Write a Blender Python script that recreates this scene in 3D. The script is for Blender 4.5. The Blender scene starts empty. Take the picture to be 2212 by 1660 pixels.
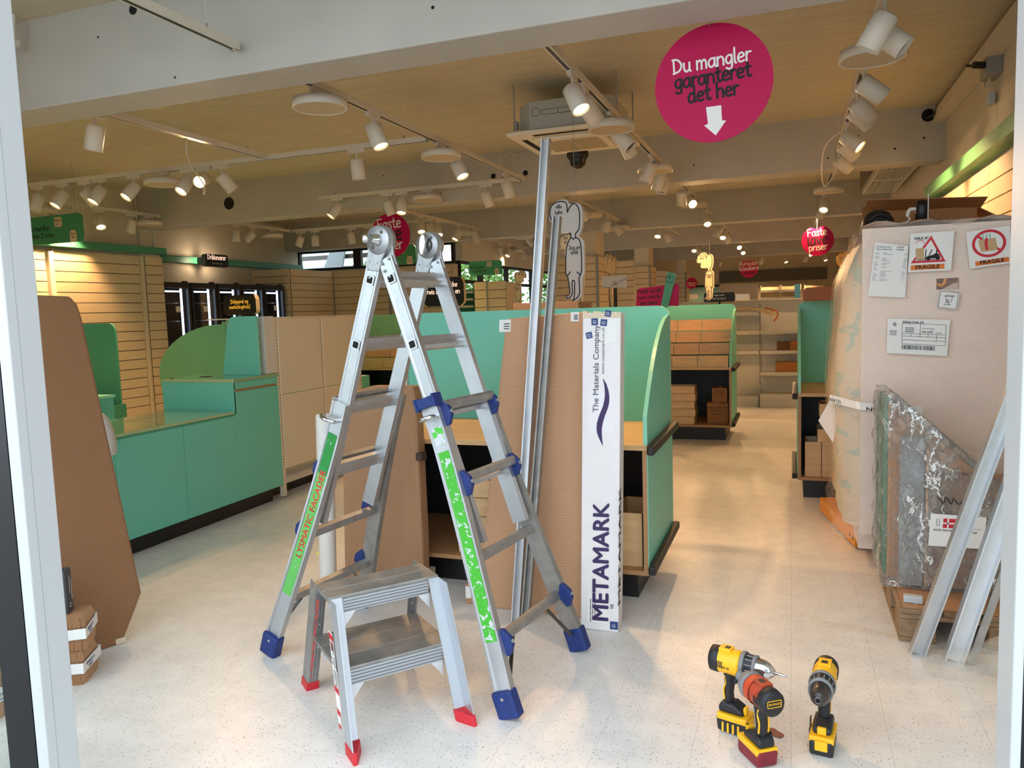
import bpy, bmesh, math, random
from mathutils import Vector, Matrix
random.seed(7)
C = bpy.context.scene.collection
sc = bpy.context.scene
PI = math.pi
def V3(*a): return Vector(a if len(a) == 3 else a[0])

# ------------------------------------------------------------------ camera
F_PX = 1653.96
cam_d = bpy.data.cameras.new('camera'); cam = bpy.data.objects.new('camera', cam_d); C.objects.link(cam)
cam_d.sensor_fit = 'HORIZONTAL'; cam_d.sensor_width = 36.0; cam_d.lens = F_PX * 36 / 2212
cam_d.clip_start = 0.05; cam_d.clip_end = 200
right = Vector((0.93909706, 0.3422185, -0.03135603)); down = Vector((0.00314178, -0.09978947, -0.99500361)); fwd = Vector((-0.34363765, 0.93430646, -0.09478717))
m = Matrix((right, -down, -fwd)).transposed().to_4x4(); m.translation = (0, 0, 1.45)
cam.matrix_world = m
sc.camera = cam
# ------------------------------------------------------------------ world, sun-less overcast sky, exposure
sc.view_settings.view_transform = 'Standard'; sc.view_settings.look = 'None'
sc.view_settings.gamma = 1.0; sc.view_settings.use_curve_mapping = False
sc.view_settings.exposure = 0.0
SKY = 3.15           # strength of the overcast sky
LAMP_W = 100.0        # watts of one lit spotlight
w = bpy.data.worlds.new('sky'); sc.world = w; w.use_nodes = True
nt = w.node_tree; bg = nt.nodes['Background']
tc = nt.nodes.new('ShaderNodeTexCoord'); sx = nt.nodes.new('ShaderNodeSeparateXYZ'); rp = nt.nodes.new('ShaderNodeValToRGB')
nt.links.new(tc.outputs['Generated'], sx.inputs[0]); nt.links.new(sx.outputs[2], rp.inputs[0])
rp.color_ramp.elements[0].position = 0.0; rp.color_ramp.elements[0].color = (0.80, 0.89, 1.0, 1)
rp.color_ramp.elements[1].position = 0.9; rp.color_ramp.elements[1].color = (0.85, 0.93, 1.0, 1)
nt.links.new(rp.outputs[0], bg.inputs[0]); bg.inputs[1].default_value = SKY
LAMP_COL = (1.0, 0.585, 0.275)

# ------------------------------------------------------------------ materials
def lin(c):
    def f(x):
        x /= 255.0
        return x / 12.92 if x <= 0.04045 else ((x + 0.055) / 1.055) ** 2.4
    return (f(c[0]), f(c[1]), f(c[2]), 1)
MATS = {}
def mat(name, col, rough=0.5, metal=0.0, noise=0.0, nscale=8.0, bump=0.0, bscale=60.0, spec=0.5, emit=0.0, stretch=None, coat=0.0):
    if name in MATS: return MATS[name]
    m = bpy.data.materials.new(name); m.use_nodes = True; MATS[name] = m
    n = m.node_tree; p = n.nodes['Principled BSDF']
    p.inputs['Base Color'].default_value = lin(col); p.inputs['Roughness'].default_value = rough; p.inputs['Metallic'].default_value = metal
    p.inputs['Specular IOR Level'].default_value = spec; p.inputs['Coat Weight'].default_value = coat
    if emit: p.inputs['Emission Color'].default_value = lin(col); p.inputs['Emission Strength'].default_value = emit
    if noise or bump:
        t = n.nodes.new('ShaderNodeTexCoord'); mp = n.nodes.new('ShaderNodeMapping'); n.links.new(t.outputs['Object'], mp.inputs[0])
        if stretch: mp.inputs['Scale'].default_value = stretch
    if noise:
        x = n.nodes.new('ShaderNodeTexNoise'); x.inputs['Scale'].default_value = nscale; x.inputs['Detail'].default_value = 5
        r = n.nodes.new('ShaderNodeMapRange'); r.inputs[1].default_value = 0.3; r.inputs[2].default_value = 0.7; r.inputs[3].default_value = 1 - noise; r.inputs[4].default_value = 1 + noise
        mx = n.nodes.new('ShaderNodeVectorMath'); mx.operation = 'SCALE'; mx.inputs[0].default_value = lin(col)[:3]
        n.links.new(mp.outputs[0], x.inputs[0]); n.links.new(x.outputs[0], r.inputs[0]); n.links.new(r.outputs[0], mx.inputs['Scale']); n.links.new(mx.outputs[0], p.inputs['Base Color'])
    if bump:
        x = n.nodes.new('ShaderNodeTexNoise'); x.inputs['Scale'].default_value = bscale; x.inputs['Detail'].default_value = 4
        b = n.nodes.new('ShaderNodeBump'); b.inputs['Strength'].default_value = bump; b.inputs['Distance'].default_value = 0.004
        n.links.new(mp.outputs[0], x.inputs[0]); n.links.new(x.outputs[0], b.inputs['Height']); n.links.new(b.outputs[0], p.inputs['Normal'])
    return m
def N(m, t, **kw):
    x = m.node_tree.nodes.new(t)
    for k, v in kw.items(): setattr(x, k, v)
    return x
def L(m, a, b): m.node_tree.links.new(a, b)

WALL = mat('wall_paint', (214, 203, 182), 0.75, noise=0.03, nscale=1.5, bump=0.15, bscale=120)
BEAM = mat('beam_paint', (186, 181, 171), 0.75, noise=0.05, nscale=3, bump=0.3, bscale=40)
CEIL = mat('ceiling_paint', (198, 188, 164), 0.8, noise=0.07, nscale=2.5, bump=0.25, bscale=14, stretch=(1, 7, 1))
TEAL = mat('teal_laminate', (108, 198, 176), 0.42, noise=0.015, nscale=3)
TEALE = mat('teal_edge', (140, 214, 186), 0.3)
TEALD = mat('teal_band', (70, 150, 118), 0.4)
GREENL = mat('green_laminate', (128, 208, 156), 0.42)
GRAIN = dict(noise=0.13, nscale=5, stretch=(1, 9, 9))
WOOD = mat('birch_ply', (206, 168, 118), 0.5, **GRAIN)
WOODF = mat('birch_front', (218, 180, 130), 0.5, noise=0.10, nscale=4, stretch=(1.5, 8, 8))
WOODE = mat('ply_edge', (176, 132, 88), 0.6)
BLACK = mat('black_laminate', (16, 16, 17), 0.45)
BLACKR = mat('black_rubber', (26, 26, 24), 0.55)
SLAT = mat('slat_cream', (222, 200, 164), 0.55, noise=0.02, nscale=4)
GROOVE = mat('slat_groove', (92, 74, 52), 0.8)
GOND = mat('gondola_cream', (224, 210, 184), 0.5, noise=0.015, nscale=2)
WHITEM = mat('white_steel', (214, 208, 196), 0.45)
GREYM = mat('grey_steel', (150, 150, 146), 0.4)
LAMPW = mat('lamp_white', (214, 206, 190), 0.45)
JAMB = mat('frame_white', (188, 193, 194), 0.45)
FRAMEB = mat('frame_black', (14, 16, 20), 0.35)
DARK = mat('dark_hole', (20, 18, 16), 0.9)
CARD = mat('cardboard', (176, 132, 96), 0.8, noise=0.06, nscale=4, bump=0.1, bscale=90)
KRAFT = mat('kraft_paper', (170, 128, 92), 0.7, noise=0.07, nscale=6)
PAPER = mat('paper', (232, 230, 226), 0.7)
INK = mat('ink_black', (18, 18, 22), 0.7)
GREYINK = mat('ink_grey', (96, 96, 104), 0.7)
PURPLE = mat('ink_purple', (52, 34, 84), 0.6)
BLUEINK = mat('ink_blue', (38, 66, 120), 0.6)
RED = mat('ink_red', (200, 34, 48), 0.6)
ORANGE = mat('ink_orange', (224, 120, 44), 0.6)
PINK = mat('sign_pink', (186, 6, 76), 0.5, spec=.25)
SIGNG = mat('sign_green', (66, 148, 104), 0.45)
BOARD = mat('board_white', (200, 198, 194), 0.6)
BOARDC = mat('board_cream', (226, 204, 164), 0.6)
WHITEINK = mat('ink_white', (236, 230, 226), 0.6)
ALU = mat('aluminium', (196, 198, 200), 0.38, metal=0.85, noise=0.06, nscale=14, bump=0.06, bscale=200)
ALUW = mat('aluminium_pale', (214, 218, 222), 0.42, metal=0.6, noise=0.05, nscale=20)
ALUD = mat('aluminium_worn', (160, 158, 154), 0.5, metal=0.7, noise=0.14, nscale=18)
CAST = mat('cast_metal', (176, 178, 180), 0.45, metal=0.8, noise=0.12, nscale=40)
CHROME = mat('chrome', (220, 222, 224), 0.12, metal=1.0)
STEELD = mat('dark_steel', (92, 90, 88), 0.35, metal=0.9)
BLUEP = mat('blue_plastic', (18, 44, 108), 0.5, noise=0.18, nscale=40)
REDP = mat('red_rubber', (196, 32, 44), 0.5)
YEL = mat('tool_yellow', (248, 188, 24), 0.42, noise=0.04, nscale=30)
TOOLB = mat('tool_black', (30, 31, 36), 0.5, noise=0.15, nscale=40)
TOOLG = mat('tool_grey', (128, 130, 132), 0.5)
TOOLR = mat('tool_red', (172, 66, 42), 0.5, noise=0.3, nscale=40)
TOOLDR = mat('tool_dark_red', (122, 24, 40), 0.45, noise=0.25, nscale=30)
PALW = mat('pallet_wood', (150, 122, 92), 0.85, noise=0.22, nscale=6, stretch=(8, 1.5, 8), bump=0.3, bscale=50)
ORP = mat('jack_orange', (232, 150, 40), 0.45)
FOAM = mat('foam_white', (234, 212, 196), 0.6, noise=0.03, nscale=5)
TUBEW = mat('tube_white', (228, 224, 218), 0.5)
LEDW = mat('led_white', (225, 232, 255), 0.5, emit=9.0)
CONC = mat('pavement', (150, 150, 148), 0.9, noise=0.1, nscale=6)
LEAFM = mat('leaves', (104, 150, 60), 0.6, noise=0.5, nscale=3)
TREEB = mat('bark', (84, 70, 56), 0.9)
TRUCK = mat('grey_metal_sheet', (150, 158, 166), 0.5, metal=0.3)
def lens_mat(name, col, e):
    m = bpy.data.materials.new(name); m.use_nodes = True; p = m.node_tree.nodes['Principled BSDF']
    p.inputs['Base Color'].default_value = lin(col); p.inputs['Emission Color'].default_value = lin(col); p.inputs['Emission Strength'].default_value = e
    MATS[name] = m; return m
LENS_ON = lens_mat('lamp_lens_lit', (255, 226, 170), 7.0)
LENS_OFF = mat('lamp_lens_off', (120, 96, 78), 0.5)
PANEL = mat('panel_diffuser', (196, 178, 146), 0.6)

def corrugated(name, col, ax, period):
    m = mat(name, col, 0.8); n = m.node_tree; p = n.nodes['Principled BSDF']
    t = N(m, 'ShaderNodeTexCoord'); s = N(m, 'ShaderNodeSeparateXYZ'); L(m, t.outputs['Object'], s.inputs[0])
    mu = N(m, 'ShaderNodeMath', operation='MULTIPLY'); mu.inputs[1].default_value = 2 * PI / period; L(m, s.outputs[ax], mu.inputs[0])
    si = N(m, 'ShaderNodeMath', operation='SINE'); L(m, mu.outputs[0], si.inputs[0])
    b = N(m, 'ShaderNodeBump'); b.inputs['Strength'].default_value = 0.45; b.inputs['Distance'].default_value = 0.0015; L(m, si.outputs[0], b.inputs['Height']); L(m, b.outputs[0], p.inputs['Normal'])
    no = N(m, 'ShaderNodeTexNoise'); no.inputs['Scale'].default_value = 3; no.inputs['Detail'].default_value = 4; L(m, t.outputs['Object'], no.inputs[0])
    ad = N(m, 'ShaderNodeMath', operation='MULTIPLY_ADD'); ad.inputs[1].default_value = 0.045; ad.inputs[2].default_value = 0.9; L(m, si.outputs[0], ad.inputs[0])
    ad2 = N(m, 'ShaderNodeMath', operation='MULTIPLY_ADD'); ad2.inputs[1].default_value = 0.12; L(m, no.outputs[0], ad2.inputs[0]); L(m, ad.outputs[0], ad2.inputs[2])
    sc_ = N(m, 'ShaderNodeVectorMath', operation='SCALE'); sc_.inputs[0].default_value = lin(col)[:3]; L(m, ad2.outputs[0], sc_.inputs['Scale']); L(m, sc_.outputs[0], p.inputs['Base Color'])
    return m
CORRZ = corrugated('corrugated_across', (166, 126, 92), 2, 0.0095)
CORRD = corrugated('corrugated_dark', (142, 100, 66), 2, 0.0095)
CORRL = corrugated('corrugated_light', (196, 152, 116), 2, 0.0125)
CORRX = corrugated('corrugated_upright', (168, 126, 92), 0, 0.0095)

def floor_mat():
    m = mat('speckled_vinyl', (214, 207, 196), 0.36); p = m.node_tree.nodes['Principled BSDF']
    g = N(m, 'ShaderNodeNewGeometry')
    base = lin((226, 223, 219)); prev = None
    mixc = None
    no = N(m, 'ShaderNodeTexNoise'); no.inputs['Scale'].default_value = 9; no.inputs['Detail'].default_value = 6; L(m, g.outputs['Position'], no.inputs[0])
    mr = N(m, 'ShaderNodeMapRange'); mr.inputs[1].default_value = .3; mr.inputs[2].default_value = .7; mr.inputs[3].default_value = .93; mr.inputs[4].default_value = 1.05; L(m, no.outputs[0], mr.inputs[0])
    sc_ = N(m, 'ShaderNodeVectorMath', operation='SCALE'); sc_.inputs[0].default_value = base[:3]; L(m, mr.outputs[0], sc_.inputs['Scale'])
    col = sc_.outputs[0]
    for scale, thr, c in ((85, .2, (126, 116, 104)), (130, .2, (240, 238, 234)), (55, .13, (92, 86, 80))):
        v = N(m, 'ShaderNodeTexVoronoi'); v.inputs['Scale'].default_value = scale; L(m, g.outputs['Position'], v.inputs['Vector'])
        r = N(m, 'ShaderNodeMath', operation='LESS_THAN'); r.inputs[1].default_value = thr; L(m, v.outputs['Distance'], r.inputs[0])
        s2 = N(m, 'ShaderNodeSeparateColor'); L(m, v.outputs['Color'], s2.inputs[0])
        r2 = N(m, 'ShaderNodeMath', operation='GREATER_THAN'); r2.inputs[1].default_value = .5; L(m, s2.outputs[0], r2.inputs[0])
        mu = N(m, 'ShaderNodeMath', operation='MULTIPLY'); L(m, r.outputs[0], mu.inputs[0]); L(m, r2.outputs[0], mu.inputs[1])
        mu2 = N(m, 'ShaderNodeMath', operation='MULTIPLY'); mu2.inputs[1].default_value = .7; L(m, mu.outputs[0], mu2.inputs[0])
        mx = N(m, 'ShaderNodeMix', data_type='RGBA'); L(m, mu2.outputs[0], mx.inputs[0]); L(m, col, mx.inputs[6]); mx.inputs[7].default_value = lin(c); col = mx.outputs[2]
    L(m, col, p.inputs['Base Color'])
    return m
VINYL = floor_mat()
GROUT = mat('floor_screed', (140, 130, 116), 0.8)

def glass_mat(name, tint=(1, 1, 1), gloss=0.12):
    m = bpy.data.materials.new(name); m.use_nodes = True; n = m.node_tree; n.nodes.clear()
    o = N(m, 'ShaderNodeOutputMaterial'); t = N(m, 'ShaderNodeBsdfTransparent'); t.inputs[0].default_value = (*tint, 1)
    g = N(m, 'ShaderNodeBsdfGlossy'); g.inputs['Roughness'].default_value = 0.03; mx = N(m, 'ShaderNodeMixShader')
    lw = N(m, 'ShaderNodeLayerWeight'); lw.inputs[0].default_value = .5; pw = N(m, 'ShaderNodeMath', operation='POWER'); pw.inputs[1].default_value = 5; L(m, lw.outputs['Facing'], pw.inputs[0]); fr = N(m, 'ShaderNodeMath', operation='MULTIPLY_ADD'); fr.inputs[1].default_value = .5; fr.inputs[2].default_value = .03; L(m, pw.outputs[0], fr.inputs[0]); L(m, fr.outputs[0], mx.inputs[0]); L(m, t.outputs[0], mx.inputs[1]); L(m, g.outputs[0], mx.inputs[2]); L(m, mx.outputs[0], o.inputs[0])
    return m
GLASS = glass_mat('clear_glass', (.93, .97, .96))
DGLASS = glass_mat('cooler_glass', (.7, .74, .76))
def film_mat(name, opac, col=(235, 225, 215), streak=(1, 1, 14), scale=9, rough=.18, hard=0):
    m = bpy.data.materials.new(name); m.use_nodes = True; n = m.node_tree; n.nodes.clear()
    o = N(m, 'ShaderNodeOutputMaterial'); t = N(m, 'ShaderNodeBsdfTransparent'); p = N(m, 'ShaderNodeBsdfPrincipled')
    p.inputs['Base Color'].default_value = lin(col); p.inputs['Roughness'].default_value = rough; p.inputs['Specular IOR Level'].default_value = .9
    tx = N(m, 'ShaderNodeTexCoord'); mp = N(m, 'ShaderNodeMapping'); mp.inputs['Scale'].default_value = streak; L(m, tx.outputs['Object'], mp.inputs[0])
    no = N(m, 'ShaderNodeTexNoise'); no.inputs['Scale'].default_value = scale; no.inputs['Detail'].default_value = 7; no.inputs['Roughness'].default_value = .65; no.inputs['Distortion'].default_value = .25 if hard else .8; L(m, mp.outputs[0], no.inputs[0])
    mr = N(m, 'ShaderNodeMapRange'); mr.inputs[1].default_value = .5 if hard else .35; mr.inputs[2].default_value = .68 if hard else .7; mr.inputs[3].default_value = opac * (.45 if hard else .5); mr.inputs[4].default_value = min(1, opac * (2.6 if hard else 1.6)); L(m, no.outputs[0], mr.inputs[0])
    b = N(m, 'ShaderNodeBump'); b.inputs['Strength'].default_value = 1.0 if hard else .4; b.inputs['Distance'].default_value = .03 if hard else .006; L(m, no.outputs[0], b.inputs['Height']); L(m, b.outputs[0], p.inputs['Normal'])
    if hard:        # crease network of tight clear film, its glints painted in as whiter lines
        va = N(m, 'ShaderNodeVectorMath', operation='SCALE'); va.inputs['Scale'].default_value = .35; L(m, no.outputs[1], va.inputs[0])
        vb = N(m, 'ShaderNodeVectorMath', operation='ADD'); L(m, mp.outputs[0], vb.inputs[0]); L(m, va.outputs[0], vb.inputs[1]); prev = None
        for s_, w_, a_ in ((7, .06, 1.0), (17, .10, .7)):
            v = N(m, 'ShaderNodeTexVoronoi', feature='DISTANCE_TO_EDGE'); v.inputs['Scale'].default_value = s_; L(m, vb.outputs[0], v.inputs['Vector'])
            r = N(m, 'ShaderNodeMapRange'); r.inputs[1].default_value = 0; r.inputs[2].default_value = w_; r.inputs[3].default_value = a_; r.inputs[4].default_value = .09; L(m, v.outputs['Distance'], r.inputs[0])
            mxx = N(m, 'ShaderNodeMath', operation='ADD')
            L(m, r.outputs[0], mxx.inputs[0])
            if prev: L(m, prev, mxx.inputs[1])
            else: mxx.inputs[1].default_value = 0
            prev = mxx.outputs[0]
        fr_ = N(m, 'ShaderNodeMapRange'); fr_.inputs[1].default_value = .42; fr_.inputs[2].default_value = .62; fr_.inputs[3].default_value = .4; fr_.inputs[4].default_value = 1.5; L(m, no.outputs[0], fr_.inputs[0])
        mul = N(m, 'ShaderNodeMath', operation='MULTIPLY', use_clamp=True); L(m, prev, mul.inputs[0]); L(m, fr_.outputs[0], mul.inputs[1]); fac = mul.outputs[0]; L(m, fac, b.inputs['Height'])
    else: fac = mr.outputs[0]
    mx = N(m, 'ShaderNodeMixShader'); L(m, fac, mx.inputs[0]); L(m, t.outputs[0], mx.inputs[1]); L(m, p.outputs[0], mx.inputs[2]); L(m, mx.outputs[0], o.inputs[0])
    return m
FILM = film_mat('stretch_film', .16, (244, 232, 222))
FILMC = film_mat('clear_film', .42, (240, 238, 234), (1.6, 1.6, .9), 5, .1, 1.0)
FILMF = film_mat('loose_film', .26, (238, 226, 208), (3, 3, 3), 7, .15)
FILM_S = film_mat('skirt_film', .6, (240, 226, 212), (2, 2, 4), 8, .2)
FILMY = film_mat('yellow_film', .6, (236, 214, 150), (3, 3, 3), 9, .2)
def flake_mat(name, col, col2=(196, 200, 204), lo=.42, scale=28):
    m = mat(name, col, .5); p = m.node_tree.nodes['Principled BSDF']
    t = N(m, 'ShaderNodeTexCoord'); no = N(m, 'ShaderNodeTexNoise'); no.inputs['Scale'].default_value = scale; no.inputs['Detail'].default_value = 5; no.inputs['Distortion'].default_value = 1.2; L(m, t.outputs['Object'], no.inputs[0])
    mr = N(m, 'ShaderNodeMapRange'); mr.inputs[1].default_value = lo - .01; mr.inputs[2].default_value = lo + .01; L(m, no.outputs[0], mr.inputs[0])
    mx = N(m, 'ShaderNodeMix', data_type='RGBA'); L(m, mr.outputs[0], mx.inputs[0]); mx.inputs[6].default_value = lin(col2); mx.inputs[7].default_value = lin(col); L(m, mx.outputs[2], p.inputs['Base Color'])
    return m
GPAINT = flake_mat('green_spray_paint', (66, 172, 44), lo=.40, scale=45)
GPAINT2 = flake_mat('green_spray_faded', (92, 176, 82), (150, 190, 130), lo=.38, scale=40)
RPAINT = flake_mat('red_spray_paint', (236, 74, 66), (150, 186, 120), lo=.3, scale=60)
SKIRT = flake_mat('wrap_contents', (204, 184, 156), (168, 178, 158), lo=.47, scale=6.5)
# ------------------------------------------------------------------ mesh builder
class B:
    def __init__(s, org=(0, 0, 0)): s.v = []; s.f = []; s.mi = []; s.mats = []; s.org = Vector(org); s.sm = []
    def _m(s, m):
        if m not in s.mats: s.mats.append(m)
        return s.mats.index(m)
    def add(s, vs, fs, m, smooth=False):
        o = len(s.v); s.v += [Vector(v) for v in vs]; k = s._m(m)
        for f in fs: s.f.append([i + o for i in f]); s.mi.append(k); s.sm.append(smooth)
        return s
    def box(s, x0, x1, y0, y1, z0, z1, m):
        vs = [(x, y, z) for x in (x0, x1) for y in (y0, y1) for z in (z0, z1)]
        return s.add(vs, [(0, 1, 3, 2), (4, 6, 7, 5), (0, 4, 5, 1), (2, 3, 7, 6), (0, 2, 6, 4), (1, 5, 7, 3)], m)
    def obox(s, c, U, Vv, W, m):      # half-axis vectors
        c = Vector(c); U = Vector(U); Vv = Vector(Vv); W = Vector(W)
        vs = [c + U * a + Vv * b + W * d for a in (-1, 1) for b in (-1, 1) for d in (-1, 1)]
        return s.add(vs, [(0, 1, 3, 2), (4, 6, 7, 5), (0, 4, 5, 1), (2, 3, 7, 6), (0, 2, 6, 4), (1, 5, 7, 3)], m)
    def prism(s, pts, O, U, Vv, W, m, medge=None):   # 2D outline extruded by W
        O = Vector(O); U = Vector(U); Vv = Vector(Vv); W = Vector(W); n = len(pts)
        a = [O + U * p[0] + Vv * p[1] for p in pts]; b = [q + W for q in a]
        s.add(a + b, [list(range(n))[::-1], list(range(n, 2 * n))], m)
        return s.add(a + b, [(i, (i + 1) % n, n + (i + 1) % n, n + i) for i in range(n)], medge or m)
    def cyl(s, p0, p1, r0, r1, m, n=16, cap=True, smooth=True):
        p0 = Vector(p0); p1 = Vector(p1); d = (p1 - p0).normalized()
        u = d.orthogonal().normalized(); w = d.cross(u)
        a = [p0 + (u * math.cos(2 * PI * i / n) + w * math.sin(2 * PI * i / n)) * r0 for i in range(n)]
        b = [p1 + (u * math.cos(2 * PI * i / n) + w * math.sin(2 * PI * i / n)) * r1 for i in range(n)]
        s.add(a + b, [(i, (i + 1) % n, n + (i + 1) % n, n + i) for i in range(n)], m, smooth)
        if cap: s.add(a, [list(range(n))[::-1]], m); s.add(b, [list(range(n))], m)
        return s
    def lathe(s, prof, O, ax, m, n=24, smooth=True):   # prof [(r,h)] along axis
        O = Vector(O); d = Vector(ax).normalized(); u = d.orthogonal().normalized(); w = d.cross(u); vs = []; k = len(prof)
        for r, h in prof:
            for i in range(n): vs.append(O + d * h + (u * math.cos(2 * PI * i / n) + w * math.sin(2 * PI * i / n)) * max(r, 1e-4))
        fs = [(j * n + i, j * n + (i + 1) % n, (j + 1) * n + (i + 1) % n, (j + 1) * n + i) for j in range(k - 1) for i in range(n)]
        return s.add(vs, fs, m, smooth)
    def tube(s, pts, r, m, n=8, closed=False, smooth=True):
        pts = [Vector(p) for p in pts]; k = len(pts); vs = []; u = None
        for i, p in enumerate(pts):
            d = (pts[(i + 1) % k] - pts[i - 1]) if closed else (pts[min(i + 1, k - 1)] - pts[max(i - 1, 0)])
            d.normalize()
            if u is None: u = d.orthogonal().normalized()
            u = (u - d * u.dot(d)).normalized(); w = d.cross(u); rr = r[i] if isinstance(r, (list, tuple)) else r
            for j in range(n): vs.append(p + (u * math.cos(2 * PI * j / n) + w * math.sin(2 * PI * j / n)) * rr)
        q = k if closed else k - 1
        fs = [(i * n + j, i * n + (j + 1) % n, ((i + 1) % k) * n + (j + 1) % n, ((i + 1) % k) * n + j) for i in range(q) for j in range(n)]
        s.add(vs, fs, m, smooth)
        if not closed: s.add(vs[:n], [list(range(n))[::-1]], m); s.add(vs[-n:], [list(range(n))], m)
        return s
    def sweep(s, secs, m, cap=True, smooth=False):    # list of equal-length vertex loops
        n = len(secs[0]); vs = [p for q in secs for p in q]; k = len(secs)
        s.add(vs, [(i * n + j, i * n + (j + 1) % n, (i + 1) * n + (j + 1) % n, (i + 1) * n + j) for i in range(k - 1) for j in range(n)], m, smooth)
        if cap: s.add(secs[0], [list(range(n))[::-1]], m); s.add(secs[-1], [list(range(n))], m)
        return s
    def quad(s, a, b, c, d, m): return s.add([a, b, c, d], [(0, 1, 2, 3)], m)
    def ribbon(s, pts, wd, O, U, Vv, m, th=.0008):    # flat brush stroke in the plane (O,U,V)
        O = Vector(O); U = Vector(U); Vv = Vector(Vv); Nn = U.cross(Vv); Nn.normalize(); k = len(pts); h = wd / 2
        P = [Vector((p[0], p[1])) for p in pts]; left = []; rgt = []
        for i in range(k):
            d = P[min(i + 1, k - 1)] - P[max(i - 1, 0)]
            if d.length < 1e-9: d = Vector((1, 0))
            d.normalize(); nn = Vector((-d.y, d.x)); left.append(P[i] + nn * h); rgt.append(P[i] - nn * h)
        d0 = (P[1] - P[0]).normalized() if k > 1 else Vector((1, 0)); d1 = (P[-1] - P[-2]).normalized()
        def arc(c, d): a0 = math.atan2(d.y, d.x) - PI / 2; return [c + Vector((math.cos(a0 + PI * t / 5), math.sin(a0 + PI * t / 5))) * h for t in range(1, 5)]
        s.layer = getattr(s, 'layer', 0) + 1; th = th + .00012 * (s.layer % 12)
        w3 = lambda q, e=0: O + U * q.x + Vv * q.y + Nn * (th + e)
        vs = [w3(q, 6e-6 * i) for i, q in enumerate(left)] + [w3(q, 6e-6 * i) for i, q in enumerate(rgt)]
        s.add(vs, [(i, k + i, k + i + 1, i + 1) for i in range(k - 1)], m)
        e = arc(P[-1], d1); s.add([w3(q, 6e-6 * k) for q in [rgt[-1]] + e + [left[-1]]], [list(range(6))], m)
        e = arc(P[0], -d0); s.add([w3(q) for q in [left[0]] + e + [rgt[0]]], [list(range(6))], m)
        return s
    def mesh(s, name):
        me = bpy.data.meshes.new(name); me.from_pydata([tuple(v - s.org) for v in s.v], [], s.f)
        for q in s.mats: me.materials.append(q)
        me.polygons.foreach_set('material_index', s.mi); me.polygons.foreach_set('use_smooth', s.sm); me.update(); return me
def setp(o, **kw):
    for k, v in kw.items():
        if v: o[k] = v
    return o
def part(b, name, parent=None, bevel=0, label=None, kind=None, fix=False, seg=2, loc=None):
    me = b.mesh(name)
    if fix:
        bm = bmesh.new(); bm.from_mesh(me); bmesh.ops.remove_doubles(bm, verts=bm.verts, dist=1e-5); bmesh.ops.recalc_face_normals(bm, faces=bm.faces); bm.to_mesh(me); bm.free()
    o = bpy.data.objects.new(name, me); C.objects.link(o)
    if parent: o.parent = parent
    if loc is not None: o.location = loc
    if not kind and parent and name.endswith(('lettering', '_patches', '_labels', '_stickers', '_mark', '_marks', '_print', '_line', '_lines', 'straps', 'wires', '_tape', 'ridge')): kind = 'stuff'
    if bevel:
        md = o.modifiers.new('bevel', 'BEVEL'); md.width = bevel; md.segments = seg; md.limit_method = 'ANGLE'; md.angle_limit = .6
    return setp(o, label=label, kind=kind)
def bx(org, *boxes):            # builder from boxes (x0,x1,y0,y1,z0,z1,mat)
    b = B(org)
    for q in boxes: b.box(*q)
    return b
def thing(name, label, cat, loc=(0, 0, 0), rz=0, group=None):
    o = bpy.data.objects.new(name, None); C.objects.link(o); o.location = loc; o.rotation_euler = (0, 0, rz); o.empty_display_size = .05
    return setp(o, label=label, category=cat, group=group)
def tag(o, label, cat, group=None): return setp(o, label=label, category=cat, group=group)
def dup(root, label=None, loc=None, rz=None):
    def cp(o, par):
        c = o.copy(); C.objects.link(c)
        if par: c.parent = par
        for ch in list(o.children): cp(ch, c)
        return c
    r = cp(root, None)
    if label: r['label'] = label
    if loc is not None: r.location = loc
    if rz is not None: r.rotation_euler = (0, 0, rz)
    return r
def rrect(x0, x1, z0, z1, r, n=5, corners=(1, 1, 1, 1)):   # corners: bl, br, tr, tl
    out = []
    for (cx, cz, a0, on) in ((x0 + r, z0 + r, PI, corners[0]), (x1 - r, z0 + r, 1.5 * PI, corners[1]), (x1 - r, z1 - r, 0, corners[2]), (x0 + r, z1 - r, .5 * PI, corners[3])):
        if on: out += [(cx + r * math.cos(a0 + .5 * PI * t / n), cz + r * math.sin(a0 + .5 * PI * t / n)) for t in range(n + 1)]
        else: out.append((cx + r * (-1 if cx < (x0 + x1) / 2 else 1), cz + r * (-1 if cz < (z0 + z1) / 2 else 1)))
    return out
def smooth2(pts, n=6, closed=False):       # Catmull-Rom through 2-D/3-D points
    P = [Vector(p) for p in pts]; k = len(P); out = []
    if k < 3: return P
    rng = range(k if closed else k - 1)
    for i in rng:
        if closed: a, b, c, d = P[i - 1], P[i], P[(i + 1) % k], P[(i + 2) % k]
        else: a, b, c, d = P[max(i - 1, 0)], P[i], P[i + 1], P[min(i + 2, k - 1)]
        for t in range(n):
            t /= n; out.append(.5 * ((2 * b) + (c - a) * t + (2 * a - 5 * b + 4 * c - d) * t * t + (3 * b - a - 3 * c + d) * t ** 3))
    if not closed: out.append(P[-1])
    return out
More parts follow.
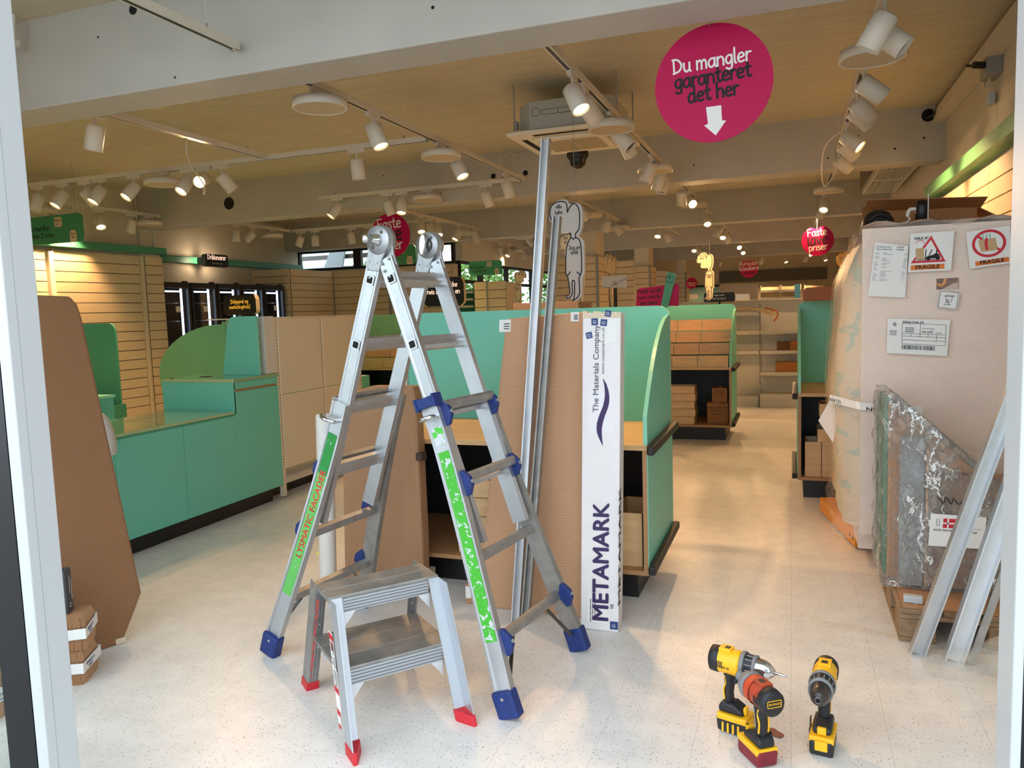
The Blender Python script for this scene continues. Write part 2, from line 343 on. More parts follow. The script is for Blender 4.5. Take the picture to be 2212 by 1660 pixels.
# hand-lettered stroke alphabet: x-height 1
GL = {
'a': (.98, [[(.75, .85), (.45, 1.), (.12, .7), (.1, .25), (.38, 0), (.7, .3), (.76, .9)], [(.78, 1.), (.76, .5), (.82, .1), (.95, 0)]]),
'b': (.95, [[(.1, 1.7), (.1, 0)], [(.1, .7), (.45, 1.), (.8, .65), (.72, .12), (.4, -.02), (.1, .2)]]),
'c': (.85, [[(.72, .85), (.4, 1.), (.1, .6), (.2, .1), (.5, 0), (.75, .15)]]),
'd': (1., [[(.75, .8), (.4, 1.), (.1, .6), (.15, .1), (.45, 0), (.75, .3)], [(.76, 1.7), (.76, .3), (.88, 0)]]),
'e': (.9, [[(.1, .5), (.45, .52), (.75, .68), (.55, 1.), (.25, .9), (.08, .45), (.3, .02), (.75, .12)]]),
'f': (.7, [[(.65, 1.6), (.4, 1.7), (.28, 1.4), (.26, 0)], [(.02, .95), (.55, 1.)]]),
'g': (.95, [[(.72, .9), (.4, 1.), (.1, .65), (.2, .15), (.5, .1), (.72, .5)], [(.74, 1.), (.74, -.2), (.5, -.55), (.12, -.4)]]),
'h': (.95, [[(.1, 1.7), (.1, 0)], [(.1, .65), (.45, 1.), (.74, .7), (.76, 0)]]),
'i': (.38, [[(.15, 1.), (.15, 0)], [(.14, 1.4), (.17, 1.44)]]),
'k': (.85, [[(.1, 1.7), (.1, 0)], [(.65, 1.), (.12, .45)], [(.25, .55), (.72, 0)]]),
'l': (.4, [[(.12, 1.7), (.12, .2), (.28, 0)]]),
'm': (1.35, [[(.1, 1.), (.1, 0)], [(.1, .7), (.38, 1.), (.6, .75), (.6, 0)], [(.6, .7), (.9, 1.), (1.12, .75), (1.14, 0)]]),
'n': (.95, [[(.1, 1.), (.1, 0)], [(.1, .7), (.45, 1.), (.74, .7), (.76, 0)]]),
'o': (.95, [[(.42, 1.), (.1, .6), (.2, .08), (.5, 0), (.8, .4), (.7, .88), (.42, 1.)]]),
'p': (.95, [[(.1, 1.), (.1, -.6)], [(.1, .7), (.45, 1.), (.8, .6), (.65, .1), (.35, 0), (.1, .25)]]),
'r': (.7, [[(.12, 1.), (.12, 0)], [(.12, .6), (.35, .95), (.62, .95)]]),
's': (.75, [[(.6, .9), (.3, 1.), (.12, .75), (.4, .5), (.6, .25), (.35, 0), (.06, .12)]]),
't': (.72, [[(.3, 1.5), (.3, .2), (.5, 0), (.65, .1)], [(.02, 1.), (.6, 1.05)]]),
'u': (.95, [[(.1, 1.), (.12, .3), (.4, 0), (.7, .3)], [(.74, 1.), (.74, .2), (.86, 0)]]),
'v': (.82, [[(.05, 1.), (.38, 0)], [(.38, 0), (.75, 1.)]]),
'y': (.85, [[(.08, 1.), (.4, .25)], [(.76, 1.), (.4, .2), (.15, -.55)]]),
'D': (1.2, [[(.12, 1.6), (.14, 0)], [(.0, 1.6), (.6, 1.5), (1., .9), (.75, .25), (.05, 0)]]),
'F': (.95, [[(.12, 1.6), (.12, 0)], [(.05, 1.6), (.85, 1.65)], [(.12, .85), (.7, .9)]]),
'N': (1.1, [[(.1, 0), (.12, 1.6)], [(.12, 1.6), (.85, 0)], [(.85, 0), (.9, 1.6)]]),
'K': (1., [[(.1, 1.6), (.1, 0)], [(.8, 1.6), (.12, .75)], [(.3, .9), (.85, 0)]]),
'J': (.8, [[(.1, 1.6), (.65, 1.6)], [(.5, 1.6), (.5, .4), (.3, 0), (.02, .2)]]),
'V': (1., [[(.05, 1.6), (.45, 0)], [(.45, 0), (.9, 1.6)]]),
'M': (1.3, [[(.1, 0), (.12, 1.6)], [(.12, 1.6), (.55, .5)], [(.55, .5), (1., 1.6)], [(1., 1.6), (1.05, 0)]]),
'P': (.95, [[(.12, 1.6), (.12, 0)], [(.12, 1.55), (.7, 1.45), (.75, 1.), (.12, .75)]]),
'T': (1., [[(.45, 1.6), (.45, 0)], [(.0, 1.6), (.9, 1.62)]]), 'G': (1.1, [[(.9, 1.35), (.5, 1.6), (.1, .9), (.4, .02), (.9, .4)], [(.9, .4), (.92, .75)], [(.92, .75), (.55, .75)]]), 'I': (.35, [[(.15, 1.6), (.15, 0)]]),
'j': (.4, [[(.25, 1.), (.25, -.3), (0, -.5)], [(.24, 1.4), (.27, 1.44)]]),
'S': (.95, [[(.8, 1.4), (.4, 1.6), (.12, 1.25), (.45, .85), (.8, .45), (.4, 0), (.05, .2)]]),
'H': (1.1, [[(.1, 1.6), (.1, 0)], [(.85, 1.6), (.85, 0)], [(.1, .8), (.85, .8)]]),
'?': (.8, [[(.05, 1.35), (.3, 1.65), (.65, 1.4), (.55, 1.), (.33, .75), (.32, .45)], [(.32, .05), (.34, .02)]]),
'!': (.4, [[(.15, 1.65), (.15, .5)], [(.15, .05), (.17, .02)]]),
'-': (.7, [[(.05, .5), (.55, .52)]]), ':': (.4, [[(.15, .85), (.17, .82)], [(.15, .05), (.17, .02)]]), '.': (.35, [[(.12, .04), (.14, .02)]]),
"'": (.3, [[(.12, 1.7), (.1, 1.35)]]), '[': (.5, [[(.4, 1.7), (.12, 1.7)], [(.12, 1.7), (.12, -.2)], [(.12, -.2), (.4, -.2)]]), ']': (.5, [[(.05, 1.7), (.33, 1.7)], [(.33, 1.7), (.33, -.2)], [(.33, -.2), (.05, -.2)]]),
' ': (.55, []),
}
GL['ø'] = (.95, GL['o'][1] + [[(.02, -.12), (.88, 1.12)]])
GL['å'] = (.98, GL['a'][1] + [[(.45, 1.6), (.35, 1.45), (.45, 1.32), (.56, 1.45), (.45, 1.6)]])
GL['æ'] = (1.5, [GL['a'][1][0]] + [[(x + .68, y) for x, y in GL['e'][1][0]]])
def scribble(b, text, O, U, Vv, xh, m, wt=.2, align='c', th=.0012):
    O = Vector(O); w_ = sum(GL[c][0] for c in text) * xh; x = {'c': -w_ / 2, 'l': 0}[align]
    for ch in text:
        aw, st = GL[ch]
        for s_ in st:
            pts = smooth2([(p[0], p[1], 0) for p in s_], 4) if len(s_) > 2 else [Vector((p[0], p[1], 0)) for p in s_]
            b.ribbon([(x + p[0] * xh, p[1] * xh) for p in pts], wt * xh, O, U, Vv, m, th)
        x += aw * xh
_TC = {}
def text_geo(s, bold=0.0):
    bold = 0.0
    k = (s, bold)
    if k in _TC: return _TC[k]
    cu = bpy.data.curves.new('lettering', 'FONT'); cu.body = s; cu.size = 1; cu.offset = bold; cu.resolution_u = 3; cu.fill_mode = 'FRONT'
    o = bpy.data.objects.new('lettering', cu); C.objects.link(o)
    dg = bpy.context.evaluated_depsgraph_get(); me = bpy.data.meshes.new_from_object(o.evaluated_get(dg))
    r = ([tuple(v.co) for v in me.vertices], [tuple(p.vertices) for p in me.polygons])
    bpy.data.objects.remove(o); bpy.data.curves.remove(cu); bpy.data.meshes.remove(me); _TC[k] = r; return r
def printed(b, s, O, U, Vv, size, m, align='c', bold=0.0, th=.001, fit=None, fn=None, sx=1.0):
    vs, fs = text_geo(s, bold); O = Vector(O); U = Vector(U); Vv = Vector(Vv); Nn = U.cross(Vv).normalized()
    if not vs: return
    x0 = min(v[0] for v in vs); x1 = max(v[0] for v in vs)
    if fit: sx = fit / ((x1 - x0) * size)
    dx = {'c': -(x0 + x1) / 2, 'l': -x0, 'r': -x1}[align]
    for k, (ex, ez) in enumerate(((0, 0), (1, 0), (-1, 0), (0, 1), (0, -1)) if bold else ((0, 0),)):
        q = [(v[0] + dx + ex * bold, v[1] + ez * bold) for v in vs]
        if fn: out = [fn(v[0] * size * sx, v[1] * size) for v in q]
        else: out = [O + U * (v[0] * size * sx) + Vv * (v[1] * size) + Nn * (th + k * .00012) for v in q]
        b.add(out, fs, m)
X, Y, Z = Vector((1, 0, 0)), Vector((0, 1, 0)), Vector((0, 0, 1))
SPOTS=[('crossfront', -6.66, -0.3, 0.9, 0.2, 0),
('crossfront', -6.35, -0.35, 0.8, 0.45, 1),
('crossfront', -6.07, 0.5, 0.8, -0.3, 0),
('crossfront', -5.89, -0.35, 0.8, 0.45, 1),
('crossfront', -5.49, -0.4, 0.75, 0.5, 1),
('crossfront', -4.89, -0.3, 0.8, 0.6, 1),
('crossfront', -4.72, 0.05, 0.35, 0.93, 1),
('crossfront', -4.53, 0.5, 0.75, -0.4, 0),
('crossfront', -3.22, 0.08, 1, -0.1, 0),
('left', 3.7, -0.25, 0.95, -0.1, 0),
('centre', 4.49, 0.35, 0.9, 0.2, 1),
('centre', 5.8, 0.35, 0.85, 0.3, 1),
('centre', 6.96, 0.25, 0.95, -0.1, 0),
('crossback', -4.73, -0.55, 0.75, 0.3, 1),
('crossback', -4.11, 0.3, 0.9, -0.2, 0),
('crossback', -3.93, -0.05, 0.9, 0.3, 1),
('crossback', -2.96, 0.3, 0.9, -0.15, 0),
('aisle', 4.25, 0.3, 0.85, 0.4, 1),
('aisle', 4.51, 0.55, 0.7, -0.5, 0),
('aisle', 5.44, 0.6, 0.7, 0.3, 0),
('aisle', 5.6, 0.5, 0.75, -0.4, 0),
('aisle', 6.77, -0.35, 0.9, -0.2, 0),
('aisle', 7.32, -0.3, 0.9, -0.2, 0),
('aisle', 7.54, -0.25, 0.95, 0.1, 0),
('right', 3.79, -0.45, 0.9, -0.3, 0),
('right', 3.96, 0.6, 0.65, 0.35, 0),
('right', 4.84, 0.75, 0.6, 0.1, 0),
('right', 5.3, 0.7, 0.65, -0.2, 0),
('right', 5.52, 0.7, 0.65, 0.1, 0),
('right', 6.34, 0.55, 0.65, 0.5, 1),
('right', 6.67, 0.7, 0.6, -0.1, 1),
('right', 7.31, 0.8, 0.6, -0.1, 0),
('wall', 6.48, -0.5, 0.85, -0.35, 1),
('wall', 6.75, 0.35, 0.8, 0.4, 1),
('wall', 7.22, -0.15, 0.95, 0.1, 0),
('wall', 6.22, -0.5, 0.85, 0.1, 1),
('aisle2', 8.49, 0.1, 0.8, -0.45, 1),
('aisle2', 9.16, 0.1, 0.45, 0.9, 1),
('aisle2', 11.1, -0.1, 0.75, 0.65, 1),
('right2', 10.31, -0.35, 0.75, 0.55, 1),
('right2', 10.92, -0.2, 0.8, -0.4, 1),
('cooler', 8.75, 0.0, 1, 0, 0),
('cooler', 9.11, -0.7, 0.65, 0.2, 0),
('coolercross', -7.02, -0.35, 0.95, 0, 0),
('coolercross', -6.77, 0, 1, 0, 0),
('coolercross', -6.15, 0.15, 1, 0, 0),
('coolercross', -5.84, -0.3, 0.75, 0.5, 1),
('mid', 9.42, 0.1, 0.85, 0.5, 1),
('mid', 9.7, 0.1, 0.85, 0.5, 1),
('mid', 9.96, 0.15, 0.85, 0.5, 1),
('mid', 10.67, -0.4, 0.8, 0.3, 1),
('mid', 11.31, 0.3, 0.9, -0.1, 0),
('pillar', 8.95, 0.2, 0.5, 0.8, 1),
('pillar', 9.37, 0.7, 0.6, -0.3, 0),
('pillar', 10.89, -0.3, 0.9, 0, 0),
('pillar', 11.47, 0.5, 0.8, 0, 0),
('aisle3', 13.51, -0.2, 0.7, 0.6, 1),
('aisle3', 14.29, 0.3, 0.9, -0.1, 0),
('aisle3', 12.9, -0.5, 0.8, 0, 0),
('aisle4', 16.48, 0.0, 0.5, 0.8, 1),
('aisle4', 18.03, -0.1, 0.6, 0.7, 1),
('right3', 15.5, -0.2, 0.6, 0.7, 1),
('right3', 15.2, 0.2, 0.6, 0.7, 1),
('window', 13.92, 0.2, 0.9, -0.2, 0),
('window', 14.5, -0.3, 0.8, 0.4, 1),
('window', 15.32, 0.3, 0.9, 0.1, 0),
('window2', 12.42, 0.6, 0.7, -0.2, 0),
('window2', 13.11, -0.3, 0.8, 0.3, 1),
('pillar2', 12.38, -0.2, 0.8, 0.5, 1),
('pillar2', 13.24, 0.4, 0.9, 0, 0),
('pillar3', 16.3, -0.2, 0.7, 0.6, 1),
('pillar3', 16.9, 0.3, 0.9, 0, 0),
('right4', 20.1, 0.1, 0.6, 0.7, 1),
('right4', 19.7, 0.1, 0.6, 0.7, 1),
('far', -1.9, -0.1, 0.75, -0.5, 1),
('far', -1.35, 0.1, 0.75, 0.45, 1),
('far', -0.8, 0, 0.75, -0.5, 1),
('far', -0.2, 0.1, 0.75, 0.45, 1),
('far', 0.35, -0.1, 0.75, -0.5, 1),
('far', 0.8, 0.1, 0.75, 0.4, 1)]
RINGS=[('centre', 3.89), ('crossfront', -5.17), ('centre', 5.51), ('crossback', -3.63), ('aisle', 5.22), ('aisle', 6.99), ('right', 4.34), ('wall', 7.48), ('wall', 6.0), ('right2', 9.28), ('cooler', 9.55), ('mid', 11.02), ('pillar', 9.9), ('pillar', 11.7), ('window', 14.88), ('aisle2', 9.65), ('window2', 12.2)]
# ------------------------------------------------------------------ floor
def cam_uv(p):
    d = Vector(p) - Vector((0, 0, 1.45)); z = d.dot(fwd)
    return (1106 + F_PX * d.dot(right) / z, 830 + F_PX * d.dot(down) / z, z) if z > .1 else (-9e9, 0, z)
TS = .305
floor = part(bx((0, 0, 0), (-9.6, 1.3, 1.4, 25, -.12, -.004, GROUT)), 'floor', kind='structure')
tile_me = bx((0, 0, 0), (-TS / 2 + .0003, TS / 2 - .0003, -TS / 2 + .0003, TS / 2 - .0003, -.004, 0, VINYL)).mesh('floor_tile')
cells = []
for i in range(-31, 4):
    for j in range(0, 77):
        x = (i + .5) * TS; y = 1.42 + (j + .5) * TS; u, v, z = cam_uv((x, y, 0))
        seen = z > 0 and -150 < u < 2360 and v < 1800
        hid = (x < -3.9 and y > 3.3) or (x > .35 and y > 3.5) or (y > 4.4 and -2.4 < x < -.65)
        cells.append((0 if seen and not hid else 1, z, x, y))
cells.sort()
for k, (a, z, x, y) in enumerate(cells[:300]):
    o = bpy.data.objects.new('floor_tile', tile_me); C.objects.link(o); o.location = (x, y, 0); o.parent = floor
b = B()
for a, z, x, y in cells[300:]: b.box(x - TS / 2 + .0003, x + TS / 2 - .0003, y - TS / 2 + .0003, y + TS / 2 - .0003, -.004, 0, VINYL)
part(b, 'far_tiles', floor, kind='stuff')
part(bx((0, 0, 0), (-14, 10, -8, 1.4, -.14, -.02, CONC)), 'floor_outside', kind='structure')
part(bx((0, 0, 0), (-22, -5.62, 12.4, 30, -.14, -.02, CONC)), 'floor_yard', kind='structure')
# ------------------------------------------------------------------ ceiling and beams
ceil = part(B().prism([(-9.6, 1.4), (1.4, 1.4), (1.4, 25), (-5.6, 25), (-5.6, 12.4), (-9.6, 12.4)], (0, 0, 3.12), X, Y, Z * .18, CEIL), 'ceiling', kind='structure', fix=True)
for y0, y1 in ((3.215, 3.493), (7.73, 8.0), (11.82, 12.1), (15.75, 16.03), (20.3, 20.6)):
    beam = part(bx((0, 0, 0), (-9.5 if y0 < 12.11 else -5.45, 1.3, y0, y1, 2.65, 3.14, BEAM)), 'beam', ceil, bevel=.008)
    if y0 in (3.215, 7.73):
        rows = [(-3.2, 3.06, .026), (-1.5, 2.80, .008), (-.99, 2.79, .007), (-2.96, 2.69, .006), (-3.45, 2.96, .006), (-2.4, 3.04, .007)] if y0 < 4 else [(-6.43, 2.86, .075), (-2.98, 2.88, .028), (-2.62, 2.88, .028), (.55, 2.92, .01), (.3, 2.75, .008), (.85, 2.78, .01), (1.08, 2.85, .01), (-.9, 2.8, .008), (-4.3, 3.0, .008), (-3.6, 2.75, .007)]
        for x, z, r in rows:
            part(B().cyl((x, y0 - .001, z), (x, y0 + .02, z), r, r, DARK, 18), 'beam_hole', beam)
# ------------------------------------------------------------------ walls
wl = part(bx((0, 0, 0), (-9.6, -7.9, 1.4, 8.02, 0, 3.12, WALL), (-9.6, -8.66, 8.02, 12.2, 0, 3.12, WALL), (-8.66, -7.85, 7.72, 8.02, 0, 2.66, WALL)), 'wall_left', kind='structure')
wb = part(bx((0, 0, 0), (-9.6, -5.5, 12.2, 12.4, 0, 2.3, WALL), (-9.6, -5.5, 12.2, 12.4, 2.68, 3.12, WALL), (-9.6, -8.7, 12.2, 12.4, 2.3, 2.68, WALL)), 'wall_back', kind='structure')
ws = part(bx((0, 0, 0), (-5.6, -5.4, 12.4, 18.0, 0, .5, WALL), (-5.6, -5.4, 12.4, 18.0, 2.36, 3.12, WALL), (-5.6, -5.4, 18.0, 24.6, 0, 3.12, WALL)), 'wall_side', kind='structure')
wf = part(bx((0, 0, 0), (-5.6, 1.4, 24.4, 24.6, 0, 3.12, WALL)), 'wall_far', kind='structure')
part(bx((0, 0, 0), (-2.1, .95, 24.3, 24.4, 2.1, 2.45, mat('grey_fascia', (92, 96, 92), .6))), 'fascia_board', wf)
wr = part(bx((0, 0, 0), (1.25, 1.4, 1.4, 24.6, 0, 3.12, WALL)), 'wall_right', kind='structure')
def window(name, box_, ax, posts, rails, panes):
    x0, x1, y0, y1, z0, z1 = box_; root = thing(name, None, None, ((x0 + x1) / 2, (y0 + y1) / 2, z0)); root['kind'] = 'structure'; g = root.location
    a0, a1 = (x0, x1) if ax == 'x' else (y0, y1); t = .05
    def bar(a, c, z, zz):
        return (a, c, y0, y1, z, zz, FRAMEB) if ax == 'x' else (x0, x1, a, c, z, zz, FRAMEB)
    part(bx(g, bar(a0, a1, z0, z0 + t), bar(a0, a1, z1 - t, z1), bar(a0, a0 + t, z0 + t, z1 - t), bar(a1 - t, a1, z0 + t, z1 - t)), 'window_frame', root)
    for q, wd in posts: part(bx(g, bar(q - wd / 2, q + wd / 2, z0 + t, z1 - t)), 'mullion', root)
    for q in rails: part(bx(g, bar(a0 + t, a1 - t, q - .03, q + .03)), 'transom', root)
    for p0, p1 in panes:
        e = (p0, p1, (y0 + y1) / 2 - .004, (y0 + y1) / 2 + .004, z0 + t, z1 - t, GLASS) if ax == 'x' else ((x0 + x1) / 2 - .004, (x0 + x1) / 2 + .004, p0, p1, z0 + t, z1 - t, GLASS)
        part(bx(g, e), 'pane', root)
window('window_1', (-8.7, -5.5, 12.24, 12.32, 2.3, 2.68), 'x', [(-7.42, .16), (-6.28, .12)], [], [(-8.65, -7.5), (-7.34, -6.34), (-6.22, -5.55)])
window('window_2', (-5.54, -5.46, 12.4, 18.0, .5, 2.36), 'y', [(13.4, .12), (14.8, .08), (16.4, .08)], [2.0], [(12.45, 13.34), (13.46, 14.76), (14.84, 16.36), (16.44, 17.95)])
# shop front round the open door
wfr = part(bx((0, 0, 0), (-9.6, -4.0, 1.42, 1.58, 0, 3.12, WALL), (1.25, 3.0, 1.42, 1.58, 0, 3.12, WALL)), 'wall_front', kind='structure')
part(bx((0, 0, 0), (-14, 10, 1.42, 1.58, 3.12, 4.2, WALL)), 'wall_upper', kind='structure')
d1 = thing('door_1', None, None, (-.8, 1.5, 0)); d1['kind'] = 'structure'; g = d1.location
part(bx(g, (-1.99, -1.948, 1.45, 1.545, 0, 2.74, JAMB)), 'jamb', d1, bevel=.003)
part(bx(g, (-1.9905, -1.9475, 1.4785, 1.4800, 0, 2.74, mat('seam_grey', (150, 156, 160), .6))), 'seam', d1)
part(bx(g, (-2.0, -1.99, 1.468, 1.535, 0, 2.74, FRAMEB), (-2.024, -2.006, 1.46, 1.535, 0, 2.74, FRAMEB), (-2.03, -2.0, 1.48, 1.535, 0, 2.74, BLACKR), (-2.125, -2.03, 1.465, 1.535, 0, 2.74, FRAMEB)), 'gasket', d1)
part(bx(g, (.353, .369, 1.455, 1.555, 0, 2.74, JAMB)), 'jamb', d1, bevel=.003)
part(bx(g, (.369, .5, 1.46, 1.545, 0, 2.74, FRAMEB)), 'gasket', d1)
part(bx(g, (-4.0, 1.25, 1.46, 1.54, 2.74, 2.82, FRAMEB)), 'door_header', d1)
part(bx(g, (-3.95, -2.125, 1.49, 1.50, .08, 2.74, GLASS)), 'side_pane', d1)
part(bx(g, (.47, 1.2, 1.49, 1.50, .08, 2.74, GLASS)), 'side_pane', d1)
part(bx(g, (-3.95, 1.2, 1.49, 1.50, 2.82, 3.1, GLASS)), 'top_pane', d1)
part(bx(g, (-4.0, -2.125, 1.46, 1.54, 0, .08, FRAMEB), (.47, 1.25, 1.46, 1.54, 0, .08, FRAMEB), (-4.0, -3.95, 1.46, 1.54, .08, 3.12, FRAMEB), (1.2, 1.25, 1.46, 1.54, .08, 3.12, FRAMEB)), 'door_frame', d1)
# pillars of the far aisle and their slatted wraps; slat walls
SP = .12
_sl = {}
def slats(parent, kind, a0, a1, c, n, ztop, vert=True):
    """row of single slats: kind 'x' = board facing -y at depth c, 'X+' facing +x, 'X-' facing -x"""
    for k in range(n):
        z1 = ztop - k * SP; z0 = z1 - SP + .009
        key = (kind, round(a1 - a0, 4))
        if key not in _sl:
            w_ = (a1 - a0) / 2; h = (SP - .009) / 2
            q = (-w_, w_, -.009, .009, -h, h, SLAT) if kind == 'x' else (-.009, .009, -w_, w_, -h, h, SLAT)
            _sl[key] = bx((0, 0, 0), q).mesh('slat')
        o = bpy.data.objects.new('slat', _sl[key]); C.objects.link(o); o.parent = parent
        ce = Vector(((a0 + a1) / 2, c, (z0 + z1) / 2)) if kind == 'x' else Vector((c, (a0 + a1) / 2, (z0 + z1) / 2)); o.location = ce - parent.location
    zb = ztop - n * SP
    if kind == 'x': q = (a0, a1, c + .009, c + .02, zb, ztop, GROOVE)
    elif kind == 'X+': q = (c - .02, c - .009, a0, a1, zb, ztop, GROOVE)
    else: q = (c + .009, c + .02, a0, a1, zb, ztop, GROOVE)
    part(bx(parent.location, q), 'slat_backing', parent)
slats(wl, 'X+', 5.0, 6.36, -7.86, 18, 2.3); slats(wl, 'X+', 6.44, 7.68, -7.86, 18, 2.3); slats(wl, 'X+', 7.745, 8.02, -7.82, 18, 2.3)
part(bx((0, 0, 0), (-7.88, -7.81, 6.37, 6.43, 1.4, 2.28, GOND)), 'slat_post', wl); part(bx((0, 0, 0), (-7.875, -7.835, 7.685, 7.74, .1, 2.3, GOND)), 'slat_post', wl)
part(bx((0, 0, 0), (-7.9, -7.76, 4.6, 8.06, 2.335, 2.42, TEALD)), 'green_band', wl, bevel=.006)
part(bx((0, 0, 0), (-8.66, -8.55, 8.06, 12.2, 2.32, 2.42, TEALD)), 'green_band', wl, bevel=.006)
part(B().tube([(-7.86, 7.70, 3.05), (-7.86, 7.70, 2.72), (-7.84, 7.705, 2.68), (-7.84, 7.9, 2.68), (-7.84, 7.93, 2.6), (-7.84, 7.93, 2.43)], .012, WALL, 6), 'cable_conduit', wl)
sp = part(bx((0, 0, 0), (-8.66, -7.92, 10.86, 10.92, 0, 2.27, WALL)), 'wall_recess', kind='structure')
slats(sp, 'x', -8.62, -7.92, 10.84, 18, 2.27)
rt = part(bx((0, 0, 0), (-8.0, -7.92, 10.92, 12.2, 0, 2.26, WALL)), 'wall_return', kind='structure')
slats(rt, 'X+', 10.9, 12.14, -7.9, 18, 2.27)
slats(wb, 'x', -7.88, -6.75, 12.17, 18, 2.27); slats(wb, 'x', -6.70, -5.5, 12.17, 18, 2.27)
part(bx((0, 0, 0), (-6.75, -6.70, 12.13, 12.19, 0, 2.27, GREYM)), 'slat_post', wb)
slats(wr, 'X-', 4.4, 5.86, 1.21, 11, 2.3); slats(wr, 'X-', 5.868, 7.0, 1.21, 11, 2.3); slats(wr, 'X-', 7.008, 8.0, 1.21, 11, 2.3)
part(bx((0, 0, 0), (1.13, 1.25, 4.4, 8.0, 2.35, 2.45, mat('band_green', (104, 176, 120), .4))), 'green_band', wr, bevel=.006)
part(bx((0, 0, 0), (1.15, 1.25, 8.6, 11.6, 2.3, 2.4, TEALD)), 'green_band', wr, bevel=.006)
part(bx((0, 0, 0), (1.15, 1.25, 1.6, 7.73, 2.97, 3.07, WALL)), 'cable_trunking', wr, bevel=.004)
for k, (x0, x1, y0, y1, e) in enumerate(((-3.66, -2.88, 11.9, 12.6, 1), (-3.12, -2.73, 15.8, 16.5, 1), (-2.9, -2.6, 20.4, 21.0, 1))):
    t = part(bx((0, 0, 0), (x0 + .06, x1 - .05, y0 + .05, y1, 0, 2.7, WALL)), 'trim_%d' % (k + 1), kind='structure')
    slats(t, 'x', x0, x1 - .03, y0, 18, 2.27); slats(t, 'X+', y0 + .03, y1, x1, 18, 2.27)
    part(bx((0, 0, 0), (x1 - .03, x1 + .012, y0 - .012, y0 + .03, 0, 2.29, GREYM)), 'corner_post', t)
t = part(bx((0, 0, 0), (-3.15, -2.72, 14.04, 14.12, 0, 2.28, WALL)), 'trim_4', kind='structure'); slats(t, 'x', -3.15, -2.72, 14.0, 16, 2.3)
t = part(bx((0, 0, 0), (-3.0, -2.66, 17.84, 17.92, 0, 2.2, WALL)), 'trim_5', kind='structure'); slats(t, 'x', -3.0, -2.66, 17.8, 15, 2.25)
# ------------------------------------------------------------------ lighting tracks and lamps
TR = {'front': ('y', -2.54, 1.7, 3.18, 'front'), 'centre': ('y', -2.55, 3.55, 7.45, 'middle'), 'crossfront': ('x', 5.38, -7.6, -2.6, 'front cross'), 'left': ('y', -4.05, 3.55, 5.33, 'left'),
'crossback': ('x', 7.45, -4.95, -2.58, 'rear cross'), 'aisle': ('y', -1.15, 3.55, 7.6, 'aisle'), 'right': ('y', .37, 1.9, 7.6, 'right-hand'), 'wall': ('y', -7.45, 6.0, 7.65, 'left wall'),
'aisle2': ('y', -1.12, 8.1, 11.7, 'second aisle'), 'right2': ('y', .37, 8.1, 11.7, 'second right-hand'), 'cooler': ('y', -7.2, 8.2, 9.97, 'cooler'), 'coolercross': ('x', 10.0, -7.17, -4.8, 'cooler cross'),
'mid': ('y', -4.7, 8.2, 11.6, 'back middle'), 'pillar': ('y', -2.48, 8.2, 11.7, 'pillar'), 'aisle3': ('y', -1.1, 12.2, 15.6, 'third aisle'), 'aisle4': ('y', -1.05, 16.1, 20.2, 'fourth aisle'), 'right3': ('y', .37, 12.2, 15.6, 'third right-hand'),
'window': ('y', -5.3, 12.3, 15.6, 'window'), 'window2': ('y', -4.2, 12.2, 15.6, 'second window'), 'pillar2': ('y', -2.0, 12.2, 15.6, 'second pillar'), 'pillar3': ('y', -1.9, 16.1, 20.2, 'third pillar'), 'right4': ('y', .37, 16.1, 20.2, 'fourth right-hand'), 'far': ('x', 22.5, -2.2, 1.0, 'far cross')}
ZT = 2.75
for nm, (ax, c, a, b_, nick) in TR.items():
    loc = (c, (a + b_) / 2, ZT) if ax == 'y' else ((a + b_) / 2, c, ZT)
    t = thing('lighting_track', 'white straight lighting track hung under the ceiling, the ' + nick + ' one of the shop', 'lighting track', loc)
    ln = b_ - a
    def BX(u0, u1, v0, v1, z0, z1, m_): return (v0, v1, u0, u1, z0, z1, m_) if ax == 'y' else (u0, u1, v0, v1, z0, z1, m_)
    part(bx((0, 0, 0), BX(-ln / 2, ln / 2, -.02, -.011, 0, .034, LAMPW), BX(-ln / 2, ln / 2, .011, .02, 0, .034, LAMPW), BX(-ln / 2, ln / 2, -.02, .02, .034, .04, LAMPW), BX(-ln / 2, -ln / 2 + .03, -.018, .018, 0, .034, LAMPW), BX(ln / 2 - .03, ln / 2, -.018, .018, 0, .034, LAMPW)), 'rail_profile', t)
    part(bx((0, 0, 0), BX(-ln / 2 + .03, ln / 2 - .03, -.011, .011, .001, .033, FRAMEB)), 'conductor_slot', t, label='black slot along the underside of the rail')
    for q in (-ln / 2 + .2, ln / 2 - .2) if ln > .8 else (0,):
        p = (0, q) if ax == 'y' else (q, 0)
        part(B().cyl((p[0], p[1], .04), (p[0], p[1], .37), .0012, .0012, LAMPW, 6).cyl((p[0], p[1], .038), (p[0], p[1], .065), .008, .005, GREYM, 8), 'suspension_wire', t)
R_ = .054; HL = .155
def housing_mesh(lit):
    b = B()
    b.lathe([(.001, .0), (R_ - .006, .0), (R_, .006), (R_, HL), (R_ - .005, HL + .002), (R_ - .007, HL - .02)], (0, 0, .02), (0, 0, -1), LAMPW, 22)
    return b.mesh('lamp_housing')
def lens_mesh(lit):
    b = B(); b.lathe([(.001, HL - .04), (R_ - .016, HL - .034), (R_ - .007, HL - .018)], (0, 0, .02), (0, 0, -1), LENS_ON if lit else LENS_OFF, 22); return b.mesh('lamp_lens')
HM = housing_mesh(0); LM = [lens_mesh(0), lens_mesh(1)]
ADX = bx((0, 0, 0), (-.075, .075, -.012, .012, -.026, 0, LAMPW)).mesh('track_adapter'); ADY = bx((0, 0, 0), (-.012, .012, -.075, .075, -.026, 0, LAMPW)).mesh('track_adapter')
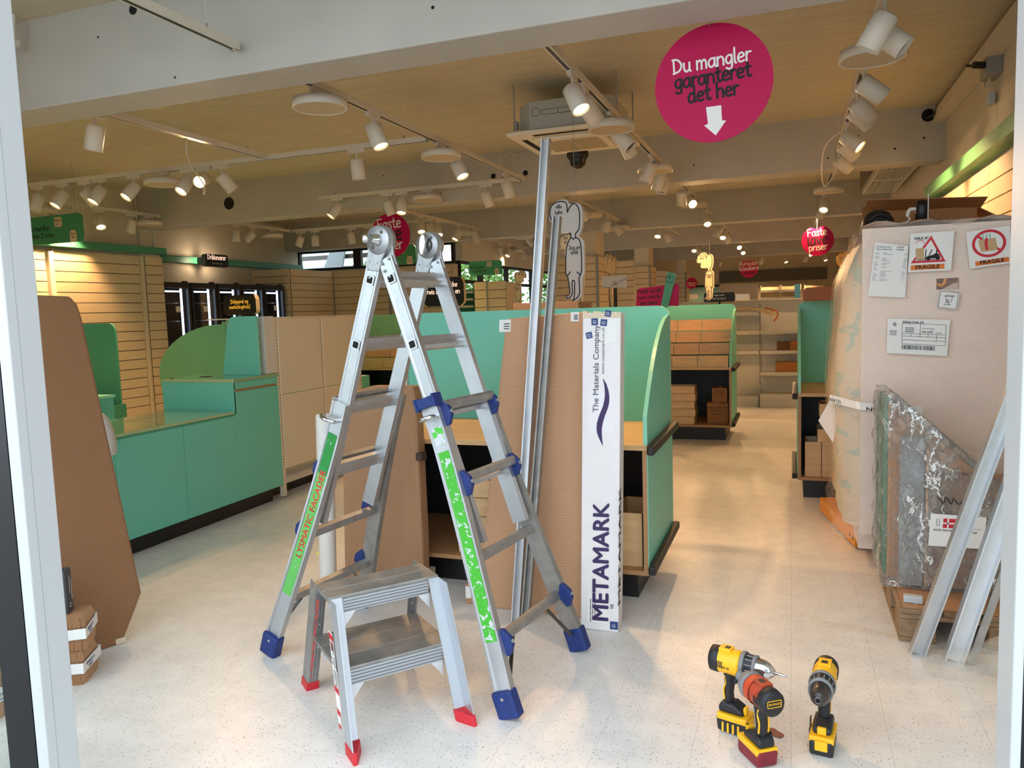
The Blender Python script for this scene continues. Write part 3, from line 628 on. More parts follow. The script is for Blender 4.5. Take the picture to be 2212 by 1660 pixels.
STEM = B().cyl((0, 0, -.026), (0, 0, -.075), .009, .009, LAMPW, 10).mesh('stem')
RIGHT = Vector((.94, .34, 0)); TOW = Vector((.34, -.94, 0))
def child(me, name, par, loc=(0, 0, 0)):
    o = bpy.data.objects.new(name, me); C.objects.link(o); o.parent = par; o.location = loc; return o
ORD = ['first', 'second', 'third', 'fourth', 'fifth', 'sixth', 'seventh', 'eighth', 'ninth', 'tenth']
cnt = {}; sp_data = bpy.data.lights.new('lamp_beam', 'SPOT'); sp_data.energy = LAMP_W; sp_data.color = LAMP_COL; sp_data.spot_size = math.radians(84); sp_data.spot_blend = .6; sp_data.shadow_soft_size = .035
tot = {}
for s in SPOTS: tot[s[0]] = tot.get(s[0], 0) + 1
for (trk, q, r, d, tw, lit) in sorted(SPOTS, key=lambda s: (s[0], s[1])):
    ax, c, a, b_, nick = TR[trk]; q = min(max(q, a + .08), b_ - .08); cnt[trk] = cnt.get(trk, 0) + 1
    loc = (c, q, ZT) if ax == 'y' else (q, c, ZT)
    aim = (RIGHT * r + TOW * tw + Vector((0, 0, -d))).normalized()
    side = 'from the shop front' if ax == 'y' else 'from the left'
    t = thing('spotlight', ('lit' if lit else 'unlit') + ' white cylinder spotlight, ' + ORD[cnt[trk] - 1] + ' ' + side + ' on the ' + nick + ' track', 'spotlight', loc, 0, 'cylinder spotlights on the ceiling tracks')
    child(ADY if ax == 'y' else ADX, 'track_adapter', t); child(STEM, 'stem', t)
    h = child(HM, 'lamp_housing', t, (0, 0, -.095)); h.rotation_mode = 'QUATERNION'; h.rotation_quaternion = Vector((0, 0, -1)).rotation_difference(aim)
    child(LM[lit], 'lamp_lens', h)
    if lit:
        lo = bpy.data.objects.new('lamp_beam', sp_data); C.objects.link(lo); lo.parent = h; lo.location = (0, 0, -HL + .01)
PR = .155
b = B(); b.lathe([(.001, 0), (PR, 0), (PR, -.05), (PR - .012, -.05), (PR - .012, -.046)], (0, 0, -.06), (0, 0, 1), LAMPW, 40); PM = b.mesh('panel_rim')
DM = B().lathe([(.001, -.046), (PR - .012, -.046)], (0, 0, -.06), (0, 0, 1), PANEL, 40).mesh('panel_diffuser')
PS = B().cyl((0, 0, -.026), (0, 0, -.062), .014, .014, LAMPW, 12).mesh('stem')
rc = {}
for trk, q in sorted(RINGS):
    ax, c, a, b_, nick = TR[trk]; q = min(max(q, a + .02), b_ - .02); loc = (c, q, ZT) if ax == 'y' else (q, c, ZT); rc[trk] = rc.get(trk, 0) + 1
    many = sum(1 for x in RINGS if x[0] == trk) > 1
    t = thing('round_panel_light', ('nearer ' if rc[trk] == 1 else 'farther ') * many + 'flat round white panel light hanging on the ' + nick + ' track', 'ceiling light', loc, 0, 'round panel lights on the ceiling tracks')
    child(ADY if ax == 'y' else ADX, 'track_adapter', t); child(PS, 'stem', t); child(PM, 'panel_rim', t); child(DM, 'panel_diffuser', t)
# loose feed cables
tag(part(B().tube(smooth2([(-4.05, 4.48, 2.79), (-4.12, 4.55, 2.62), (-4.3, 4.9, 2.5), (-4.62, 5.25, 2.5), (-4.72, 5.36, 2.6)], 8), .005, LAMPW, 6), 'feed_cable'), 'white cable looping down from the left track to a spotlight', 'cable')
tag(part(B().tube(smooth2([(-2.72, 7.72, 3.06), (-2.76, 7.6, 3.08), (-2.82, 7.5, 2.98), (-2.74, 7.45, 2.8), (-2.68, 7.45, 2.75)], 8), .006, LAMPW, 6), 'feed_cable'), 'white cable from a hole in the beam to the rear cross track', 'cable')
tag(part(B().tube(smooth2([(.37, 6.45, 2.74), (.24, 6.6, 2.66), (.22, 6.8, 2.5), (.25, 7.0, 2.4), (.33, 7.1, 2.52), (.37, 7.12, 2.64)], 8), .005, LAMPW, 6), 'feed_cable'), 'thin white cable drooping among the spotlights on the right', 'cable')
# ------------------------------------------------------------------ ceiling air conditioner
ac = thing('air_conditioner', 'grey ceiling cassette air conditioner with cream grille panel above the ladder', 'air conditioner', (-1.56, 5.82, 2.72)); g = ac.location
b = B(g); pts = [(-.36, -.25), (-.25, -.36), (.25, -.36), (.36, -.25), (.36, .25), (.25, .36), (-.25, .36), (-.36, .25)]
b.prism(pts, (-1.56, 5.82, 2.765), X, Y, Z * .2, mat('casing_grey', (176, 176, 168), .5)); part(b, 'casing', ac, bevel=.006, fix=True)
b = B(g); e = .34
for k in range(3):
    x0 = -1.56 - .15 + k * .12; b.box(x0, x0 + .112, 5.457, 5.46, 2.86, 2.863, STEELD); b.box(x0, x0 + .112, 5.457, 5.46, 2.895, 2.898, STEELD)
for k in range(4): b.box(-1.56 - .152 + k * .12, -1.56 - .149 + k * .12, 5.457, 5.46, 2.86, 2.898, STEELD)
b.lathe([(.028, 0), (.03, .002), (.032, 0)], (-1.76, 5.4595, 2.885), (0, -1, 0), STEELD, 20); part(b, 'knockout_lines', ac, kind='stuff')
for sx, sy in ((-1, -1), (1, -1), (-1, 1), (1, 1)): part(B(g).cyl((-1.56 + sx * .385, 5.82 + sy * .3, 2.8), (-1.56 + sx * .385, 5.82 + sy * .3, 3.125), .006, .006, GREYM, 8).box(-1.56 + sx * .372 - .016, -1.56 + sx * .372 + .016, 5.82 + sy * .3 - .02, 5.82 + sy * .3 + .02, 2.79, 2.85, GREYM), 'hanger_rod', ac)
part(bx(g, (-1.9, -1.22, 5.48, 6.16, 2.75, 2.767, BLACKR)), 'gasket', ac)
PC = mat('panel_cream', (226, 214, 190), .45)
part(B(g).prism(rrect(-.42, .42, -.42, .42, .02), (-1.56, 5.82, 2.726), X, Y, Z * .026, PC), 'front_panel', ac, bevel=.008, fix=True)
part(B(g).prism(rrect(-.27, .27, -.27, .27, .05), (-1.56, 5.82, 2.703), X, Y, Z * .023, PC), 'intake_grille', ac, bevel=.01, fix=True)
for k in range(4): part(bx(g, (-1.56 - .215 + k * .11, -1.56 - .115 + k * .11, 5.63, 6.01, 2.7005, 2.704, mat('grille_mesh', (170, 154, 122), .7))), 'grille_mesh', ac)
for dx, dy in ((0, -1), (0, 1), (-1, 0), (1, 0)):
    lx, ly = (.23, .022) if dy else (.022, .23)
    part(bx(g, (-1.56 + dx * .335 - lx, -1.56 + dx * .335 + lx, 5.82 + dy * .335 - ly, 5.82 + dy * .335 + ly, 2.7245, 2.727, DARK)), 'air_slot', ac)
cm = thing('dome_camera', 'small black dome camera under the rear edge of the air conditioner', 'camera', (-1.64, 6.17, 2.6)); g = cm.location
part(B(g).lathe([(.0, .13), (.085, .13), (.09, .09), (.07, .06)], (-1.64, 6.17, 2.595), Z, BLACK, 20), 'camera_base', cm); part(B(g).lathe([(.068, .06), (.06, .02), (.035, -.005), (0, -.012)], (-1.64, 6.17, 2.595), Z, mat('dome_black', (12, 12, 14), .1), 20), 'dome', cm)
# grille of the ventilation unit beyond the second beam
vg = thing('ventilation_grille', 'long slatted ceiling grille near the right wall beyond the beam', 'vent', (1.0, 9.7, 2.8)); g = vg.location
part(bx(g, (.82, .84, 8.62, 10.8, 2.78, 2.84, WHITEM), (1.17, 1.19, 8.62, 10.8, 2.78, 2.84, WHITEM), (.84, 1.17, 8.62, 8.65, 2.78, 2.84, WHITEM), (.84, 1.17, 9.7, 9.74, 2.78, 2.84, WHITEM), (.84, 1.17, 10.77, 10.8, 2.78, 2.84, WHITEM), (.8, 1.2, 8.6, 10.82, 2.84, 3.12, mat('vent_box', (120, 112, 96), .7))), 'grille_frame', vg)
for k in range(14): part(bx(g, (.848 + k * .0235, .858 + k * .0235, 8.65, 10.77, 2.79, 2.83, WHITEM)), 'grille_slat', vg)
part(bx(g, (.68, .8, 8.66, 8.9, 2.78, 3.12, WALL), (.8, .82, 8.7, 9.0, 2.86, 3.1, GREYM)), 'duct_end', vg)
# sensor box, socket and cables on the right wall
sb = thing('sensor_box', 'pale grey sensor box with black knob below the trunking on the right wall', 'sensor', (1.2, 5.9, 2.9)); g = sb.location
part(bx(g, (1.16, 1.25, 5.8, 6.0, 2.86, 2.985, GREYM)), 'box_body', sb, bevel=.006); part(B(g).cyl((1.16, 5.85, 2.93), (1.09, 5.83, 2.935), .022, .022, BLACK, 14).cyl((1.11, 5.84, 2.93), (1.07, 5.93, 2.96), .01, .008, BLACK, 10), 'knob', sb)
part(B(g).tube(smooth2([(1.2, 6.02, 3.07), (1.2, 6.06, 2.98), (1.2, 6.05, 2.85), (1.2, 5.98, 2.82), (1.2, 5.9, 2.86)], 6), .006, WALL, 6), 'cable', sb)
so = thing('junction_socket', 'small white socket dangling on two wires below the sensor box', 'socket', (1.21, 5.95, 2.7)); g = so.location
part(bx(g, (1.195, 1.235, 5.91, 6.0, 2.7, 2.77, JAMB)), 'socket_body', so, bevel=.004); part(B(g).tube([(1.21, 5.94, 2.77), (1.21, 5.935, 2.86)], .003, WALL, 6).tube([(1.21, 5.97, 2.77), (1.21, 5.96, 2.86)], .003, WALL, 6), 'wires', so)
cb = thing('cable_bundle', 'bundle of dark cables coming out of the wall hole at the beam end', 'cables', (1.15, 7.68, 3.03)); g = cb.location
part(B(g).cyl((1.11, 7.728, 3.04), (1.11, 7.735, 3.04), .055, .055, DARK, 18), 'hole', cb)
CAB = mat('cable_dark', (66, 60, 48), .6)
for k in range(7): part(B(g).tube(smooth2([(1.09 + .012 * k, 7.74, 3.02 + .006 * (k % 3)), (1.11 + .012 * k, 7.66, 3.01 + .008 * k), (1.15, 7.62 - .01 * k, 3.03 + .008 * k), (1.18, 7.6, 3.06)], 6), .007, CAB, 6), 'cable', cb)
hc = thing('hanging_cable', 'white cable end hanging from the ceiling beside the left door post', 'cable', (-3.9, 3.15, 3.0)); g = hc.location
part(B(g).tube([(-3.93, 3.12, 3.12), (-3.94, 3.12, 3.05), (-3.945, 3.12, 2.99)], .012, LAMPW, 8), 'cable_run', hc); part(bx(g, (-3.965, -3.925, 3.1, 3.14, 2.955, 2.99, LAMPW)), 'cable_plug', hc)
# ------------------------------------------------------------------ display units (teal): plinth, ply carcass, back panel, curved wings, bumpers
def display_unit(label, x0, x1, y0, y1, wing_l, wing_r, bins=0, binx=None, boards=1, round_tl=1, round_tr=1, shelves=0, bump_r=True, bump_l=False, seam=()):
    u = thing('display_unit', label, 'display unit', ((x0 + x1) / 2, (y0 + y1) / 2, 0)); g = u.location; T = .022
    part(bx(g, (x0 + .04, x1 - .07, y0 + .1, y1 - .06, 0, .15, BLACK)), 'plinth', u)
    part(bx(g, (x0, x1, y0, y1 - .02, .15, .172, WOODE)), 'base_board', u)
    part(bx(g, (x0, x1, y0, y1 - .02, .765, .79, WOOD)), 'shelf_board', u, bevel=.002)
    part(bx(g, (x0 + T, x1 - T, y1 - .05, y1 - .03, .172, .765, BLACK)), 'inner_back', u)
    for side in (0, 1):
        xa, xb = (x0, x0 + T) if side == 0 else (x1 - T, x1)
        part(bx(g, (xa, xb, y0, y1 - .02, .172, .765, WOODE)), 'side_panel', u)
        xi, xj = (xb, xb + .004) if side == 0 else (xa - .004, xa)
        part(bx(g, (xi, xj, y0 + .012, y1 - .05, .172, .765, BLACK)), 'inner_lining', u)
        xo, xp = (x0 - .004, x0) if side == 0 else (x1, x1 + .004)
        part(bx(g, (xo, xp, y0, y1, .155, .765, TEAL)), 'outer_lining', u)
        if (side and bump_r) or (not side and bump_l):
            s = 1 if side else -1; xe = (x1 + .004) if side else (x0 - .004)
            for z, ln in ((.77, y1), (.185, y1)): part(bx(g, (min(xe, xe + s * .035), max(xe, xe + s * .035), y0 - .03, y1 + .01, z - .022, z + .022, BLACKR)), 'bumper', u, bevel=.008)
    part(B(g).prism(rrect(x0, x1, .79, 1.455, .07, corners=(0, 0, round_tr, round_tl)), (0, y1, 0), X, Z, Y * -.02, TEAL, TEALE), 'back_panel', u)
    for q in seam: part(bx(g, (q - .0025, q + .0025, y1 - .0215, y1 - .018, .79, 1.45, DARK)), 'panel_seam', u)
    yb = y1 - .02; prof = [(y0 + .015, .79), (yb, .79), (yb, 1.40)]
    arc = [(yb - (yb - y0 - .015) * (1 - math.cos(a)) * .0 - (yb - y0 - .015) * q, 1.40 - (1.40 - .93) * (q ** 2.0)) for q, a in ((i / 12, 0) for i in range(1, 13))]
    prof += arc
    if wing_l: part(B(g).prism(prof, (x0, 0, 0), Y, Z, X * .02, TEAL, TEALE), 'side_wing', u, fix=True)
    if wing_r: part(B(g).prism(prof, (x1 - .02, 0, 0), Y, Z, X * .02, TEAL, TEALE), 'side_wing', u, fix=True)
    if bins:
        bxs = binx
        for r_ in range(bins):
            yy = y0 + .02 + r_ * .17; zt = .79 + .125 * (r_ + 1)
            off = (0, .02, .0, .03)[r_ % 4]
            for p, q in zip(bxs[:-1], bxs[1:]):
                part(bx(g, (p + .003 - off * 0, q - .003, yy, yy + .012, zt - .125 + (0.003 if r_ else 0), zt, WOODF), (p + .003, q - .003, yy + .012, yy + .17, zt - .02, zt - .012, WOOD)), 'wooden_bin', u)
    return u
display_unit('teal display unit with the curved side wing, behind the long white carton', -2.32, -.65, 3.6, 4.4, False, True, seam=())
display_unit('teal display unit with stepped wooden bins beyond the long white carton', -2.6, -.6, 8.3, 9.1, False, True, bins=4, binx=[-2.05, -1.78, -1.5, -1.22, -.95, -.63])
display_unit('teal display unit half hidden behind the tall wrapped pallet', .04, 1.1, 5.9, 6.75, True, False, bump_l=True, bump_r=False)
gu = display_unit('light green display unit with wooden bins glimpsed through the ladder', -5.6, -4.1, 8.4, 9.2, False, False, bins=3, binx=[-5.6, -5.2, -4.8, -4.4, -4.12], seam=(-4.55,))
for o in gu.children:
    if o.name.split('.')[0] == 'back_panel': o.data.materials[0] = GREENL
bs = thing('storage_rack', 'low grey rack hidden behind the middle teal island', 'rack', (-1.6, 4.8, 0))
part(bx(bs.location, (-2.0, -1.2, 4.5, 5.1, 0, 1.43, GREYM)), 'rack_body', bs)
part(bx((-1.485, 4.0, 0), (-2.345, -2.322, 4.36, 4.4, .02, 1.2, WHITEM)), 'end_post', bpy.data.objects['display_unit'])
# loose wooden boxes standing in the compartments
def wooden_box(x0, x1, y0, y1, z0, z1, label, m_=WOOD, rot=0):
    t = thing('wooden_box', label, 'box', ((x0 + x1) / 2, (y0 + y1) / 2, z0), rot, 'loose birch boxes in the display units'); a, b2, h = (x1 - x0) / 2, (y1 - y0) / 2, z1 - z0
    part(bx((0, 0, 0), (-a, a, -b2, -b2 + .012, 0, h, WOODF)), 'front_board', t)
    for q in ((-a, -a + .01), (a - .01, a)): part(bx((0, 0, 0), (*q, -b2 + .012, b2, 0, h, m_)), 'side_board', t)
    part(bx((0, 0, 0), (-a + .01, a - .01, -b2 + .012, b2, 0, .01, m_)), 'base_board', t); part(bx((0, 0, 0), (-a + .01, a - .01, b2 - .01, b2, .01, h, m_)), 'rear_board', t)
    return t
for k, nm in enumerate(('lowest', 'second', 'third', 'fourth', 'topmost')):
    wooden_box(-1.5, -.99 + (k % 2) * .01, 8.34 + .012 * k, 8.6, .173 + k * .082, .253 + k * .082, nm + ' flat birch box in the stack under the stepped bins', WOOD)
for i, (x0, x1, z0, z1, nm) in enumerate(((.09, .2, .173, .43, 'upright birch box, left of two under the teal unit beside the pallet'), (.205, .31, .173, .43, 'upright birch box, right of two under the teal unit beside the pallet'), (.175, .4, .431, .525, 'lowest flat birch box lying on the upright boxes'), (.215, .42, .526, .616, 'middle flat birch box on the upright boxes'), (.185, .42, .617, .71, 'topmost flat birch box on the upright boxes'))):
    wooden_box(x0, x1, 5.93, 6.2, z0, z1, nm, mat('birch_pale', (206, 176, 140), .5))
wooden_box(-.84, -.69, 3.66, 4.0, .173, .44, 'pale birch box standing in the open compartment beside the long carton')
for k, nm in enumerate(('lowest', 'middle', 'upper', 'topmost')): wooden_box(-1.68, -1.35, 3.66 + .01 * k, 3.95, .173 + k * .098, .268 + k * .098, nm + ' birch box in the stack seen between ladder and corrugated board')
def carton(name, label, x0, x1, y0, y1, z0, z1, m_=CARD, rz=0, flaps=False, lines=None):
    t = thing(name, label, 'box', ((x0 + x1) / 2, (y0 + y1) / 2, z0), rz); a, b2, h = (x1 - x0) / 2, (y1 - y0) / 2, z1 - z0
    part(bx((0, 0, 0), (-a, a, -b2, b2, 0, h, m_)), 'box_body', t, bevel=.004)
    part(bx((0, 0, 0), (-.02, .02, -b2 - .0008, b2 + .0008, h, h + .0012, mat('packing_tape', (196, 160, 112), .3))), 'tape', t)
    if lines:
        q = B()
        for i, ln in enumerate(lines): printed(q, ln, (-a * .1, -b2, h * (.75 - .16 * i)), X, Z, h * .12, INK, th=.0012)
        part(q, 'lettering', t)
    return t
carton('carton', 'lower brown printed carton standing under the stepped bins', -.86, -.64, 8.4, 8.62, .173, .4, mat('printed_card', (150, 100, 58), .8), lines=['HANDLE WITH CARE', 'STORE DRY', 'FRAGILE'])
carton('carton', 'upper brown printed carton stacked on another under the bins', -.81, -.65, 8.42, 8.6, .401, .56, mat('printed_card', (150, 100, 58), .8), lines=['FRAGILE', 'KEEP DRY'])
carton('carton', 'long low brown carton lying on top of the middle island', -1.72, -1.28, 4.75, 5.1, 1.431, 1.5)
# ------------------------------------------------------------------ checkout counters
def tealbox(b, *a): b.box(*a)
ck = thing('checkout_counter', 'teal checkout counter with glass-topped low part and black plinth on the left', 'counter', (-4.2, 4.2, 0)); g = ck.location
XF = -3.84
part(bx(g, (-4.5, XF - .06, 3.2, 4.98, 0, .118, BLACK)), 'plinth', ck)
part(bx(g, (XF - .059, XF - .0585, 3.9, 3.903, 0, .118, DARK), (XF - .0595, XF - .058, 4.4, 4.403, .0, .118, DARK)), 'plinth_joint', ck)
part(bx(g, (-4.5, XF - .02, 3.0, 4.55, .12, .745, TEAL)), 'carcass', ck)
for y0, y1 in ((2.92, 3.455), (3.459, 4.015), (4.019, 4.535)): part(bx(g, (XF - .02, XF, y0, y1, .115, .748, TEAL)), 'front_panel', ck, bevel=.002)
part(bx(g, (-4.5, XF - .02, 4.55, 5.05, .12, .99, TEAL)), 'tall_carcass', ck)
part(bx(g, (XF - .02, XF, 4.537, 5.05, .115, .922, TEAL)), 'front_panel', ck, bevel=.002)
part(bx(g, (XF - .02, XF, 4.537, 5.05, .94, .99, TEAL)), 'drawer_front', ck, bevel=.002)
part(bx(g, (XF - .02, XF - .012, 4.537, 5.05, .922, .94, WOODE)), 'drawer_gap', ck)
part(bx(g, (-4.5, XF, 3.0, 4.53, .748, .762, TEALD)), 'counter_top', ck)
GTOP = mat('glass_top', (150, 186, 140), .06, spec=1.0, coat=1.0)
part(bx(g, (-4.48, XF + .004, 3.0, 3.97, .763, .782, GTOP)), 'glass_sheet', ck, bevel=.002); part(bx(g, (-4.48, XF + .004, 3.975, 4.52, .763, .782, GTOP)), 'glass_sheet', ck, bevel=.002)
part(bx(g, (-4.5, XF + .006, 4.53, 5.06, .992, 1.02, GTOP)), 'tall_top', ck, bevel=.004)
part(bx(g, (-4.5, XF, 4.53, 4.549, .764, .992, TEAL)), 'step_face', ck)
part(B(g).cyl((-4.25, 4.72, 1.02), (-4.25, 4.72, 1.0215), .05, .05, DARK, 24), 'cable_port', ck)
cp = thing('end_panel', 'teal cut-corner panel standing on the checkout counter beside the gondola', 'panel', (-4.0, 4.86, 1.02)); g = cp.location
part(B(g).prism([(-4.2, 1.021), (-3.85, 1.021), (-3.85, 1.475), (-4.06, 1.475), (-4.09, 1.468), (-4.11, 1.45), (-4.13, 1.41)], (0, 4.87, 0), X, Z, Y * -.018, TEAL, TEALE), 'panel_board', cp)
k2 = thing('checkout_counter', 'second teal checkout further left behind the big cardboard sheet', 'counter', (-5.5, 4.4, 0)); g = k2.location
part(bx(g, (-6.1, -5.16, 3.5, 4.6, 0, .12, BLACK)), 'plinth', k2); part(bx(g, (-6.1, -5.1, 3.4, 4.62, .12, .86, TEAL)), 'carcass', k2); part(bx(g, (-6.12, -5.085, 3.4, 4.63, .861, .885, TEALE)), 'counter_top', k2, bevel=.003)
part(B(g).prism(rrect(-6.1, -5.42 + .0, .6, 1.455, .07, corners=(0, 0, 1, 1)), (0, 5.0, 0), X, Z, Y * -.02, TEALD), 'back_panel', k2)
part(bx(g, (-6.1, -5.4, 4.64, 5.02, .0, .76, TEALD)), 'tall_carcass', k2); part(bx(g, (-6.1, -5.39, 4.63, 4.64, .76, .785, WOODE)), 'drawer_gap', k2)
# arc-sided display units behind the counter
au = thing('display_unit', 'green display unit with a quarter-round side panel behind the checkout', 'display unit', (-5.7, 6.6, 0)); g = au.location
R0 = .88; arc = [(-5.56, .75), (-5.56, 1.435), (-5.6, 1.435)] + [(-5.6 - R0 * math.sin(t * PI / 24), .93 + .48 * math.cos(t * PI / 24) ** 1.15) for t in range(0, 12)] + [(-6.48, .9), (-6.48, .75)]
part(B(g).prism(arc, (0, 6.5, 0), X, Z, Y * .02, GREENL, TEALE), 'side_wing', au)
part(B(g).prism(rrect(-5.55, -4.75, .75, 1.455, .03, corners=(0, 0, 1, 1)), (0, 6.5, 0), X, Z, Y * .02, mat('green_pale', (140, 188, 124), .4), TEALE), 'side_wing', au)
part(bx(g, (-5.57, -5.55, 6.52, 7.9, .12, 1.43, TEAL)), 'back_panel', au); part(bx(g, (-6.48, -4.7, 6.52, 7.9, .12, .75, TEAL), (-6.4, -4.75, 6.6, 7.85, 0, .12, BLACK)), 'carcass', au)
# cream gondola run behind the counter
gd = thing('gondola_shelving', 'cream metal gondola backs with perforated uprights behind the checkout', 'shelving', (-3.95, 5.6, 0)); g = gd.location
for y0, y1 in ((5.09, 5.66), (5.70, 6.28)):
    for z0, z1 in ((.24, .84), (.844, 1.45)): part(bx(g, (XF - .02, XF, y0, y1, z0, z1, GOND)), 'back_sheet', gd, bevel=.003)
for y in (5.07, 5.68, 6.30):
    part(bx(g, (XF - .04, XF - .005, y - .02, y + .02, .02, 1.46, GOND)), 'upright', gd)
    b = B(g)
    for k in range(46): b.box(XF - .005, XF - .0038, y + .004, y + .009, .26 + k * .026, .272 + k * .026, DARK)
    part(b, 'slot_row', gd, kind='stuff')
part(bx(g, (-4.02, XF - .002, 4.93, 5.045, 1.022, 1.47, WHITEM)), 'end_upright', gd)
b = B(g)
for k, z in enumerate((1.07, 1.13, 1.21, 1.3, 1.39)): b.box(-3.905, -3.895, 4.9285, 4.93, z, z + .018, DARK); b.box(-3.91, -3.89, 4.9285, 4.93, z + .014, z + .018, DARK)
part(b, 'hook_slots', gd, kind='stuff')
part(bx(g, (-4.5, XF - .0, 5.05, 6.32, 1.452, 1.462, GOND)), 'top_cap', gd); part(bx(g, (-4.5, XF - .06, 5.05, 6.3, .1, .17, WHITEM), (-4.5, XF - .03, 5.05, 6.3, .17, .21, GREYM)), 'base_shelf', gd); part(bx(g, (-4.5, XF - .16, 5.1, 6.25, 0, .1, BLACK)), 'base_plinth', gd)
# ------------------------------------------------------------------ drinks coolers
for k in range(5):
    y0 = 8.08 + k * .53; y1 = y0 + .52
    t = thing('drinks_cooler', 'black glass-door drinks cooler, ' + ORD[k] + ' of five from the left in the row', 'cooler', (-8.25, (y0 + y1) / 2, 0), 0, 'row of drinks coolers'); g = t.location
    part(bx(g, (-8.62, -7.96, y0, y1, .0, .1, BLACK), (-8.62, -7.96, y0, y0 + .03, .1, 1.94, BLACK), (-8.62, -7.96, y1 - .03, y1, .1, 1.94, BLACK), (-8.62, -7.96, y0, y1, 1.94, 1.99, BLACK), (-8.64, -8.6, y0, y1, .1, 1.94, mat('cooler_liner', (52, 54, 56), .6))), 'cabinet', t)
    dr = part(bx(g, (-7.955, -7.91, y0 + .005, y0 + .05, .1, 1.98, FRAMEB), (-7.955, -7.91, y1 - .05, y1 - .005, .1, 1.98, FRAMEB), (-7.955, -7.91, y0 + .05, y1 - .05, 1.91, 1.98, FRAMEB), (-7.955, -7.91, y0 + .05, y1 - .05, .1, .16, FRAMEB)), 'door', t)
    part(bx(g, (-7.94, -7.935, y0 + .05, y1 - .05, .16, 1.91, DGLASS)), 'pane', dr)
    part(bx(g, (-7.934, -7.932, y0 + .25, y0 + .33, 1.58, 1.66, PAPER)), 'sticker', dr)
    part(bx(g, (-7.99, -7.95, y1 - .07, y1, 1.99, 2.01, BLACK)), 'hinge_cap', t)
    part(bx(g, (-7.985, -7.965, y1 - .125, y1 - .105, .2, 1.9, LEDW)), 'led_strip', t); part(bx(g, (-7.985, -7.965, y0 + .06, y1 - .14, 1.855, 1.875, LEDW)), 'led_strip', t)
    for z in (.45, .8, 1.15, 1.45, 1.7): part(bx(g, (-8.58, -8.02, y0 + .035, y1 - .08, z, z + .012, STEELD)), 'wire_shelf', t)
# ------------------------------------------------------------------ hanging and standing signs
def circ(r, n=48, notch=False):
    p = [(r * math.cos(2 * PI * i / n + PI / 2), r * math.sin(2 * PI * i / n + PI / 2)) for i in range(n)]
    if notch: p = [q for i, q in enumerate(p) if 2 < i < n - 2]; p = [(-.02 * r, .74 * r)] + p
    return p
def tilt(a): return Vector((math.cos(a), 0, math.sin(a))), Vector((-math.sin(a), 0, math.cos(a)))
def disc_sign(label, c, r, lines, hook, notch=False, a=0.0):
    t = thing('hanging_sign', label, 'sign', c); U, W = tilt(a)
    part(B().prism(circ(r, notch=notch), (0, 0, 0), U, W, Y * .008, PINK), 'sign_disc', t, fix=True)
    wb_, bb_ = B(), B()
    for s, z, xh, m_, wt in lines: scribble(wb_ if m_ == WHITEINK else bb_, s, W * z, U, W, xh, m_, wt, th=.0015)
    if wb_.v: part(wb_, 'white_lettering', t)
    if bb_.v: part(bb_, 'black_lettering', t)
    top = W * r * (.74 if notch else 1)
    part(B().cyl(top - Z * .012, (top.x, .004, hook - c[2]), .0018, .0018, GREYM, 6), 'hanging_wire', t)
    return t
s1 = disc_sign('big magenta disc sign with a white down arrow hung behind the front beam', (-.33, 3.56, 2.415), .252, [('Du mangler', .068, .0375, WHITEINK, .22), ('garanteret', .002, .0385, INK, .26), ('det her', -.066, .0385, INK, .26)], 3.12, a=.05)
U, W = tilt(.05); b = B()
arrow = [(-.035, -.098), (.03, -.1), (.03, -.165), (.047, -.168), (.0, -.225), (-.047, -.175), (-.03, -.17)]
b.prism(arrow, Y * -.0015, U, W, Y * .001, WHITEINK); part(b, 'white_arrow', s1, fix=True)
FL3 = [('Faste', .085, .075, WHITEINK, .2), ('lave', -.06, .105, INK, .2), ('priser', -.165, .07, WHITEINK, .2)]
def sc_lines(L_, k): return [(s, z * k, xh * k, m_, wt) for s, z, xh, m_, wt in L_]
disc_sign('magenta disc sign hanging behind the top of the ladder', (-4.5, 8.2, 2.39), .262, FL3, 3.12, a=.06)
disc_sign('magenta disc sign with a notched top beside the wrapped pallet', (.31, 11.0, 2.25), .2, sc_lines(FL3, .76), 3.12, True, a=.07)
disc_sign('smaller magenta disc sign far back over the aisle, reading news and classics', (-.76, 15.0, 2.1), .168, [('Nyheder', .055, .052, BOARDC, .2), ('klassikere', -.03, .046, WHITEINK, .2), ('hver dag', -.1, .03, INK, .2)], 3.12, True, a=.05)
disc_sign('smallest magenta disc sign over the far left shelves', (-2.05, 17.0, 1.93), .12, [('Hvorfor', .03, .03, INK, .2), ('taber du', -.015, .026, BOARDC, .2), ('i snuden', -.06, .024, BOARDC, .2)], 3.12)
def blob(w_, h, wob=.04, seed=1):
    R = random.Random(seed); p = rrect(-w_ / 2, w_ / 2, -h / 2, h / 2, min(w_, h) * .22, 5)
    return [(x * (1 + R.uniform(-wob, wob) * .3), z * (1 + R.uniform(-wob, wob) * .5)) for x, z in p]
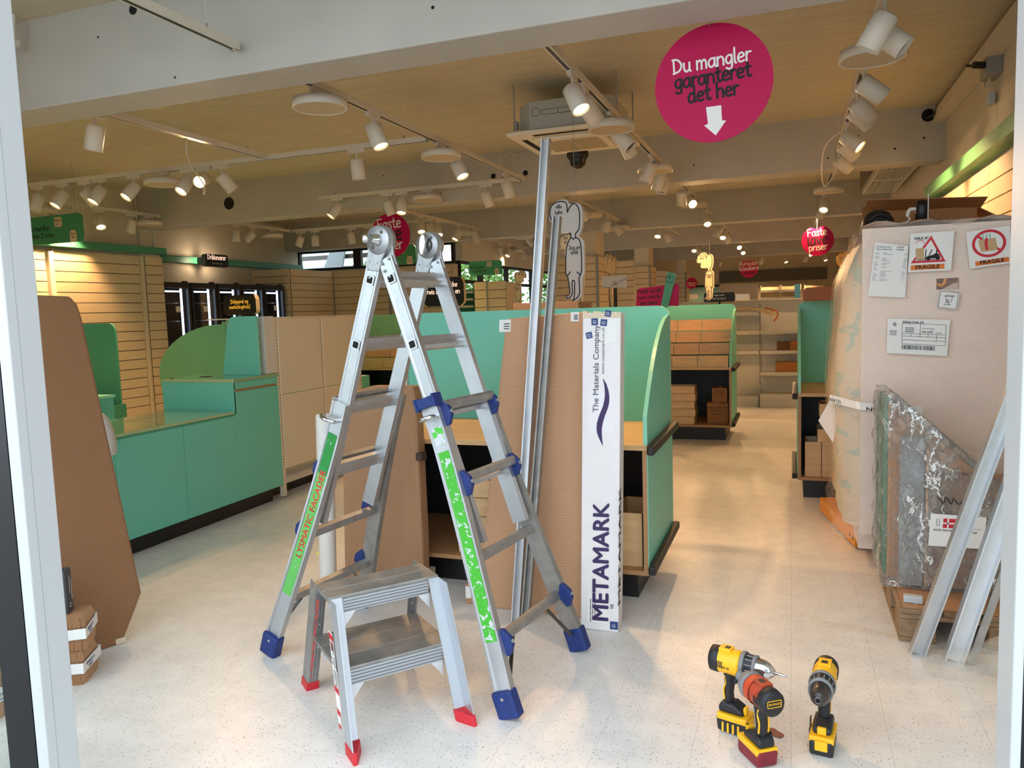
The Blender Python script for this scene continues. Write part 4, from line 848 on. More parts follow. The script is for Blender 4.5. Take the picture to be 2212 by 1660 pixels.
def queue_sign(label, c, w_, h, l1, l2, bub, hook, hands=True):
    t = thing('queue_sign', label, 'sign', c)
    part(B().prism(blob(w_, h, seed=3), (0, 0, 0), X, Z, Y * .012, SIGNG), 'sign_board', t, fix=True)
    b = B()
    for k, s in enumerate((l1, l2)): printed(b, s, (-w_ * .43, 0, -h * (.02 + .25 * k)), X, Z, h * .26, INK, 'l', .01, th=.0015, fit=w_ * (.4, .47)[k])
    part(b, 'black_lettering', t)
    b = B(); fx = w_ * .34
    b.prism(rrect(fx - .13 * h * 1.2, fx + .13 * h * 1.2, -.49 * h, -.08 * h, .12 * h, corners=(0, 0, 1, 1)), (0, -.0015, 0), X, Z, Y * .0015, BOARDC)
    bx0 = w_ * .05; b.prism(rrect(bx0, bx0 + .36 * h, .08 * h, .42 * h, .06 * h), (0, -.0015, 0), X, Z, Y * .0015, BOARDC); part(b, 'cream_patches', t, fix=True)
    b = B()
    for k, s in enumerate(('Jeg er', 'unik')): scribble(b, s, (fx, -.0015, -h * (.24 + .12 * k)), X, Z, .05 * h, INK, .2)
    for k, s in enumerate(bub): scribble(b, s, (bx0 + .18 * h, -.0015, h * (.27 - .12 * k)), X, Z, .05 * h, INK, .2)
    part(b, 'small_lettering', t)
    for sx in (-.4, .4): part(B().cyl((sx * w_, .005, h * .45), (sx * w_, .005, hook - c[2]), .002, .002, GREYM, 6), 'hanging_wire', t)
    return t
queue_sign('large green queue sign hanging over the left slat wall', (-7.28, 6.0, 2.45), .86, .29, 'Kø herfra:', '- max 2 min.', ('Mød løs', 'på ...'), 3.12)
queue_sign('green queue sign half hidden behind the magenta disc and ladder', (-4.98, 9.2, 2.24), .6, .26, 'Kø herfra:', '- max 4 min.', ('Tag den', 'med ro'), 3.12)
queue_sign('small green queue sign in front of the garden windows', (-4.02, 10.0, 2.06), .5, .2, 'Kø herfra:', '- max 8 min.', ('Går det', 'hurtigt'), 3.12)
# cut-out figure boards (plain outlines without faces)
OUT = [(330, 1447), (345, 1385), (310, 1405), (262, 1408), (270, 1360), (312, 1310), (285, 1130), (265, 1060), (272, 940), (285, 700), (345, 610), (330, 560), (240, 555), (170, 530), (160, 470), (180, 410), (75, 395), (62, 290), (110, 180), (185, 130), (300, 130), (345, 185), (420, 172), (490, 210), (512, 300), (510, 430), (480, 560), (455, 605), (515, 660), (522, 780), (520, 1080), (495, 1130), (480, 1350), (455, 1390), (390, 1440)]
OUT = [((x - 400) / 1315, (1447 - y) / 1315) for x, y in OUT]
BODY = [[(340, 1435), (372, 1395), (385, 1200), (365, 1165), (350, 1200), (348, 1340), (285, 1400), (275, 1365), (318, 1320), (292, 1110), (270, 1060), (285, 760), (345, 620), (380, 640), (415, 620), (475, 690), (485, 1000), (465, 1100), (445, 1150), (445, 1350), (350, 1435)], [(345, 620), (350, 570), (330, 555)], [(415, 620), (412, 570), (455, 520), (470, 420), (468, 280), (420, 190), (360, 205), (310, 290)], [(310, 280), (300, 180), (260, 150), (170, 150), (95, 200), (72, 290), (90, 370)], [(330, 1055), (292, 1105)], [(420, 1060), (465, 1105)]]
BODY = [[((x - 400) / 1315, (1447 - y) / 1315) for x, y in s] for s in BODY]
def figure_board(label, c, h, bub, m_=BOARD, hook=3.12, mirror=1, rz=0, th=.04, pole=None):
    t = thing('figure_board', label, 'sign', c, rz)
    U = X * h * mirror; W = Z * h
    pts = OUT if mirror == 1 else OUT[::-1]
    part(B().prism(smooth2([(p[0], p[1], 0) for p in pts], 3, True), (0, 0, 0), U, W, Y * th, m_), 'foam_board', t, fix=True)
    b = B()
    for s in BODY: b.ribbon([(p.x * h * mirror, p.y * h) for p in smooth2([(q[0], q[1], 0) for q in s], 4)], .011 * h, (0, 0, 0), X, Z, INK, .0015)
    part(b, 'black_outline', t)
    b = B()
    for k, s in enumerate(('Jeg er', 'unik')): scribble(b, s, (-.005 * h * mirror, 0, h * (.515 - .045 * k)), X, Z, .025 * h, INK, .22)
    for k, s in enumerate(bub): scribble(b, s, (-.155 * h * mirror, 0, h * (.925 - .055 * k)), X, Z, .022 * h, INK, .22)
    part(b, 'lettering', t)
    if pole: part(B().cyl((0, .03, pole - c[2]), (0, .045, h * .4), .008, .008, BLACK, 10), 'stand_pole', t)
    else: part(B().cyl((0, th / 2, h * .97), (0, th / 2, hook - c[2]), .002, .002, GREYM, 6), 'hanging_wire', t)
    return t
figure_board('large grey cut-out figure board beside the leaning aluminium bars', (-1.43, 5.25, 1.5), .71, ('ville', 'købe', 'den'))
figure_board('cream cut-out figure board hidden behind the grey figure board', (-1.78, 6.6, 1.475), .64, ('Det', 'er'), BOARDC)
figure_board('tan cut-out figure board before the garden windows, bubble on its right', (-3.5, 9.85, 1.49), .5, ('Tør du', 'købe'), BOARDC, mirror=-1, th=.02)
figure_board('cream cut-out figure board standing over the stepped wooden bins', (-.9, 9.16, 1.5), .55, ('Pas på', 'deres'), BOARDC, th=.02)
figure_board('cut-out figure board seen edge-on by the slatted pillar', (-1.98, 9.0, 1.4), .68, ('Se',), BOARDC, rz=1.25, th=.02)
pb = thing('picture_board', 'white picture board on a black pole before the slatted pillar', 'sign', (-1.8, 8.2, 0)); g = pb.location
part(bx(g, (-1.94, -1.67, 8.19, 8.2, 1.665, 1.795, BOARD)), 'board', pb); part(B(g).cyl((-1.8, 8.22, 0), (-1.8, 8.22, 1.78), .02, .02, BLACK, 12), 'pole', pb)
part(bx(g, (-1.93, -1.67, 8.1, 8.29, 0, .02, BLACK)), 'foot_plate', pb)
b = B(g); b.ribbon([(p.x, p.y) for p in smooth2([(-.13, -.04, 0), (-.06, -.05, 0), (0, -.02, 0), (.03, .0, 0), (.13, .04, 0)], 5)], .006, (-1.8, 8.19, 1.72), X, Z, GREYINK)
scribble(b, 'Jeg', (-1.8, 8.19, 1.72), X, Z, .012, INK); scribble(b, 'er unik', (-1.8, 8.19, 1.695), X, Z, .012, INK); part(b, 'drawing_lines', pb, kind='stuff')
pk = thing('hand_sign', 'magenta sign with a green arm standing behind the middle island', 'sign', (-1.02, 6.2, 1.45)); g = pk.location
part(B(g).prism([(-1.19, 1.46), (-1.18, 1.58), (-1.165, 1.6), (-.86, 1.625), (-.845, 1.61), (-.85, 1.45)], (0, 6.2, 0), X, Z, Y * .015, PINK), 'sign_board', pk, fix=True)
part(B(g).prism([(-.99, 1.44), (-.935, 1.7), (-.925, 1.72), (-.87, 1.705), (-.865, 1.69), (-.93, 1.44)], (0, 6.18, 0), X, Z, Y * .012, SIGNG), 'green_arm', pk, fix=True)
b = B(g)
for k, s in enumerate(('Fandt du lidt', 'mere end du', 'kan bære?')): scribble(b, s, (-1.08, 6.2, 1.562 - .046 * k), X + Z * .05, Z, .0185, INK, .22)
part(b, 'black_lettering', pk)
b = B(g); b.ribbon([(-.03, .02), (-.025, -.02), (.025, -.02), (.03, .02), (-.03, .02)], .005, (-.915, 6.18, 1.66), X, Z, INK); b.ribbon([(0, 0), (0, .04)], .005, (-.915, 6.18, 1.66), X, Z, INK); part(b, 'basket_mark', pk)
part(B(g).cyl((-1.02, 6.23, 0), (-1.02, 6.23, 1.5), .012, .012, BLACK, 8), 'pole', pk)
def black_sign(label, c, w_, h, rows, th=.06, pole=None, wall=None, rz=0, edge=None, light=False):
    t = thing('black_sign', label, 'sign', c, rz)
    part(B().prism(blob(w_, h, .06, 5), (0, 0, 0), X, Z, Y * th, BLACK, edge or BOARDC), 'sign_box', t, fix=True)
    b = B()
    for s, z, xh, m_ in rows: scribble(b, s, (0, 0, z), X, Z, xh, m_, .2)
    part(b, 'lettering', t)
    if pole: part(B().cyl((0, th / 2, -c[2]), (0, th / 2, -h * .4), .014, .014, BLACK, 8), 'pole', t)
    return t
GLOWW = mat('sign_glow_white', (255, 214, 190), .5, emit=1.2); GLOWY = mat('sign_glow_yellow', (240, 180, 50), .5, emit=.7)
dk = black_sign('black drinks sign with glowing lettering on the left wall', (-8.28, 9.6, 2.36), .5, .19, [('Drikkevarer', .015, .045, GLOWW), ('Du kan ikke leve uden', -.05, .013, WHITEINK)], th=.07, rz=PI / 2, edge=GREYM)
part(B().box(-.12, .12, .07, .27, -.05, .05, BLACK), 'wall_bracket', dk)
hb = bpy.data.lights.new('halo_lamp', 'AREA'); hb.shape = 'RECTANGLE'; hb.size = .35; hb.size_y = .1; hb.energy = 9; hb.color = (1, .75, .5)
ho = bpy.data.objects.new('halo_lamp', hb); C.objects.link(ho); ho.parent = dk; ho.location = (0, .09, 0); ho.rotation_euler = (PI / 2, 0, 0)
black_sign('black sign with yellow lettering on a pole before the drinks coolers', (-5.29, 6.42, 1.598), .4, .2, [('[Salgspral og', .02, .022, GLOWY), ('marketingtrick]', -.035, .022, GLOWY)], pole=1)
black_sign('black sign with white lettering seen between the ladder rails', (-3.87, 8.28, 1.70), .52, .34, [("Vi si'r det ikke", .06, .034, GLOWW), ('hvis du tager en', -.02, .034, GLOWW)], pole=1)
black_sign('small black sign on the shelf behind the figure over the bins', (-.95, 11.0, 1.55), .42, .13, [('Ingen varer', .02, .016, WHITEINK), ('uden normalpriser', -.025, .013, WHITEINK)], pole=1)
# slatted gondola and wire-shelf bay before the garden windows
sg = thing('slat_gondola', 'lit slatted gondola end in front of the garden windows', 'shelving', (-3.95, 10.3, 0))
part(bx(sg.location, (-4.2, -3.74, 10.03, 10.7, 0, 1.86, WALL)), 'core_panel', sg)
slats(sg, 'x', -4.2, -4.02, 10.02, 15, 1.87); slats(sg, 'x', -4.0, -3.73, 10.02, 15, 1.87)
part(bx(sg.location, (-4.02, -4.0, 10.0, 10.03, 0, 1.88, GREYM)), 'corner_post', sg)
wsb = thing('wire_shelf_bay', 'teal-backed bay with wire shelves left of the slatted gondola', 'shelving', (-4.5, 10.3, 0)); g = wsb.location
part(bx(g, (-4.62, -4.25, 10.3, 10.33, 0, 1.78, TEALD)), 'back_panel', wsb)
for z in (1.42, 1.52, 1.62, 1.72): part(bx(g, (-4.8, -4.24, 10.05, 10.29, z, z + .008, GREYM), (-4.8, -4.24, 10.04, 10.05, z, z + .03, GREYM)), 'wire_shelf', wsb)
part(bx(g, (-4.82, -4.8, 10.27, 10.33, 0, 1.8, GREYM)), 'upright', wsb)
# ------------------------------------------------------------------ far gondola shelves, poster, door, wire racks
gs = thing('gondola_shelving', 'white metal gondola shelves with plastic sheeting at the end of the aisle', 'shelving', (-.2, 11.4, 0)); g = gs.location
part(bx(g, (-1.6, -.435, 11.45, 11.47, .1, 1.49, WHITEM), (-.425, .9, 11.45, 11.47, .1, 1.49, WHITEM)), 'back_sheet', gs)
for x in (-1.6, -.43, .72): part(bx(g, (x - .015, x + .015, 11.41, 11.45, 0, 1.5, WHITEM)), 'upright', gs)
b = B(g)
for k in range(34): b.box(-.436, -.424, 11.408, 11.41, .3 + k * .034, .318 + k * .034, DARK)
part(b, 'slot_row', gs, kind='stuff')
for x0, x1, z in ((-1.58, -.44, .79), (-1.58, -.44, 1.07), (-1.58, -.44, 1.33), (-.42, .7, .49), (-.42, .7, .79), (-.42, .7, 1.07)):
    part(bx(g, (x0, x1, 11.2, 11.45, z - .012, z, WHITEM), (x0, x1, 11.19, 11.2, z - .045, z + .002, WHITEM)), 'shelf', gs)
part(bx(g, (-1.58, -.44, 11.2, 11.45, 0, .15, WHITEM)), 'base_panel', gs); part(bx(g, (-.42, .7, 11.12, 11.45, 0, .12, WHITEM), (-.42, .7, 11.1, 11.45, .121, .19, WHITEM)), 'base_shelf', gs)
part(bx(g, (-1.6, .9, 11.38, 11.5, 1.491, 1.505, GOND)), 'top_cap', gs)
carton('carton', 'small dark brown carton with white tag on the third white shelf', -.2, -.04, 11.22, 11.4, .791, .91, mat('dark_card', (110, 74, 44), .8))
carton('carton', 'brown carton beside a darker one on the third white shelf', -.03, .2, 11.22, 11.4, .791, .92, mat('mid_card', (170, 112, 60), .8))
carton('carton', 'wide brown carton with pen marks on the second white shelf', -.22, .3, 11.22, 11.42, .491, .63, mat('mid_card', (170, 112, 60), .8))
def crumple(name, label, x0, x1, y0, y1, z0, fn, m_, n=18, seed=1, cat='plastic sheet', parent=None):
    R = random.Random(seed); b = B(((x0 + x1) / 2, (y0 + y1) / 2, z0)); vs = []; ph = [R.uniform(0, 6) for _ in range(12)]
    for i in range(n + 1):
        for j in range(n + 1):
            u, v = i / n, j / n
            r = sum(math.sin((3 + k * 2.3) * (u * math.cos(ph[k]) + v * math.sin(ph[k])) + ph[k + 4]) / (1 + k * .6) for k in range(4))
            x, y, z = fn(u, v, r, R); vs.append((x, y, z))
    fs = [(i * (n + 1) + j, (i + 1) * (n + 1) + j, (i + 1) * (n + 1) + j + 1, i * (n + 1) + j + 1) for i in range(n) for j in range(n)]
    b.add(vs, fs, m_, True); o = part(b, name, parent); o.location = b.org - (parent.location if parent else Vector((0, 0, 0)))
    if parent is None: tag(o, label, cat)
    return o
crumple('plastic_sheet', 'crumpled yellowish plastic sheet with red edge on the white shelf', -.95, -.2, 11.2, 11.4, 1.34, lambda u, v, r, R: (-.95 + .75 * u, 11.16 + .26 * v - .04 * u, max(1.334 - max(0, u - .6) * .5 * (1 - v), 1.335 + .03 + .03 * r - max(0, u - .55) * .35 * (1 - v)) + .0), FILMY, 16, 4)
tag(part(B().tube(smooth2([(-.36, 11.2, 1.385), (-.28, 11.14, 1.37), (-.2, 11.1, 1.33), (-.19, 11.1, 1.27), (-.24, 11.12, 1.2)], 6), .009, mat('orange_tape', (214, 80, 40), .5), 6), 'orange_strip'), 'orange-red plastic strip dangling from the yellowish sheet', 'strip')
crumple('plastic_sheet', 'clear plastic sheet lying on the middle white shelf', -.7, -.2, 11.15, 11.4, 1.08, lambda u, v, r, R: (-.72 + .55 * u, 11.15 + .26 * v, 1.074 + .018 * (1.6 + r) * .4 - max(0, .25 - v) * .28), FILMF, 14, 9)
ps = thing('poster', 'pale blue poster with white clouds on the far wall', 'poster', (-2.7, 24.36, 1.3)); g = ps.location
part(bx(g, (-3.4, -2.1, 24.36, 24.38, .4, 2.0, mat('poster_blue', (150, 206, 214), .5))), 'panel', ps)
b = B(g)
for x, z, w_, h in ((-2.95, 1.72, .42, .16), (-2.35, 1.6, .3, .2), (-3.2, 1.4, .2, .2)): b.prism(rrect(x - w_ / 2, x + w_ / 2, z - h / 2, z + h / 2, .07), (0, 24.358, 0), X, Z, Y * .002, WHITEINK)
part(b, 'cloud_print', ps, fix=True); part(bx(g, (-3.42, -2.08, 24.35, 24.39, 2.0, 2.06, BLACK)), 'top_edge', ps)
dn = thing('door_2', None, None, (-1.55, 22.0, 0)); dn['kind'] = 'structure'; g = dn.location
part(bx(g, (-1.9, -1.72, 22.0, 22.1, 0, 1.98, WHITEM), (-1.1, -.88, 22.0, 22.1, 0, 1.98, WHITEM), (-1.72, -1.1, 22.0, 22.1, 1.72, 1.98, WHITEM), (-1.72, -1.1, 22.0, 22.1, 0, .9, WHITEM)), 'door_frame', dn); part(bx(g, (-1.72, -1.1, 22.04, 22.05, .9, 1.72, GLASS)), 'pane', dn)
for k, x in enumerate((-.85, -.3, .3)):
    t = thing('wire_rack', 'white wire display rack by the far wall, ' + ('left', 'middle', 'right')[k] + ' one of three', 'rack', (x + .27, 23.0, 0)); g = t.location
    part(bx(g, (x, x + .53, 23.05, 23.07, .1, 1.9, SLAT)), 'back_panel', t)
    for z in (1.0, 1.3, 1.55, 1.75): part(bx(g, (x, x + .53, 22.8, 23.05, z, z + .015, WHITEM), (x, x + .53, 22.79, 22.8, z, z + .06, GREYM)), 'wire_shelf', t)
    for q in (x, x + .51): part(bx(g, (q, q + .02, 23.03, 23.07, 0, 1.95, WHITEM)), 'post', t)
tag(part(bx((.12, 22.6, 0), (.05, .2, 22.6, 22.63, 0, 1.95, mat('blue_banner', (90, 170, 220), .5))), 'blue_banner', loc=(.12, 22.6, 0)), 'narrow blue banner standing before the wire racks', 'banner')
cr = thing('rounded_case', 'brown rounded case on top of the teal unit by the pallet', 'case', (.24, 6.5, 1.456)); g = cr.location
part(B(g).prism(rrect(.08, .5, 1.456, 1.56, .03, corners=(0, 0, 1, 1)), (0, 6.4, 0), X, Z, Y * .25, mat('case_brown', (150, 92, 50), .6)), 'case_body', cr, bevel=.01, fix=True)
# ------------------------------------------------------------------ tall wrapped pallet, its pallet jack and things on top
pw = thing('wrapped_pallet', 'tall stack wrapped in white foam and stretch film on the right', 'pallet load', (.7, 4.9, 0)); g = pw.location
YF = 4.33
part(bx(g, (.335, .672, YF, YF + .04, .22, 1.81, FOAM), (.772, 1.17, YF, YF + .04, .22, 1.81, FOAM), (.672, .772, YF, YF + .04, .22, 1.49, FOAM), (.672, .772, YF, YF + .04, 1.545, 1.81, FOAM)), 'foam_sheet', pw)
part(bx(g, (.66, .78, YF + .041, YF + .05, 1.48, 1.56, mat('slot_brown', (120, 58, 24), .7))), 'slot_backing', pw)
part(B(g).tube(smooth2([(.675, YF + .03, 1.52), (.695, YF + .028, 1.51), (.71, YF + .027, 1.52), (.715, YF + .027, 1.545)], 5), .008, ORP, 8), 'orange_tube', pw)
def loops(zs, fx0, x1, y0, y1, wob, seed, n=44):
    R = random.Random(seed); secs = []; ph = [R.uniform(0, 6.3) for _ in range(8)]
    for z in zs:
        x0 = fx0(z); pts = []; per = []
        base = rrect(x0, x1, y0, y1, .07, 4)
        # resample evenly
        P = [Vector(p) for p in base]; P.append(P[0]); L_ = [0]
        for a, b_ in zip(P[:-1], P[1:]): L_.append(L_[-1] + (b_ - a).length)
        for k in range(n):
            s = L_[-1] * k / n; i = max(j for j in range(len(L_)) if L_[j] <= s); i = min(i, len(P) - 2); f = (s - L_[i]) / max(L_[i + 1] - L_[i], 1e-6); q = P[i].lerp(P[i + 1], f)
            d = wob * (math.sin(k * .9 + z * 9 + ph[0]) + .6 * math.sin(k * 2.1 - z * 23 + ph[1]) + .5 * math.sin(z * 41 + k * .4 + ph[2]))
            c = Vector(((x0 + x1) / 2, (y0 + y1) / 2)); v = (q - c).normalized(); pts.append(Vector((q.x + v.x * d, q.y + v.y * d, z)))
        secs.append(pts)
    return secs
fx = lambda z: .225 + (.11 * max(0, (z - 1.55) / .25) ** 1.2 if z > 1.55 else 0) + .02 * math.sin(z * 5)
zs = [.25 + i * .0515 for i in range(30)]
b = B(g); b.sweep(loops(zs, lambda z: fx(z) + .012, 1.16, YF + .045, 5.5, .006, 3), SKIRT, smooth=True); part(b, 'inner_stack', pw)
zs = [.2 + i * .0381 for i in range(43)] + [1.83]
b = B(g); b.sweep(loops(zs, lambda z: fx(z) - .006 - .05 * max(0, (.34 - z) / .25), 1.18, YF - .012, 5.52, .006, 5), FILM, cap=False, smooth=True); part(b, 'stretch_film', pw)
b = B(g); R9 = random.Random(11); top = []; n = 16
for i in range(n + 1):
    for j in range(n + 1): top.append((.34 + .82 * i / n, YF - .012 + 1.18 * j / n, 1.825 + .012 * math.sin(i * 1.3 + j * .7) + .012 * math.sin(i * .6 - j * 1.7)))
b.add(top, [(i * (n + 1) + j, (i + 1) * (n + 1) + j, (i + 1) * (n + 1) + j + 1, i * (n + 1) + j + 1) for i in range(n) for j in range(n)], FOAM, True); part(b, 'top_sheet', pw)
b = B(g); b.quad((.19, 4.42, .95), (.33, YF - .03, .925), (.33, YF - .03, .885), (.19, 4.42, .91), PAPER); b.quad((.33, YF - .03, .925), (.62, YF - .03, .905), (.62, YF - .03, .865), (.33, YF - .03, .885), PAPER); part(b, 'packing_tape', pw)
b = B(g); d_ = Vector((.14, -.11, -.025)).normalized()
for s, c, U_ in (('BRAMIDAN', Vector((.24, 4.38, .925)), Vector((.14, -.11, -.025)).normalized()), ('BRAMIDAN', Vector((.46, YF - .03, .893)), Vector((1, 0, -.07)).normalized())): printed(b, s, c + U_ * .0, -U_, -Z, .028, INK, 'c', .02, th=.002, fit=.12 if c.x < .3 else .2)
part(b, 'tape_lettering', pw)
part(B(g).prism([(.135, .80), (.2, .93), (.235, .81), (.21, .68)], (0, 4.47, 0), X, Z, Y * .004, FOAM), 'foam_corner_flap', pw)
part(bx(g, (.34, 1.16, 4.45, 5.46, .106, .25, FOAM)), 'pallet_base', pw); part(bx(g, (.87, 1.18, 4.55, 5.45, 0, .1, PALW)), 'pallet_block', pw); part(bx(g, (.46, .53, 4.55, 5.4, 0, .1, PALW)), 'pallet_block', pw)
def sheet(name, label, pts, y=YF - .03):
    t = thing(name, label, 'label', (sum(p[0] for p in pts) / 4, y, sum(p[1] for p in pts) / 4))
    part(B(t.location).prism(pts, (0, y, 0), X, Z, Y * .001, PAPER), 'paper', t, fix=True); return t
def frame_of(pts):      # origin bottom-left, unit vectors
    bl, br, tr, tl = [Vector((p[0], 0, p[1])) for p in pts]; return bl, (br - bl), (tl - bl)
def pl(t, pts, y=YF - .03):
    bl, U_, W_ = frame_of(pts); o = Vector((bl.x, y, bl.z)); return o, U_, W_
pA = [(.36, 1.47), (.53, 1.455), (.54, 1.71), (.39, 1.74)]
t = sheet('packing_list', 'white packing list taped to the upper left of the wrapped stack', pA); o, U_, W_ = pl(t, pA); b = B(t.location)
for i, (s, s2) in enumerate((('Production No.', '033996'), ('Sales Order No.', '494965'))): printed(b, s, o + U_ * .06 + W_ * (.9 - .045 * i), U_.normalized(), W_.normalized(), .011, GREYINK, 'l', .01); printed(b, s2, o + U_ * .6 + W_ * (.9 - .045 * i), U_.normalized(), W_.normalized(), .011, GREYINK, 'l', .01)
part(b, 'lettering', t); b = B(t.location); R2 = random.Random(4)
for i in range(22):
    z = .8 - i * .024
    for x0, x1 in ((.06, R2.uniform(.1, .18)), (.25, R2.uniform(.35, .55)), (.82, R2.uniform(.88, .93))):
        if R2.random() < .7: b.quad(o + U_ * x0 + W_ * z - Y * .001, o + U_ * x1 + W_ * z - Y * .001, o + U_ * x1 + W_ * (z + .006) - Y * .001, o + U_ * x0 + W_ * (z + .006) - Y * .001, GREYINK)
part(b, 'text_lines', t, kind='stuff')
pB = [(.54, 1.58), (.73, 1.582), (.74, 1.772), (.55, 1.77)]
t = sheet('warning_label', 'white warning label with red triangle and forklift', pB); o, U_, W_ = pl(t, pB); b = B(t.location); u, w_ = U_.normalized(), W_.normalized(); S = U_.length
def P2(x, z, e=.0012): return o + u * (x * S) + w_ * (z * S) - Y * e
def tri(b, pts, m_, e): b.add([P2(x, z, e) for x, z in pts], [list(range(len(pts)))], m_)
tri(b, [(.05, .23), (.86, .23), (.48, .92)], RED, .001); tri(b, [(.15, .29), (.77, .29), (.48, .81)], PAPER, .0015); part(b, 'red_triangle', t)
b = B(t.location); tri(b, [(.06, .05), (.84, .05), (.84, .18), (.06, .18)], ORANGE, .001); part(b, 'orange_bar', t)
b = B(t.location); printed(b, 'FRAGILE', P2(.45, .075), u, w_, .026, INK, 'c', .025, th=.0012, fit=.55 * S); printed(b, 'MAX 8°', P2(.1, .83), u, w_, .019, INK, 'l', .02, th=.0012); part(b, 'lettering', t)
b = B(t.location); tri(b, [(.17, .31), (.36, .32), (.33, .62), (.14, .6)], mat('print_tan', (196, 160, 118), .7), .002); tri(b, [(.37, .31), (.395, .31), (.395, .58), (.375, .58)], INK, .002); tri(b, [(.2, .3), (.72, .3), (.72, .315), (.2, .315)], INK, .0022)
tri(b, [(.43, .33), (.7, .33), (.7, .42), (.62, .47), (.55, .42), (.43, .4)], INK, .002); tri(b, [(.45, .42), (.48, .42), (.54, .56), (.515, .56)], INK, .002); tri(b, [(.62, .45), (.65, .45), (.65, .55), (.62, .55)], INK, .002)
for x in (.45, .67): b.lathe([(.0, 0), (.055 * S, 0)], P2(x, .34, .0024), -Y, INK, 18, False)
for a, c in (((.13, .73), (.15, .78)), ((.15, .78), (.22, .82)), ((.22, .82), (.3, .8)), ((.3, .8), (.33, .72))): b.ribbon([a, c], .012, P2(0, 0), u * S, w_ * S, RED, .0015)
part(b, 'forklift_print', t, kind='stuff')
pC = [(.81, 1.585), (.99, 1.605), (.972, 1.782), (.79, 1.762)]
t = sheet('warning_label', 'tilted white warning label with red prohibition ring', pC); o, U_, W_ = pl(t, pC); u, w_ = U_.normalized(), W_.normalized(); S = U_.length
b = B(t.location); ringp = [(.5 + .36 * math.cos(i * PI / 20), .6 + .33 * math.sin(i * PI / 20)) for i in range(41)]
b.ribbon([(x * S, z * S) for x, z in ringp], .07 * S, o, u, w_, RED, .0012); b.ribbon([(.25 * S, .83 * S), (.75 * S, .37 * S)], .06 * S, o, u, w_, RED, .0012); part(b, 'prohibition_ring', t)
b = B(t.location); tri(b, [(.3, .4), (.68, .4), (.66, .72), (.26, .72)], mat('print_tan', (196, 160, 118), .7), .002)
for x in (.36, .44, .52): tri(b, [(x, .7), (x + .035, .7), (x + .035, .86), (x, .86)], mat('print_green', (150, 190, 170), .7), .0018)
b.ribbon([(.45 * S, .72 * S), (.43 * S, .6 * S), (.44 * S, .46 * S)], .012, o, u, w_, RED, .0024); part(b, 'crate_print', t, kind='stuff')
b = B(t.location); tri(b, [(.14, .05), (.92, .05), (.92, .17), (.14, .17)], ORANGE, .001); part(b, 'orange_bar', t)
b = B(t.location); printed(b, 'FRAGILE', P2(.53, .07), u, w_, .026, INK, 'c', .025, th=.0014, fit=.55 * S); part(b, 'lettering', t)
pD = [(.672, 1.4), (.758, 1.387), (.772, 1.47), (.684, 1.488)]
t = sheet('symbol_label', 'small square label with a hook symbol under the slot', pD); o, U_, W_ = pl(t, pD); u, w_ = U_.normalized(), W_.normalized(); S = U_.length; b = B(t.location)
for q in ([(.04, .04), (.96, .04)], [(.96, .04), (.96, .96)], [(.96, .96), (.04, .96)], [(.04, .96), (.04, .04)], [(.25, .7), (.8, .76)], [(.35, .7), (.36, .5), (.45, .38), (.58, .36), (.68, .5), (.66, .73)], [(.3, .22), (.65, .26)], [(.35, .28), (.55, .5), (.45, .58), (.42, .45), (.6, .24)]): b.ribbon([(x * S, z * S) for x, z in (smooth2([(a, c, 0) for a, c in q], 4) if False else q)], .022 * S, o, u, w_, INK, .0013)
for k in range(5): b.ribbon([((.3 + .1 * k) * S, .7 * S), ((.36 + .1 * k) * S, .79 * S)], .02 * S, o, u, w_, INK, .0013)
part(b, 'hook_print', t, kind='stuff')
pE = [(.45, 1.178), (.72, 1.16), (.732, 1.34), (.452, 1.352)]
t = sheet('shipping_label', 'white shipping label with bar code on the wrapped stack', pE); o, U_, W_ = pl(t, pE); u, w_ = U_.normalized(), W_.normalized(); S = U_.length; b = B(t.location)
printed(b, 'Esbjerg Gods A/S', P2(.26, .58), u, w_, .0155, INK, 'l', .015, fit=.34 * S); printed(b, 'DK-3200', P2(.58, .41), u, w_, .013, INK, 'l', .015); printed(b, 'Helsinge', P2(.8, .41), u, w_, .008, INK, 'l'); printed(b, 'Normal Helsinge', P2(.58, .48), u, w_, .008, INK, 'l'); printed(b, 'G', P2(.12, .52), u, w_, .022, INK, 'c', .03); part(b, 'lettering', t)
b = B(t.location)
for q in ([(.25, .57), (.97, .57)], [(.25, .19), (.97, .19)], [(.25, .57), (.25, .19)], [(.97, .57), (.97, .19)], [(.55, .57), (.55, .32)], [(.25, .385), (.97, .385)], [(.25, .335), (.97, .335)], [(.25, .265), (.97, .265)], [(.82, .385), (.82, .265)], [(.4, .385), (.4, .335)], [(.68, .385), (.68, .335)]): b.ribbon([(x * S, z * S) for x, z in q], .0016, o, u, w_, INK, .0012)
for k in range(3): tri(b, [(.3, .48 - .035 * k), (.45, .48 - .035 * k), (.45, .495 - .035 * k), (.3, .495 - .035 * k)], GREYINK, .0012)
for k in range(4): tri(b, [(.04, .42 - .025 * k), (.16, .42 - .025 * k), (.16, .43 - .025 * k), (.04, .43 - .025 * k)], GREYINK, .0012)
part(b, 'form_lines', t, kind='stuff')
b = B(t.location); x = .25; R3 = random.Random(8)
while x < .8:
    wd = R3.choice((.004, .007, .011)); tri(b, [(x, .09), (x + wd, .09), (x + wd, .17), (x, .17)], INK, .0012); x += wd + R3.choice((.004, .006, .009))
part(b, 'bar_code', t, kind='stuff')
